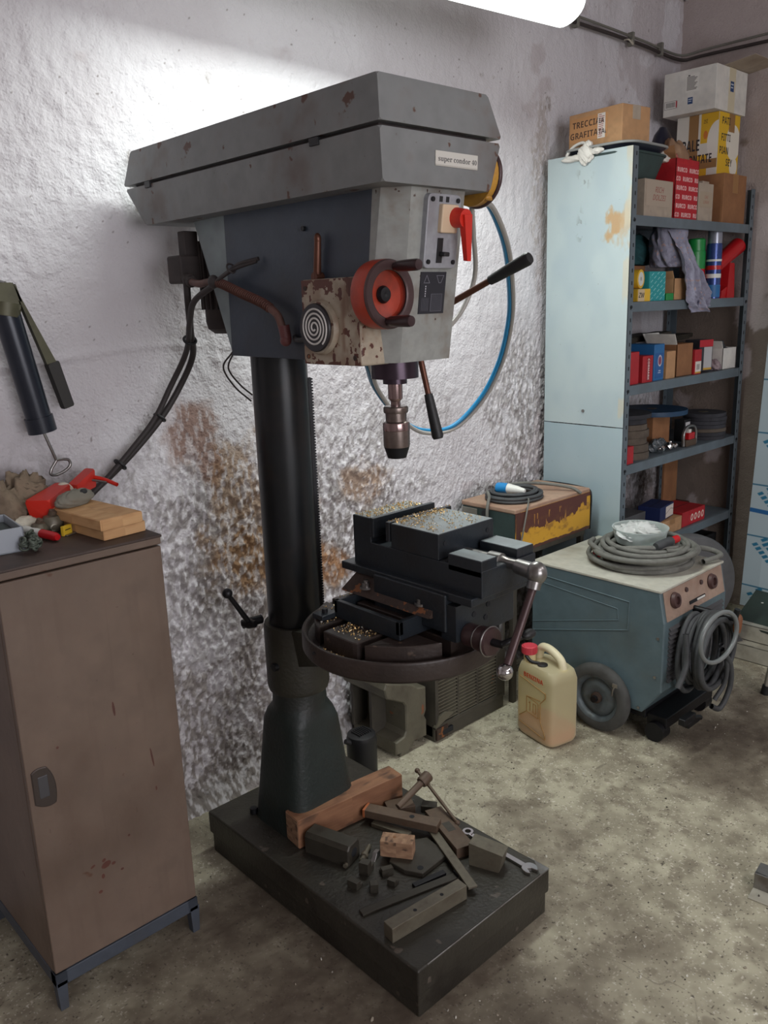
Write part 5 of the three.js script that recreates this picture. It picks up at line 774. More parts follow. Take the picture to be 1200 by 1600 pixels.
  part('hose_tail', [tube([[2.535, 0.36, -1.12], [2.60, 0.28, -1.115], [2.615, 0.19, -1.12], [2.57, 0.13, -1.13], [2.53, 0.15, -1.14]], 0.0095, 50), tube([[2.55, 0.37, -1.13], [2.58, 0.30, -1.12], [2.585, 0.22, -1.125], [2.55, 0.165, -1.14]], 0.008, 40), tube([[2.385, 0.25, -1.19], [2.425, 0.32, -1.185], [2.44, 0.42, -1.2]], 0.010, 30)], M.cableDark, weld);
  part('torch_handle', [lathe([[0, 0], [0.012, 0], [0.014, 0.02], [0.013, 0.05], [0.008, 0.06], [0, 0.06]], [2.615, 0.40, -1.11], [0.05, 1, 0.05], 20)], std({ color: rgb(122, 76, 48), roughness: 0.5 }), weld, { label: 'brown insulated handle' });
  part('earth_clamp', [bx(2.42, 2.50, 0.10, 0.125, -1.20, -1.175, 0.004), cyl([2.46, 0.115, -1.19], [2.54, 0.09, -1.18], 0.009), bx(2.47, 2.55, 0.07, 0.09, -1.21, -1.185, 0.003)], M.blackSteel, weld);
}
// coil of grey lead on the welding set
{
  const t = thing('lead_coil', 'grey welding lead coiled on top of the wheeled welding set', 'cable coil', [2.68, WT, -1.49]);
  const loops = [], R = rng(720);
  for (let k = 0; k < 14; k++) { const rx = 0.178 - (k % 5) * 0.014 + R() * 0.014, rz = 0.165 - (k % 5) * 0.014 + R() * 0.012, y = WT + 0.011 + Math.floor(k / 3) * 0.0145 + R() * 0.003, cx = 2.665 + (R() - 0.5) * 0.05, cz = -1.485 + (R() - 0.5) * 0.045, p = []; const tl = (R() - 0.5) * 0.016; for (let i = 0; i < 14; i++) { const a = i / 14 * Math.PI * 2; p.push([cx + Math.cos(a) * rx, y + Math.sin(a + k) * tl, cz + Math.sin(a) * rz]); } loops.push(tube(p, 0.0095, 110, true, 9)); }
  part('coil', loops, M.cableGrey, t);
  part('loose_turn', [tube([[2.50, WT + 0.05, -1.55], [2.52, WT + 0.07, -1.62], [2.60, WT + 0.062, -1.66]], 0.0095, 30), tube([[2.60, WT + 0.07, -1.37], [2.70, WT + 0.058, -1.33], [2.81, WT + 0.04, -1.35], [2.868, WT + 0.022, -1.33], [2.845, WT + 0.018, -1.285], [2.74, WT + 0.014, -1.30]], 0.0095, 60), tube([[2.52, WT + 0.058, -1.57], [2.56, WT + 0.078, -1.44], [2.66, WT + 0.07, -1.37], [2.74, WT + 0.068, -1.40]], 0.0095, 50)], M.cableGrey, t);
  const pl = part('lead_plug', lathe([[0, 0], [0.013, 0], [0.0155, 0.012], [0.0165, 0.075], [0.015, 0.08], [0, 0.08]], [2.585, WT + 0.085, -1.40], [0.94, 0.10, 0.22], 22), M.cableDark, t, { label: 'dark rubber cable plug' });
  part('plug_tip', lathe([[0, 0], [0.0135, 0], [0.0135, 0.03], [0.012, 0.034], [0, 0.034]], [2.66, WT + 0.093, -1.3825], [0.94, 0.10, 0.22], 20), M.redGloss, pl, { label: 'red plug tip' });
  part('red_tie', torus([2.545, WT + 0.035, -1.60], 0.018, 0.004, [0.8, 0.1, -0.6], 20, 6), M.redGloss, t);
}
{ // clear tub of fittings standing in the coil
  const t = thing('plastic_tub', 'translucent plastic tub of small white fittings inside the lead coil', 'tub', [2.705, WT + 0.055, -1.53]);
  const c = [2.705, WT + 0.055, -1.53], pm = new THREE.MeshPhysicalMaterial({ color: rgb(226, 234, 232), roughness: 0.35, transmission: 0.55, thickness: 0, side: THREE.DoubleSide });
  part('tub', lathe([[0, 0], [0.086, 0], [0.09, 0.006], [0.098, 0.05], [0.102, 0.052], [0.102, 0.055], [0.0965, 0.054], [0.088, 0.008], [0, 0.003]], c, [0, 1, 0], 40), pm, t);
  part('lid', lathe([[0, 0], [0.108, 0.0], [0.11, 0.004], [0.108, 0.007], [0, 0.004]], [2.725, WT + 0.047, -1.505], [0.06, 1, 0.05], 40), pm, t);
  const R = rng(730), bits = []; for (let k = 0; k < 60; k++) { const a = R() * 6.3, r = Math.sqrt(R()) * 0.072, y = 0.010 + R() * 0.022; bits.push(cyl([c[0] + Math.cos(a) * r, c[1] + y, c[2] + Math.sin(a) * r], [c[0] + Math.cos(a) * r + (R() - 0.5) * 0.03, c[1] + y + R() * 0.02, c[2] + Math.sin(a) * r + (R() - 0.5) * 0.03], 0.004 + R() * 0.003, 0.004, 8)); }
  part('fittings', bits, std({ color: rgb(206, 200, 184), roughness: 0.4, metalness: 0.2 }), t, { kind: 'stuff', label: 'small pale fittings' });
  part('plastic_bag', lump([c[0] - 0.005, c[1] + 0.02, c[2] - 0.01], 0.08, 0.028, 0.07, 733, 0.6, 3), new THREE.MeshPhysicalMaterial({ color: rgb(238, 240, 238), roughness: 0.35, transmission: 0.35, thickness: 0 }), t);
}
// ---------------------------------------------------------------- yellow and rust welder on a stand behind
{
  const st = thing('steel_stand', 'low dark steel stand under the yellow welder', 'stand', [2.545, 0, -1.935]);
  part('stand_top', bx(2.32, 2.78, 0.575, 0.60, -2.06, -1.815, 0.003), M.machineDark, st);
  for (const [x, z] of [[2.325, -2.055], [2.755, -2.055], [2.325, -1.84], [2.755, -1.84]]) part('leg', bx(x, x + 0.022, 0, 0.577, z, z + 0.022, 0.002), M.machineDark, st);
  part('rail', [bx(2.33, 2.77, 0.12, 0.14, -1.838, -1.822, 0.002)], M.machineDark, st);
  const t = thing('yellow_welder', 'yellow welder with peeling rust-brown paint behind the wheeled set', 'welder', [2.545, 0.60, -1.93]);
  const yt = dataTex(512, 256, (u, v) => { // v up: maroon primer above, yellow below, with a torn, dripping border
    const e = 0.50 + 0.10 * (fbm(u * 9, 2, 3, 801) - 0.5) * 2 + 0.22 * sst(0.60, 0.9, u) * sst(1.0, 0.95, u) + (fbm(u * 30, v * 6, 3, 802) - 0.5) * 0.26;
    let c = v < e ? [206, 156, 48] : [92, 52, 44];
    if (u < 0.05 + 0.02 * fbm(v * 8, 1, 2, 803) || v < 0.05 + 0.05 * fbm(u * 20, 3, 2, 804)) c = [84, 50, 42];
    if (u > 0.95 && v > 0.1 && v < 0.9) c = [206, 156, 48];
    const dr = fbm(u * 60, v * 2.2, 2, 805); if (u > 0.18 && u < 0.66 && v > 0.45 && v < 0.86 && dr > 0.66) c = [170, 122, 58];
    const w = fbm(u * 14, v * 7, 4, 806); c = mix3(c, [110, 74, 46], sst(0.55, 0.8, w) * 0.5); return c;
  }, { repeat: false });
  const body = part('casing', [bx(2.312, 2.782, 0.602, 0.752, -2.055, -1.802, 0.004)], M.tealDark, t);
  part('top_cover', [bx(2.309, 2.785, 0.750, 0.769, -2.058, -1.799, 0.006)], M.rustTop, t, { label: 'dusty rust-brown top cover' });
  { const g = decalBox(0.472, 0.15, 0.004); part('front_panel', g.translate(2.547, 0.679, -1.7995), new THREE.MeshStandardMaterial({ map: yt, roughness: 0.6 }), t, { label: 'yellow front with flaking brown paint' }); }
  part('end_frame', [tube([[2.788, 0.60, -1.80], [2.788, 0.752, -1.80], [2.788, 0.76, -1.81], [2.788, 0.76, -2.04], [2.788, 0.75, -2.05], [2.788, 0.60, -2.05]], 0.004, 60)], M.blackSteel, t);
  part('side_plate', bx(2.306, 2.3115, 0.635, 0.745, -2.05, -1.98, 0.001), M.concreteGrey, t);
  part('side_knob', cyl([2.312, 0.735, -1.94], [2.302, 0.735, -1.94], 0.012), M.blackPlastic, t);
}
{
  const t = thing('mains_lead', 'dark grey mains lead coiled on the yellow welder with a blue plug', 'cable coil', [2.45, 0.769, -1.91]);
  const g = [], R = rng(740); for (let k = 0; k < 8; k++) { const rx = 0.112 - (k % 4) * 0.011 + R() * 0.008, rz = 0.095 - (k % 4) * 0.010 + R() * 0.006, p = []; for (let i = 0; i < 12; i++) { const a = i / 12 * Math.PI * 2; p.push([2.455 + Math.cos(a) * rx + (R() - 0.5) * 0.003, 0.769 + 0.007 + Math.floor(k / 3) * 0.011 + R() * 0.002, -1.92 + Math.sin(a) * rz]); } g.push(tube(p, 0.0058, 90, true, 8)); }
  part('coil', g, M.cableDark, t);
  part('loose_end', [tube([[2.44, 0.80, -2.01], [2.56, 0.802, -1.97], [2.64, 0.795, -1.90], [2.69, 0.78, -1.815], [2.70, 0.763, -1.785]], 0.0062, 50), tube([[2.37, 0.80, -1.98], [2.32, 0.795, -1.93], [2.298, 0.76, -1.92], [2.296, 0.68, -1.92]], 0.006, 40), tube([[2.43, 0.78, -1.84], [2.40, 0.79, -1.81], [2.36, 0.75, -1.788], [2.325, 0.64, -1.786]], 0.003, 40)], M.cableGrey, t);
  const pg = part('plug_shell', lathe([[0, 0], [0.018, 0], [0.02, 0.006], [0.0195, 0.045], [0, 0.045]], [2.41, 0.812, -1.965], [0.2, 0.02, 0.98], 24), std({ color: rgb(34, 132, 196), roughness: 0.35 }), t, { label: 'blue plug' });
  part('plug_grip', lathe([[0, 0], [0.019, 0], [0.015, 0.04], [0.009, 0.07], [0, 0.072]], [2.419, 0.813, -1.921], [0.2, -0.06, 0.98], 24), M.whitePlastic, pg);
}

// ================================================================ steel shelving in the corner
const SX0 = 2.852, SX1 = 3.866, SZ0 = -2.075, SZ1 = -1.703;
const LEV = [0.470, 0.832, 1.144, 1.458, 1.768];            // lip centres of the five shelves
const top = (k) => LEV[k] + 0.0185;
const shelf = thing('shelving_unit', 'grey perforated steel shelving with pale blue side panels', 'shelving', [3.36, 0, -1.9]);
{
  const panelTex = dataTex(512, 1024, (u, v) => { // u from rear to front, v up (1.02 m)
    let c = [186, 200, 202]; c = mix3(c, [172, 188, 194], sst(0.4, 0.7, fbm(u * 3, v * 5, 3, 901)) * 0.6);
    const r = Math.hypot((u - 0.82) / 0.10, (v - 0.735) / 0.055) + (fbm(u * 18, v * 30, 4, 902) - 0.5) * 2.0; c = mix3(c, [190, 150, 104], (1 - sst(0.35, 1.2, r)) * 0.85);
    const r2 = Math.hypot((u - 0.95) / 0.06, (v - 0.74) / 0.10) + (fbm(u * 18, v * 30, 4, 903) - 0.5) * 2.2; c = mix3(c, [196, 170, 136], (1 - sst(0.3, 1.1, r2)) * 0.6);
    const s = fbm(u * 26, v * 50, 3, 904); const m = Math.max(1 - sst(0.0, 0.14, Math.abs(u - 0.46) + Math.abs(v - 0.93) * 1.2), 1 - sst(0.0, 0.10, Math.abs(u - 0.42) + Math.abs(v - 0.74))); if (s > 0.60) c = mix3(c, [126, 130, 130], 0.6 * m);
    if (u > 0.93) c = mix3(c, [206, 196, 172], sst(0.5, 0.7, fbm(u * 8, v * 12, 3, 905)) * 0.6);
    if (vn(u * 60, v * 120, 906) > 0.988) c = mix3(c, [120, 120, 116], 0.6); return c;
  }, { repeat: false });
  const panelTex2 = dataTex(256, 512, (u, v) => { let c = mix3([176, 194, 200], [164, 184, 192], fbm(u * 3, v * 5, 3, 911)); if (vn(u * 50, v * 100, 912) > 0.988) c = mix3(c, [120, 124, 124], 0.5); return c; }, { repeat: false });
  const sheet = (y0, y1, tex, name) => { const g = new THREE.BoxGeometry(0.0018, y1 - y0, SZ1 - SZ0 - 0.004); // uv: u rear -> front on the outer (-x) face
    const uv = g.attributes.uv, p = g.attributes.position; for (let i = 0; i < p.count; i++) uv.setXY(i, p.getZ(i) / (SZ1 - SZ0) + 0.5, p.getY(i) / (y1 - y0) + 0.5); g.userData.keepUV = true; return part(name, g.translate(SX0 - 0.0012, (y0 + y1) / 2, (SZ0 + SZ1) / 2), new THREE.MeshStandardMaterial({ map: tex, roughness: 0.4, metalness: 0.05 }), shelf, { label: 'pale blue side panel' }); };
  sheet(1.006, 2.02, panelTex, 'side_panel'); sheet(0.01, 1.002, panelTex2, 'side_panel');
  part('panel_screw', cyl([SX0 - 0.002, 1.06, -1.885], [SX0 - 0.006, 1.06, -1.885], 0.006), M.steel, shelf);
  // perforated angle posts
  for (const [x, z, sx, sz, h] of [[SX0, SZ1, 1, -1, 2.02], [SX1, SZ1, -1, -1, 1.935], [SX0, SZ0, 1, 1, 2.0], [SX1, SZ0, -1, 1, 1.935], [(SX0 + SX1) / 2 - 0.02, SZ0, 1, 1, 1.935]]) {
    const a = 0.034, post = part('post', [bx(x, x + sx * a, 0, h, z, z + sz * 0.002, 0.0004), bx(x, x + sx * 0.002, 0, h, z, z + sz * a, 0.0004)], M.shelfGrey, shelf);
    const f = new THREE.BoxGeometry(0.006, 0.014, 0.0006), s = []; for (let y = 0.06; y < h - 0.02; y += 0.045) { s.push(f.clone().translate(x + sx * 0.020, y, sz < 0 ? z + 0.0004 : z + 0.0024)); } part('post_slots', s, M.slot, post);
  }
  LEV.forEach((y, k) => {
    const s = part('shelf_board', [bx(SX0 + 0.003, SX1 - 0.003, y + 0.0165, y + 0.0185, SZ0 + 0.003, SZ1 - 0.003, 0.0003), bx(SX0 + 0.036, SX1 - 0.036, y - 0.0185, y + 0.0185, SZ1 - 0.004, SZ1 - 0.0015, 0.0006), bx(SX0 + 0.036, SX1 - 0.036, y - 0.0185, y + 0.0185, SZ0 + 0.003, SZ0 + 0.0055, 0.0006)], M.shelfGrey, shelf);
    part('shelf_bolt', [cyl([SX0 + 0.02, y, SZ1], [SX0 + 0.02, y, SZ1 + 0.004], 0.006, 0.006, 6), cyl([SX1 - 0.02, y, SZ1], [SX1 - 0.02, y, SZ1 + 0.004], 0.006, 0.006, 6)], M.blackSteel, s);
  });
}
// carton: x0..x1, standing at y, height h, front z, depth d
function carton(name, label, cat, x0, x1, y, h, z, d, m, { turn = 0, tape = null, open = false, prints = [], group, flapM } = {}) {
  const w = x1 - x0, t = thing(name, label, cat, [(x0 + x1) / 2, y, z - d / 2], turn, group);
  if (open) {
    const k = 0.003; part('box', [bx(-w / 2, w / 2, 0, k, -d / 2, d / 2, 0.0005), bx(-w / 2, w / 2, 0, h, d / 2 - k, d / 2, 0.0005), bx(-w / 2, w / 2, 0, h, -d / 2, -d / 2 + k, 0.0005), bx(-w / 2, -w / 2 + k, 0, h, -d / 2, d / 2, 0.0005), bx(w / 2 - k, w / 2, 0, h, -d / 2, d / 2, 0.0005)], m, t, { local: true });
    part('flap', bx(-w / 2 + 0.002, w / 2 - 0.002, 0, Math.min(0.05, h * 0.4), -0.0015, 0.0015, 0.0004).rotateX(-0.5).translate(0, h - 0.002, -d / 2 + 0.002), flapM || m, t, { local: true });
    part('flap', bx(-0.0015, 0.0015, 0, Math.min(0.05, h * 0.4), -d / 2 + 0.002, d / 2 - 0.002, 0.0004).rotateZ(0.45).translate(-w / 2 + 0.002, h - 0.002, 0), flapM || m, t, { local: true });
  } else {
    part('box', bx(-w / 2, w / 2, 0, h, -d / 2, d / 2, Math.min(0.0025, w * 0.04)), m, t, { local: true });
    part('lid_seam', bx(-w / 2 + 0.002, w / 2 - 0.002, h - 0.0004, h + 0.0006, -0.0012, 0.0012, 0.0002), M.slot, t, { local: true });
  }
  if (tape) { const tw = Math.min(0.05, w * 0.28); part('tape', [bx(-tw / 2, tw / 2, h * 0.62, h, d / 2 - 0.0003, d / 2 + 0.0006, 0.0002), bx(-tw / 2, tw / 2, h - 0.0003, h + 0.0007, -d / 2, d / 2, 0.0002)], tape, t, { local: true }); }
  for (const [face, cx, cy, pw, ph, tex, nm, lb] of prints) { const g = decalBox(pw, ph, 0.0008); if (face === 'x') g.rotateY(-Math.PI / 2).translate(-w / 2 - 0.0004, cy, cx); else g.translate(cx, cy, d / 2 + 0.0004); part(nm || 'print', g, new THREE.MeshStandardMaterial({ map: tex, roughness: 0.7 }), t, { local: true, label: lb }); }
  return t;
}
const txt = (lines, { bg, fg, font = 'bold 60px sans-serif', w = 512, h = 256, tilt = 0, gap = 80 }) => canvasTex(w, h, (g) => { g.fillStyle = bg; g.fillRect(0, 0, w, h); g.fillStyle = fg; g.font = font; g.textAlign = 'center'; g.textBaseline = 'middle'; g.translate(w / 2, h / 2); g.rotate(tilt); lines.forEach((s, i) => g.fillText(s, 0, (i - (lines.length - 1) / 2) * gap)); });

// ---- fifth (top) shelf
const Y5 = top(4);
carton('grey_carton', 'pale grey carton with red handwriting at the shelf end', 'carton', 2.975, 3.185, Y5, 0.135, -1.725, 0.20, M.cardGrey, { prints: [['z', 0.0, 0.085, 0.19, 0.09, txt(['RICH', 'DOLZEI'], { bg: '#ab9c8c', fg: '#8a3a36', font: 'italic 78px sans-serif' }), 'handwriting', 'red felt-pen handwriting']] });
carton('red_printed_carton', 'tall red carton printed with rows of white words', 'carton', 3.20, 3.385, Y5, 0.225, -1.725, 0.16, M.redCard, { open: true, flapM: M.cardDark, prints: [['z', 0, 0.105, 0.178, 0.20, canvasTex(256, 288, (g, w, h) => { g.fillStyle = '#b0222c'; g.fillRect(0, 0, w, h); g.fillStyle = '#e6c8c4'; g.font = 'bold 34px sans-serif'; for (let r = 0; r < 6; r++) for (let k = -1; k < 2; k++) g.fillText('RURCO', k * 138 + (r % 2) * 66 + 8, 42 + r * 48); }), 'print', 'white repeated words']] });
carton('beige_carton', 'narrow beige carton with faint red writing between red and brown cartons', 'carton', 3.395, 3.52, Y5, 0.148, -1.725, 0.16, M.cardGrey, { prints: [['z', 0, 0.085, 0.10, 0.06, txt(['CAVI', 'LUNGHI'], { bg: '#a89884', fg: '#a05a4c', font: 'italic 70px sans-serif' }), 'handwriting', 'faint red handwriting']] });
carton('plain_red_carton', 'plain bright red box standing behind the beige carton', 'carton', 3.52, 3.66, Y5, 0.285, -1.90, 0.10, M.redCard, { tape: M.redGloss });
carton('tall_brown_carton', 'tall brown carton at the right end of the top shelf', 'carton', 3.60, 3.81, Y5, 0.20, -1.72, 0.155, M.cardDark, { tape: M.tapeBrown });
carton('white_letter_carton', 'grey folded card standing between the beige and brown cartons', 'carton', 3.53, 3.59, Y5, 0.17, -1.78, 0.10, M.cardGrey);
// yellow and white taped box, raised on the cartons below, and the white carton on it
{
  const face = canvasTex(512, 384, (g, w, h) => { g.fillStyle = '#dcd8ce'; g.fillRect(0, 0, w, h); g.fillStyle = '#dcae2a'; g.fillRect(300, 0, 212, 180); g.fillRect(90, 250, 300, 134); g.fillStyle = '#e9e4da'; g.beginPath(); g.arc(512, 180, 130, 0, 7); g.fill(); g.fillStyle = '#9a7448'; g.fillRect(150, 0, 120, 384); g.fillRect(0, 280, 512, 56); g.fillStyle = '#d07a34'; g.beginPath(); g.arc(360, 130, 26, 0, 7); g.fill(); g.fillStyle = '#28242a'; g.font = 'bold 96px sans-serif'; g.fillText('PALE', 70, 220); g.font = 'bold 76px sans-serif'; g.fillText('MONTATE', 90, 300); g.font = '40px sans-serif'; g.fillText('zst', 330, 60); });
  const end = canvasTex(320, 384, (g, w, h) => { g.fillStyle = '#e0b42c'; g.fillRect(0, 0, w, h); g.fillStyle = '#e6e0d2'; g.beginPath(); g.arc(230, 170, 110, 0, 7); g.fill(); g.beginPath(); g.arc(250, 320, 60, 0, 7); g.fill(); g.fillStyle = '#9a7448'; g.fillRect(150, 0, 90, 110); g.fillStyle = '#34302c'; g.font = 'bold 60px sans-serif'; g.fillText('PATI', 40, 70); g.fillText('FITTI', 40, 170); g.fillText('PIAN', 20, 250); g.fillText('SEY', 130, 320); });
  carton('yellow_taped_box', 'yellow and white taped box with black handwriting', 'carton', 3.665, 3.86, Y5 + 0.2025, 0.255, -1.79, 0.19, M.cardWhite, { tape: M.tapeBrown, prints: [['x', 0, 0.128, 0.188, 0.252, face, 'print', 'yellow print with black handwriting'], ['z', 0, 0.128, 0.193, 0.252, end, 'print', 'yellow end print with handwriting']] });
  const lab = canvasTex(256, 256, (g) => { g.fillStyle = '#e4e2dc'; g.fillRect(0, 0, 256, 256); g.fillStyle = '#6c6864'; for (let r = 0; r < 11; r++) g.fillRect(20, 30 + r * 18, 150 + ((r * 53) % 70), 10); g.fillStyle = '#2e2c2c'; g.fillRect(40, 6, 40, 16); });
  const bar = canvasTex(256, 128, (g) => { g.fillStyle = '#e4e2dc'; g.fillRect(0, 0, 256, 128); g.fillStyle = '#3a3636'; for (let k = 0; k < 26; k++) g.fillRect(30 + k * 7, 24, 2 + (k * 7) % 4, 76); g.fillStyle = '#c02434'; g.fillRect(224, 14, 20, 96); g.strokeStyle = '#3a3636'; g.lineWidth = 5; g.strokeRect(10, 8, 236, 112); });
  const blu = canvasTex(64, 64, (g) => { g.fillStyle = '#2b4876'; g.fillRect(0, 0, 64, 64); g.fillStyle = '#c8d0dc'; g.fillRect(8, 14, 48, 9); g.fillRect(8, 34, 40, 8); });
  const W = carton('white_carton', 'large white carton with labels on top of the yellow taped box', 'carton', 3.60, 3.885, Y5 + 0.2025 + 0.2555, 0.172, -1.78, 0.235, M.cardWhite, { prints: [['x', 0.012, 0.115, 0.058, 0.07, lab, 'shipping_label', 'printed shipping label'], ['x', -0.082, 0.045, 0.062, 0.034, bar, 'barcode_label', 'barcode label with a red bar'], ['x', 0.006, 0.048, 0.022, 0.026, blu, 'blue_mark', 'small blue mark'], ['z', 0.0, 0.10, 0.032, 0.04, blu, 'blue_mark', 'small blue mark']] });
  part('tape', bx(-0.03, 0.03, 0.0, 0.172, 0.1172, 0.1181, 0.0002), std({ color: rgb(214, 204, 176), roughness: 0.3 }), W, { local: true });
  part('flap', bx(-0.13, 0.13, 0, 0.003, 0, 0.13, 0.0005).rotateX(-0.12).translate(0.06, 0.173, 0.112), M.cardGrey, W, { local: true, label: 'grey open flap' });
}
carton('tan_carton', 'tan carton against the right-hand wall behind the yellow box', 'carton', 3.72, 3.88, Y5 + 0.001, 0.185, -1.885, 0.14, M.card, { tape: M.tapeBrown });
// dark tubs bridging the shelf end, with the wire carton and a white bag
for (const [k, lb, w, h, y] of [[0, 'dark green stacking tub on the pale grey carton', 0.30, 0.085, Y5 + 0.136], [1, 'black shallow basin nested on the dark green tub', 0.31, 0.03, Y5 + 0.2225]]) {
  const t = thing(k ? 'shallow_basin' : 'stacking_tub', lb, 'tub', [3.0, y, -1.865]), m = k ? std({ color: rgb(40, 44, 54), roughness: 0.35 }) : M.tealDark;
  part('tub', rings([{ y: 0, r: w * 0.40, n: 5 }, { y: h * 0.9, r: w * 0.485, n: 5 }, { y: h, r: w * 0.5, n: 5 }, { y: h, r: w * 0.47, n: 5 }, { y: 0.01, r: w * 0.385, n: 5 }], 48), m, t, { local: true });
  part('rolled_rim', (() => { const p = []; for (let i = 0; i < 28; i++) { const a = i / 28 * Math.PI * 2, c = Math.cos(a), s = Math.sin(a), q = w * 0.495 / Math.pow(Math.pow(Math.abs(c), 5) + Math.pow(Math.abs(s), 5), 0.2); p.push([c * q, h, s * q]); } return tube(p, 0.005, 120, true, 8); })(), k ? std({ color: rgb(150, 152, 150), roughness: 0.4 }) : m, t, { local: true });
}
carton('wire_carton', 'orange-brown carton lettered in felt pen on the stacked tubs', 'carton', 2.885, 3.045, Y5 + 0.2605, 0.125, -1.755, 0.25, M.card, { turn: -0.12, prints: [['x', -0.03, 0.066, 0.18, 0.085, canvasTex(512, 256, (g) => { g.fillStyle = '#c08c5c'; g.fillRect(0, 0, 512, 256); g.fillStyle = '#4a3428'; g.font = 'bold 92px sans-serif'; g.fillText('TRECCIA', 36, 104); g.fillText('GRAFITATA', 4, 216); g.fillStyle = '#dcd4cc'; g.fillRect(380, 0, 100, 256); g.fillStyle = '#a04440'; for (let r = 0; r < 12; r++) g.fillRect(392, 12 + r * 20, 40 + (r * 37) % 40, 7); g.fillStyle = '#3c3030'; g.font = 'bold 70px sans-serif'; g.fillText('IA', 392, 100); g.fillText('TA', 392, 212); }), 'handwriting', 'felt-pen lettering and paper strip']], tape: M.cardGrey });
{ const t = thing('plastic_bag', 'knotted white plastic bag hanging over the shelving side panel', 'bag', [2.875, 2.021, -1.90]);
  part('bag', [lump([2.846, 2.016, -1.90], 0.018, 0.034, 0.032, 951, 0.3, 2.2, false), lump([2.858, 2.042, -1.895], 0.02, 0.022, 0.016, 952, 0.3, 2.4, false), lump([2.846, 2.008, -1.955], 0.012, 0.012, 0.05, 953, 0.25, 2.4, false), lump([2.846, 2.022, -1.855], 0.012, 0.011, 0.03, 954, 0.25, 2.4, false)], M.bagWhite, t); part('bag_handle', [tube([[2.858, 2.05, -1.90], [2.868, 2.062, -1.93], [2.868, 2.052, -1.97], [2.858, 2.026, -1.99], [2.85, 2.012, -1.985]], 0.006, 30)], M.bagWhite, t); }
{ const t = thing('face_shield', 'black pointed welding visor behind the top shelf tubs', 'visor', [3.33, Y5 + 0.2255, -1.86], 0.2); part('shell', rings([{ y: 0, r: 0.085, n: 2, sz: 0.6 }, { y: 0.06, r: 0.082, n: 2, sz: 0.55 }, { y: 0.11, r: 0.06, n: 2, sz: 0.5 }, { y: 0.14, r: 0.025, n: 2, sz: 0.5 }], 36), std({ color: rgb(26, 28, 46), roughness: 0.35 }), t, { local: true }); part('window', bx(-0.045, 0.045, 0.04, 0.08, 0.044, 0.052, 0.002), M.slot, t, { local: true }); }
{ const t = thing('crumpled_packaging', 'crumpled red and white packaging lying over the dark tubs', 'packaging', [3.19, Y5 + 0.226, -1.80]); part('film', [lump([3.17, Y5 + 0.212, -1.80], 0.075, 0.028, 0.05, 961, 0.4, 3)], M.bagWhite, t); part('red_print', lump([3.24, Y5 + 0.22, -1.79], 0.05, 0.022, 0.04, 962, 0.35, 3), std({ color: rgb(190, 110, 104), roughness: 0.4 }), t); }
{ const t = thing('paper_sack', 'crumpled brown paper stuffed in the red carton', 'paper', [3.29, Y5 + 0.18, -1.80]); part('paper', [lump([3.295, Y5 + 0.17, -1.80], 0.07, 0.085, 0.06, 965, 0.35, 3)], std({ color: rgb(150, 118, 92), roughness: 0.7 }), t); part('white_sheet', lump([3.32, Y5 + 0.23, -1.80], 0.045, 0.03, 0.04, 966, 0.4, 3), M.ragWhite, t); }

// ---- fourth shelf
const Y4 = top(3);
carton('dark_small_carton', 'dark brown small carton at the back left of the fourth shelf', 'carton', 2.90, 3.08, Y4, 0.17, -1.87, 0.14, M.cardDark, { open: true });
carton('teal_box', 'turquoise box with slanted white print beside the tape roll', 'box', 3.035, 3.155, Y4, 0.112, -1.722, 0.10, M.tealCard, { prints: [['z', 0, 0.056, 0.116, 0.108, canvasTex(256, 256, (g) => { g.fillStyle = '#2a9498'; g.fillRect(0, 0, 256, 256); g.strokeStyle = '#9cd0d0'; g.lineWidth = 7; g.rotate(-0.6); for (let r = -6; r < 9; r++) for (let k = -4; k < 6; k++) { g.beginPath(); g.moveTo(k * 64 + (r % 2) * 20, r * 44 + 40); g.lineTo(k * 64 + 40 + (r % 2) * 20, r * 44 + 40); g.stroke(); } }), 'print', 'slanted white print']] });
carton('yellow_bulb_box', 'small yellow and cream box under the tape roll', 'box', 2.935, 3.028, Y4, 0.047, -1.713, 0.09, M.yellowCard, { prints: [['z', -0.022, 0.0235, 0.046, 0.044, txt(['ZW'], { bg: '#cdb894', fg: '#1e1c1c', font: 'italic bold 150px sans-serif', w: 256, h: 256 }), 'print', 'black initials']] });
{ const t = thing('tape_roll', 'white-cored roll of yellow tape standing on the yellow box', 'tape roll', [2.98, Y4 + 0.0475, -1.752]); part('roll', lathe([[0.017, -0.022], [0.035, -0.022], [0.0355, -0.02], [0.0355, 0.02], [0.035, 0.022], [0.017, 0.022], [0.017, -0.022]], [2.98, Y4 + 0.084, -1.752], [0.15, 0, 1], 36), M.yellowCard, t); part('core', lathe([[0.008, -0.0225], [0.026, -0.0225], [0.026, 0.0225], [0.008, 0.0225], [0.008, -0.0225]], [2.98, Y4 + 0.084, -1.752], [0.15, 0, 1], 30), M.whitePlastic, t); }
carton('kraft_box', 'small open kraft box beside the turquoise box', 'box', 3.225, 3.325, Y4, 0.085, -1.722, 0.09, M.card, { open: true });
carton('green_strip_box', 'flat green and grey pack lying before the kraft box', 'pack', 3.165, 3.222, Y4, 0.028, -1.72, 0.07, M.greenPlastic);
carton('clear_pack', 'clear plastic pack standing between turquoise and kraft boxes', 'pack', 3.162, 3.215, Y4, 0.08, -1.80, 0.04, std({ color: rgb(180, 184, 184), roughness: 0.3 }));
carton('tall_brown_pack', 'tall brown pack behind the kraft box', 'carton', 3.12, 3.22, Y4, 0.14, -1.85, 0.1, M.cardDark);
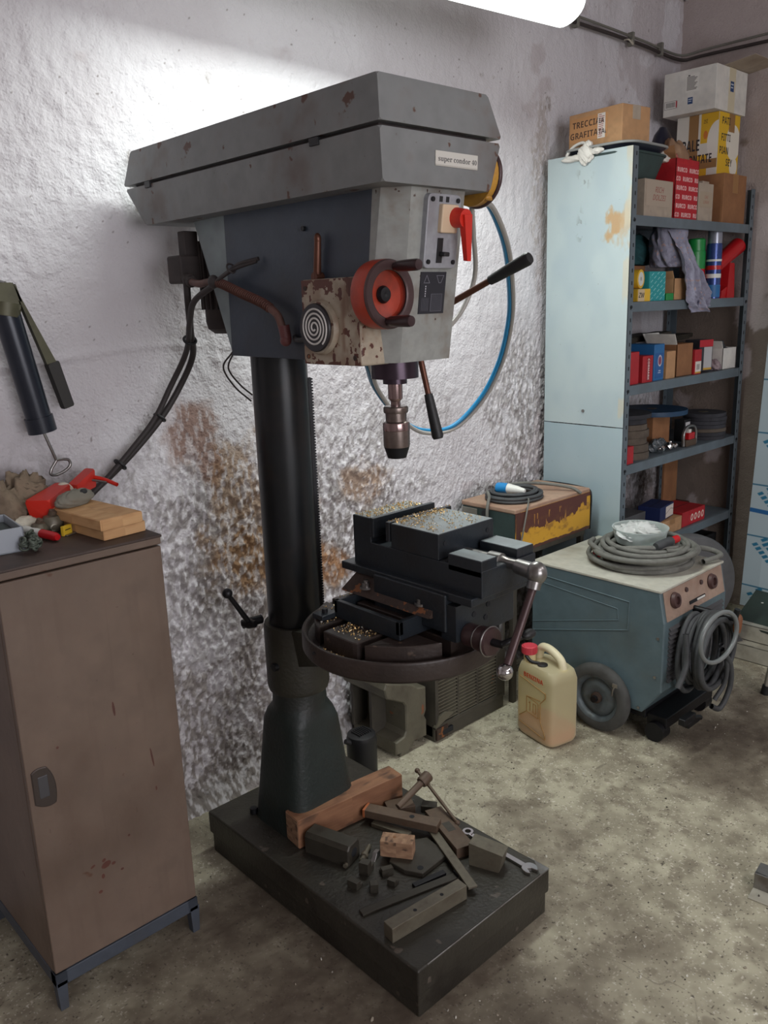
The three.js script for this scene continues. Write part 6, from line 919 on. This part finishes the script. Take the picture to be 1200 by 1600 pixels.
{ const t = thing('teal_cloth', 'dark teal cloth bundled at the back of the fourth shelf', 'cloth', [3.12, Y4 + 0.17, -1.93]); part('cloth', [lump([3.06, Y4 + 0.172, -1.94], 0.13, 0.065, 0.08, 971, 0.35, 2.4), lump([3.24, Y4 + 0.145, -1.92], 0.11, 0.08, 0.07, 972, 0.35, 2.4)], M.ragTeal, t); }
{ // patterned rag hanging over the shelf edge
  const t = thing('patterned_rag', 'patterned blue-grey rag draped over the fourth shelf edge', 'rag', [3.32, Y4, -1.72]);
  const strip = (pts, wd, seed) => { // pts: centre line; wd: half widths; a folded strip with thickness
    const c = new THREE.CatmullRomCurve3(pts.map((p) => V(...p))), n = 46, m = 26, pos = [], idx = [];
    for (let j = 0; j <= n; j++) { const q = c.getPoint(j / n), w = mix(wd[0], wd[1], j / n) * (0.85 + 0.3 * fbm(j * 0.12, 1, 2, seed)); for (let i = 0; i <= m; i++) { const u = i / m * 2 - 1; pos.push(q.x + u * w + (fbm(j * 0.15, i * 0.1, 2, seed + 3) - 0.5) * 0.02, q.y + (fbm(i * 0.3, j * 0.1, 2, seed + 4) - 0.5) * 0.012, q.z + Math.cos(u * 7 + j * 0.06) * 0.011 + (fbm(i * 0.35, j * 0.2, 3, seed + 5) - 0.5) * 0.03); } }
    for (let j = 0; j < n; j++) for (let i = 0; i < m; i++) { const a = j * (m + 1) + i; idx.push(a, a + 1, a + m + 2, a, a + m + 2, a + m + 1); }
    const g = new THREE.BufferGeometry(); g.setAttribute('position', new THREE.Float32BufferAttribute(pos, 3)); g.setIndex(idx); g.computeVertexNormals(); return g; };
  part('cloth', [lump([3.28, Y4 + 0.13, -1.78], 0.10, 0.13, 0.06, 975, 0.35, 2.6), strip([[3.25, Y4 + 0.27, -1.76], [3.28, Y4 + 0.2, -1.715], [3.32, Y4 + 0.09, -1.695], [3.36, Y4 - 0.005, -1.688], [3.40, Y4 - 0.05, -1.690]], [0.06, 0.075], 981), strip([[3.36, Y4 + 0.2, -1.76], [3.40, Y4 + 0.10, -1.72], [3.44, Y4 + 0.02, -1.70], [3.43, Y4 - 0.03, -1.69]], [0.045, 0.05], 991)], M.ragBlue, t);
}
{ const sp = (x, z, r, h, bm, cm, lb, bands) => { const t = thing('spray_can', lb, 'spray can', [x, Y4, z]); part('can', lathe([[0, 0], [r, 0], [r, 0.004], [r, h * 0.78], [r * 0.7, h * 0.84], [0, h * 0.84]], [x, Y4, z], [0, 1, 0], 28), bm, t); part('cap', lathe([[0, h * 0.8], [r * 0.92, h * 0.8], [r * 0.92, h * 0.98], [r * 0.8, h], [0, h]], [x, Y4, z], [0, 1, 0], 28), cm, t); for (const [a, b, m] of bands) part('band', lathe([[r + 0.0004, h * a], [r + 0.0006, h * a], [r + 0.0006, h * b], [r + 0.0004, h * b]], [x, Y4, z], [0, 1, 0], 28), m, t); };
  sp(3.60, -1.745, 0.032, 0.285, M.sprayBlue, std({ color: rgb(150, 154, 166), roughness: 0.25, metalness: 0.4 }), 'tall blue spray can with a grey cap', [[0.42, 0.48, M.redGloss], [0.54, 0.57, M.whitePlastic], [0.30, 0.36, M.whitePlastic], [0.02, 0.2, M.blueCard]]);
  sp(3.545, -1.80, 0.04, 0.25, M.greenPlastic, M.greenPlastic, 'green spray can beside the tall blue one', [[0.3, 0.5, M.redGloss], [0.18, 0.24, M.whitePlastic]]); }
{ // red bent pipe-shaped tool holder
  const t = thing('red_funnel', 'glossy red angled plastic spout standing on the fourth shelf', 'spout', [3.74, Y4, -1.76]);
  part('stem', [hexa([[3.70, Y4, -1.79], [3.775, Y4, -1.79], [3.735, Y4 + 0.15, -1.78], [3.78, Y4 + 0.15, -1.78], [3.70, Y4, -1.725], [3.775, Y4, -1.725], [3.735, Y4 + 0.15, -1.735], [3.78, Y4 + 0.15, -1.735]], 0.006)], M.redGloss, t);
  part('tube', lathe([[0.028, 0], [0.032, 0.003], [0.032, 0.07], [0.036, 0.2], [0.036, 0.206], [0.032, 0.2], [0.028, 0.07], [0.028, 0]], [3.645, Y4 + 0.135, -1.76], [0.88, 0.42, 0.05], 30), M.redGloss, t); part('flange', hexa([[3.655, Y4, -1.78], [3.71, Y4, -1.78], [3.66, Y4 + 0.03, -1.78], [3.71, Y4 + 0.05, -1.78], [3.655, Y4, -1.73], [3.71, Y4, -1.73], [3.66, Y4 + 0.03, -1.73], [3.71, Y4 + 0.05, -1.73]], 0.004), M.redGloss, t); }
carton('grey_case', 'pale grey plastic case at the right end of the fourth shelf', 'case', 3.775, 3.858, Y4, 0.13, -1.84, 0.09, std({ color: rgb(172, 174, 180), roughness: 0.4 }));
{ const t = thing('white_bottle', 'small white and black bottle before the red spout', 'bottle', [3.665, Y4, -1.85]); part('bottle', lathe([[0, 0], [0.024, 0], [0.024, 0.06], [0.012, 0.075], [0.012, 0.085], [0, 0.085]], [3.665, Y4, -1.85], [0, 1, 0], 24), M.whitePlastic, t); part('cap', cyl([3.665, Y4 + 0.084, -1.85], [3.665, Y4 + 0.105, -1.85], 0.018), M.blackPlastic, t); }

// ---- third shelf
const Y3 = top(2);
carton('red_packet', 'bright red packet at the left end of the third shelf', 'packet', 2.915, 2.985, Y3, 0.125, -1.724, 0.14, M.redCard);
carton('crimson_box', 'crimson box with white vertical lettering on the third shelf', 'box', 3.01, 3.088, Y3, 0.105, -1.722, 0.13, M.redCard, { prints: [['z', 0.004, 0.052, 0.026, 0.09, canvasTex(96, 320, (g) => { g.fillStyle = '#94202c'; g.fillRect(0, 0, 96, 320); g.translate(48, 160); g.rotate(Math.PI / 2); g.fillStyle = '#e4d8d4'; g.font = 'bold 62px sans-serif'; g.textAlign = 'center'; g.textBaseline = 'middle'; g.fillText('CORMARK', 0, 0); }), 'lettering', 'white vertical lettering']] });
carton('blue_oil_box', 'blue box with an oval emblem on the third shelf', 'box', 3.102, 3.182, Y3, 0.145, -1.726, 0.13, M.blueCard, { prints: [['z', 0.0, 0.06, 0.062, 0.10, canvasTex(192, 320, (g) => { g.fillStyle = '#2c5c98'; g.fillRect(0, 0, 192, 320); g.fillStyle = '#c0bcc4'; g.beginPath(); g.ellipse(110, 100, 50, 74, 0, 0, 7); g.fill(); g.fillStyle = '#8a4860'; g.beginPath(); g.ellipse(110, 100, 36, 54, 0, 0, 7); g.fill(); g.fillStyle = '#a8b4cc'; g.fillRect(84, 220, 52, 14); g.fillRect(70, 246, 70, 12); }), 'emblem', 'pale oval emblem']] });
{ const t = thing('black_cap_bottle', 'black-capped bottle behind the blue emblem box', 'bottle', [3.13, Y3, -1.885]); part('bottle', lathe([[0, 0], [0.024, 0], [0.024, 0.13], [0.012, 0.145], [0, 0.145]], [3.13, Y3, -1.885], [0, 1, 0], 20), M.navy, t); part('cap', cyl([3.13, Y3 + 0.144, -1.885], [3.13, Y3 + 0.168, -1.885], 0.016), M.blackPlastic, t); }
carton('narrow_kraft_box', 'narrow kraft box between blue emblem box and brown carton', 'box', 3.20, 3.272, Y3, 0.112, -1.724, 0.13, M.card);
carton('open_brown_carton', 'open brown carton with a white inner flap on the third shelf', 'carton', 3.288, 3.425, Y3, 0.135, -1.728, 0.14, M.cardDark, { open: true, flapM: M.cardWhite });
carton('red_white_packet', 'red and white packet with a barcode before the brown carton', 'packet', 3.43, 3.488, Y3, 0.105, -1.718, 0.03, M.redCard, { prints: [['z', 0, 0.03, 0.05, 0.05, canvasTex(128, 128, (g) => { g.fillStyle = '#dcd4cc'; g.fillRect(0, 0, 128, 128); g.fillStyle = '#4a4040'; for (let k = 0; k < 12; k++) g.fillRect(28 + k * 6, 30, 3, 60); g.fillStyle = '#c8a03c'; g.fillRect(0, 112, 128, 16); }), 'barcode_label', 'white barcode label']] });
carton('leaning_red_box', 'red-topped box with a white strip leaning on the third shelf', 'box', 3.515, 3.60, Y3 + 0.006, 0.135, -1.728, 0.08, M.abrasiveDark, { turn: -0.25, prints: [['z', 0.012, 0.055, 0.05, 0.098, canvasTex(128, 256, (g) => { g.fillStyle = '#b4b2b4'; g.fillRect(0, 0, 128, 256); g.fillStyle = '#c89a38'; g.fillRect(0, 234, 128, 22); }), 'label_strip', 'white strip'], ['z', 0, 0.12, 0.083, 0.03, txt([''], { bg: '#b42430', fg: '#b42430', w: 64, h: 32 }), 'red_band', 'red band']] });
carton('dark_red_packet', 'dark red packet behind the leaning box', 'packet', 3.60, 3.66, Y3, 0.095, -1.78, 0.05, M.redCard);
carton('open_white_box', 'open white box of dark parts at the right of the third shelf', 'box', 3.70, 3.83, Y3, 0.095, -1.724, 0.14, M.cardWhite, { open: true });
{ const t = thing('dark_parts_heap', 'heap of dark rubber parts in the open white box', 'parts', [3.765, Y3 + 0.05, -1.79]); part('parts', [lump([3.76, Y3 + 0.05, -1.79], 0.05, 0.045, 0.05, 1001, 0.4, 4)], M.cableDark, t); }
{ const t = thing('plastic_bag_parts', 'clear bag of small parts on the third shelf', 'bag', [3.66, Y3, -1.725]); part('bag', lump([3.66, Y3 + 0.002, -1.745], 0.035, 0.03, 0.03, 1003, 0.35, 3), std({ color: rgb(150, 132, 136), roughness: 0.25 }), t); }
{ const t = thing('tool_clutter', 'dark grimy tools piled behind the boxes of the third shelf', 'tools', [3.3, Y3, -1.98]); const R = rng(1010), g = []; for (let k = 0; k < 12; k++) { const x = 2.95 + R() * 0.75, y = Y3 + 0.12 + R() * 0.035; g.push(hexa([[x, y, -2.0], [x + 0.14, y + 0.01, -1.98], [x, y + 0.018, -2.0], [x + 0.14, y + 0.028, -1.98], [x + 0.02, y, -1.93], [x + 0.16, y + 0.01, -1.91], [x + 0.02, y + 0.018, -1.93], [x + 0.16, y + 0.028, -1.91]], 0.003)); } part('tool_rack', [bx(2.92, 3.72, Y3, Y3 + 0.122, -2.03, -1.90, 0.004)], M.dustyBlack, t); part('flat_tools', g, M.barDark, t); }

// ---- second shelf
const Y2 = top(1);
const disc = (name, label, cat, x, y, z, R, h, m, group, hole = 0.011) => { const t = thing(name, label, cat, [x, y, z], 0, group); part('disc', lathe([[hole, 0], [R, 0], [R + 0.0006, h * 0.3], [R, h], [R * 0.4, h], [hole, h * 0.9], [hole, 0]], [x, y, z], [0, 1, 0], 40), m, t); part('hub_ring', lathe([[hole, h * 0.9], [hole + 0.012, h], [hole + 0.012, h + 0.0008], [hole, h + 0.0008]], [x, y, z], [0, 1, 0], 20), M.barSteel, t); };
for (let k = 0; k < 6; k++) { const hh = [0.028, 0.03, 0.026, 0.03, 0.022, 0.02][k], y = Y2 + [0, 0.0292, 0.0604, 0.0876, 0.1188, 0.142][k]; disc('grinding_wheel', ['lowest brown grinding wheel of the stack by the side panel', 'second grinding wheel from the bottom of the brown stack', 'third grinding wheel from the bottom of the brown stack', 'fourth grinding wheel from the bottom of the brown stack', 'fifth grinding wheel from the bottom of the brown stack', 'thin dark topmost wheel of the brown grinding wheel stack'][k], 'grinding wheel', 3.06 + (k % 2) * 0.006, y, -1.82 - (k % 3) * 0.004, 0.098 - k * 0.002, hh, k === 5 ? M.abrasiveDark : M.abrasive, 'brown grinding wheels stacked on the second shelf'); }
carton('standing_brown_carton', 'brown carton panel standing behind the grinding wheels', 'carton', 3.25, 3.395, Y2, 0.145, -1.80, 0.05, M.cardDark);
disc('blue_backing_disc', 'large dark blue disc lying on the brown carton', 'disc', 3.36, Y2 + 0.1455, -1.87, 0.15, 0.02, std({ color: rgb(28, 62, 92), roughness: 0.5 }), undefined);
disc('black_backing_disc', 'black disc resting on the stacked grinding wheels', 'disc', 3.075, Y2 + 0.1640, -1.86, 0.13, 0.016, M.abrasiveDark, undefined);
for (let k = 0; k < 7; k++) disc('cutting_disc', ['lowest cutting disc of the black stack on the second shelf', 'black cutting disc just under the brown one', 'single brown disc within the black cutting disc stack', 'black cutting disc lying directly on the brown one', 'third cutting disc from the top of the black stack', 'second cutting disc from the top of the black stack', 'topmost cutting disc of the black stack'][k], 'cutting disc', 3.70 + (k % 3) * 0.004, Y2 + k * 0.0172, -1.80 + (k % 2) * 0.005, 0.10 - (k % 2) * 0.004, 0.016, k === 2 ? M.abrasive : M.abrasiveDark, 'black cutting discs stacked on the second shelf');
{ const t = thing('chrome_fittings', 'shiny chrome fittings bag at the second shelf edge', 'fittings', [3.27, Y2, -1.73]); const R = rng(1020), g = []; for (let k = 0; k < 16; k++) { const x = 3.20 + R() * 0.13, z = -1.77 + R() * 0.045; g.push(cyl([x, Y2 + 0.008 + R() * 0.02, z], [x + (R() - 0.5) * 0.04, Y2 + 0.008 + R() * 0.03, z + (R() - 0.5) * 0.02], 0.007, 0.007, 10)); } part('fittings', g, M.chrome, t, { kind: 'stuff' }); part('wrapper', lump([3.25, Y2, -1.775], 0.06, 0.035, 0.025, 1023, 0.4, 3), std({ color: rgb(86, 92, 96), roughness: 0.2 }), t); }
{ const t = thing('shackle_clamp', 'steel shackle with a red block at the second shelf edge', 'clamp', [3.45, Y2, -1.73]); part('bow', tube([[3.40, Y2 + 0.004, -1.735], [3.40, Y2 + 0.06, -1.735], [3.42, Y2 + 0.082, -1.735], [3.46, Y2 + 0.088, -1.735], [3.495, Y2 + 0.078, -1.735], [3.508, Y2 + 0.05, -1.735], [3.508, Y2 + 0.004, -1.735]], 0.007, 60), M.steel, t); part('red_block', bx(3.425, 3.478, Y2 + 0.03, Y2 + 0.06, -1.75, -1.722, 0.004), M.redGloss, t); part('white_label', bx(3.433, 3.455, Y2 + 0.058, Y2 + 0.075, -1.745, -1.728, 0.002), M.whitePlastic, t); part('base', bx(3.41, 3.50, Y2, Y2 + 0.03, -1.75, -1.725, 0.003), M.barBrown, t); }
carton('white_paper_pack', 'white paper pack standing beside the brown carton panel', 'pack', 3.40, 3.455, Y2, 0.12, -1.85, 0.03, M.cardWhite);
carton('small_white_label_box', 'small black box with a white label beside the cutting discs', 'box', 3.53, 3.585, Y2, 0.10, -1.80, 0.05, M.blackPlastic, { prints: [['z', 0, 0.075, 0.04, 0.025, txt([''], { bg: '#c8c6c8', fg: '#c8c6c8', w: 32, h: 32 }), 'label', 'white label']] });
carton('red_small_packet', 'small red packet under the grinding wheel stack', 'packet', 2.91, 2.955, Y2, 0.07, -1.715, 0.04, M.redCard);

// ---- first (lowest) shelf
const Y1 = top(0);
carton('red_flat_box', 'flat red box with white rings on the lowest shelf', 'box', 3.40, 3.61, Y1, 0.068, -1.72, 0.15, M.redCard, { prints: [['z', 0.03, 0.034, 0.145, 0.06, canvasTex(512, 192, (g) => { g.fillStyle = '#b8222c'; g.fillRect(0, 0, 512, 192); g.strokeStyle = '#e8d4c8'; g.lineWidth = 22; for (let k = 0; k < 4; k++) { g.beginPath(); g.ellipse(90 + k * 116, 100, 30, 42, 0.3, 0, 7); g.stroke(); } }), 'print', 'row of white rings']] });
carton('kraft_flat_box', 'flat kraft box at the front of the lowest shelf', 'box', 3.215, 3.385, Y1, 0.062, -1.715, 0.12, M.card, { tape: M.tapeBrown });
carton('navy_white_box', 'navy and white box stacked on the flat kraft box', 'box', 3.20, 3.36, Y1 + 0.063, 0.062, -1.735, 0.1, M.navy, { turn: 0.15, prints: [['z', 0.03, 0.03, 0.09, 0.05, canvasTex(192, 128, (g) => { g.fillStyle = '#d8ccc4'; g.fillRect(0, 0, 192, 128); g.strokeStyle = '#5c3434'; g.lineWidth = 5; g.beginPath(); g.moveTo(0, 80); g.lineTo(120, 40); g.lineTo(192, 60); g.stroke(); }), 'print', 'pale print']] });
carton('upright_kraft_panel', 'kraft carton flap standing upright on the lowest shelf', 'carton', 3.50, 3.66, Y1, 0.27, -1.88, 0.012, M.cardDark, { turn: 0.12 });
carton('dark_crate_boxes', 'dark grey carton at the back left of the lowest shelf', 'carton', 2.91, 3.15, Y1, 0.12, -1.76, 0.24, M.darkGrey);
carton('flat_brown_sheets', 'flat brown sheets lying at the right of the lowest shelf', 'sheets', 3.55, 3.82, Y1, 0.02, -1.90, 0.13, M.maroon);
{ // bent sheets sagging under the second shelf
  const t = thing('bent_sheet', 'bent grey sheet leaning at the back of the lowest shelf', 'sheet', [3.05, Y1 + 0.121, -1.95]); part('sheet', hexa([[2.91, Y1 + 0.122, -2.04], [3.35, Y1 + 0.122, -2.04], [2.91, Y1 + 0.22, -2.05], [3.35, Y1 + 0.26, -2.05], [2.91, Y1 + 0.122, -2.02], [3.35, Y1 + 0.122, -2.02], [2.91, Y1 + 0.22, -2.045], [3.35, Y1 + 0.26, -2.045]], 0.001), std({ color: rgb(120, 122, 140), roughness: 0.5 }), t); part('folded_edge', bx(2.91, 3.35, Y1 + 0.122, Y1 + 0.128, -2.02, -1.99, 0.001), M.darkGrey, t); }

// ================================================================ beside and under the shelving
{ const t = thing('black_crate', 'black crate under the lowest shelf by the wall', 'crate', [3.68, 0, -1.88]); const g = []; for (let k = 0; k < 3; k++) g.push(bx(3.55, 3.82, 0.01 + k * 0.13, 0.115 + k * 0.13, -1.765, -1.755, 0.002), bx(3.55, 3.56, 0.01 + k * 0.13, 0.115 + k * 0.13, -2.02, -1.755, 0.002), bx(3.81, 3.82, 0.01 + k * 0.13, 0.115 + k * 0.13, -2.02, -1.755, 0.002)); part('slats', g, M.blackPlastic, t); part('floor_board', bx(3.55, 3.82, 0.0, 0.012, -2.02, -1.755, 0.002), M.blackPlastic, t); }
{ // round machine guard standing before the shelving
  const t = thing('disc_guard', 'large dark grey round machine guard standing beside the welding set', 'machine guard', [3.06, 0, -1.50]);
  part('disc', lathe([[0, 0.02], [0.14, 0.02], [0.195, 0.012], [0.205, 0.0], [0.205, -0.04], [0.195, -0.045], [0, -0.045]], [3.06, 0.36, -1.50], [-0.5, 0.05, 0.87], 64), M.darkGrey, t);
  part('foot', [hexa([[2.95, 0, -1.60], [3.34, 0, -1.44], [3.0, 0.20, -1.57], [3.22, 0.20, -1.46], [2.98, 0, -1.52], [3.38, 0, -1.36], [3.0, 0.20, -1.53], [3.22, 0.20, -1.42]], 0.005)], M.darkGrey, t); part('centre_cap', lathe([[0, 0], [0.035, 0], [0.03, 0.014], [0, 0.016]], [3.05, 0.361, -1.482], [-0.5, 0.05, 0.87], 30), M.blackSteel, t);
}
{ const t = thing('white_wedge', 'pale concrete wedge on the floor under the shelving', 'block', [3.53, 0, -1.66]); part('wedge', hull([[3.50, 0, -1.70], [3.62, 0, -1.70], [3.60, 0.33, -1.70], [3.50, 0, -1.64], [3.62, 0, -1.64], [3.60, 0.30, -1.66], [3.56, 0.25, -1.66]]), M.concreteGrey, t); part('chipped_edge', bx(3.51, 3.61, 0.001, 0.02, -1.642, -1.634, 0.003), M.concreteGrey, t); }
{ // stainless sheet in protective film leaning on the right wall
  const film = canvasTex(512, 1024, (g, w, h) => { g.fillStyle = '#aab8bf'; g.fillRect(0, 0, w, h); g.fillStyle = '#b4c2c8'; for (let k = 0; k < 40; k++) g.fillRect((k * 137) % w, (k * 211) % h, 90, 160); g.strokeStyle = '#3c6c86'; g.lineWidth = 4; for (let k = 0; k < 7; k++) { const y = 60 + k * 150; g.beginPath(); g.moveTo(0, y); g.lineTo(w, y + 14); g.stroke(); } g.strokeStyle = '#2a5f94'; g.lineWidth = 12; g.beginPath(); g.moveTo(0, 735); g.lineTo(160, 748); g.stroke(); g.fillStyle = '#2f6f8e'; for (let r = 0; r < 7; r++) for (let c = 0; c < 3; c++) { g.save(); g.translate(40 + c * 190, 60 + r * 150 + c * 20); g.rotate(0.95); for (let i = 0; i < 9; i++) { g.fillRect(i * 13, 0, 8, 14 + (i * 5) % 7); g.fillRect(i * 13 + 4, 26, 8, 12); } g.restore(); } });
  const t = thing('filmed_steel_sheet', 'steel sheet in printed blue protective film leaning on the right wall', 'steel sheet', [3.77, 0.07, -1.0]);
  const H = 1.62, lean = Math.atan2(0.12, H), g = decalBox(1.12, H, 0.003); g.translate(0, H / 2, 0).rotateY(-Math.PI / 2).rotateZ(-lean);
  part('sheet', g.translate(-0.035, 0.0, -0.02), new THREE.MeshStandardMaterial({ map: film, roughness: 0.4, metalness: 0.1 }), t, { local: true });
  part('batten', bx(-0.06, 0.06, -0.07, 0.0, -0.55, 0.5, 0.004), M.oldWood, t, { local: true, label: 'wooden batten under the sheet' });
}
// square steel tubes lying on the floor along the right wall
for (const [x, y, lb] of [[3.32, 0, 'lowest grey square tube on the floor beside the welding set'], [3.39, 0, 'second floor-level square tube nearer the right wall'], [3.37, 0.0705, 'grey square tube on top of the two floor tubes']]) {
  const t = thing('square_tube', lb, 'steel tube', [x, y, -1.1]); const s = 0.033;
  part('tube', [bx(-s, s, 0, 0.004, -0.46, 0.7, 0.001), bx(-s, s, 0.066, 0.07, -0.46, 0.7, 0.001), bx(-s, -s + 0.004, 0, 0.07, -0.46, 0.7, 0.001), bx(s - 0.004, s, 0, 0.07, -0.46, 0.7, 0.001)], M.alu, t, { local: true }); part('shade_plug', bx(-s + 0.004, s - 0.004, 0.004, 0.066, -0.42, -0.41, 0.0005), M.slot, t, { local: true });  // dark plug stands in for the shade inside the tube
}
{ const t = thing('green_plate', 'dark green steel plate lying tilted on the square tubes', 'steel plate', [3.46, 0.142, -1.30]); part('plate', hexa([[-0.11, 0.0, -0.14], [0.16, 0.03, -0.16], [-0.11, 0.008, -0.14], [0.16, 0.038, -0.16], [-0.14, 0.0, 0.12], [0.14, 0.03, 0.14], [-0.14, 0.008, 0.12], [0.14, 0.038, 0.14]], 0.001).rotateZ(0.15), M.darkGreen, t, { local: true }); const R = rng(1100); part('paint_specks', Array.from({ length: 12 }, () => { const x = -0.1 + R() * 0.22, z = -0.1 + R() * 0.2; return ball([x, 0.012 + (x + 0.11) * 0.111 + x * 0.15, z], 0.004, 1.4, 0.3, 1); }), M.whitePlastic, t, { local: true }); }
{ // work stand whose leg enters at the right edge
  const t = thing('work_stand', 'grey steel work stand with a black rubber foot at the right edge', 'stand', [3.06, 0, -1.15]);
  const L = (a, b) => { const l = part('leg', cyl(a, b, 0.014, 0.014, 4), M.alu, t); part('foot', cyl([a[0], 0, a[2]], [a[0] + (b[0] - a[0]) * 0.045, 0.035, a[2] + (b[2] - a[2]) * 0.045], 0.018, 0.017, 18), M.blackPlastic, l); };
  L([3.045, 0.004, -1.165], [3.10, 0.75, -1.08]); L([3.05, 0.004, -0.62], [3.10, 0.75, -0.72]); part('top_rail', bx(3.07, 3.13, 0.745, 0.80, -1.15, -0.62, 0.004), M.alu, t);
}
{ const t = thing('angle_bracket', 'short steel angle bracket on the floor at the right edge', 'bracket', [1.95, 0, -0.63], 0.12); part('upright', bx(-0.004, 0.004, 0, 0.047, -0.10, 0.16, 0.001), M.steel, t, { local: true }); part('flange', bx(-0.05, 0.0, 0, 0.004, -0.10, 0.16, 0.001), M.alu, t, { local: true }); part('top_lip', bx(0, 0.05, 0.043, 0.047, -0.10, 0.16, 0.001), M.steel, t, { local: true }); }

// conduit and cables running along the top of the walls
{
  const t = thing('wall_conduit', 'pair of thin conduits clipped along the wall tops into the corner', 'conduit', [3.4, 2.52, -2.07]);
  part('pipe', tube([[1.0, 2.505, -2.075], [2.9, 2.528, -2.072], [3.5, 2.530, -2.072], [3.80, 2.520, -2.07], [3.855, 2.522, -2.055], [3.868, 2.527, -2.0], [3.87, 2.52, -1.5], [3.87, 2.52, -0.6]], 0.007, 160), M.dustyBlack, t);
  part('pipe', tube([[1.0, 2.53, -2.078], [2.9, 2.553, -2.074], [3.5, 2.548, -2.074], [3.82, 2.54, -2.072], [3.862, 2.544, -2.055], [3.872, 2.55, -2.0], [3.874, 2.553, -1.5], [3.874, 2.55, -0.6]], 0.005, 160), M.concreteGrey, t);
  for (const x of [3.02, 3.42, 3.66]) part('clip', bx(x - 0.008, x + 0.008, 2.512, 2.565, -2.088, -2.062, 0.003), M.concreteGrey, t);
  part('loose_tie', tube([[3.40, 2.53, -2.06], [3.36, 2.50, -2.03], [3.33, 2.512, -2.03], [3.345, 2.52, -2.06]], 0.003, 24), M.ragWhite, t);
}

// ================================================================ finish
scene.traverse((o) => { if (o.isMesh) { o.castShadow = true; o.receiveShadow = true; } });
renderer.render(scene, camera);
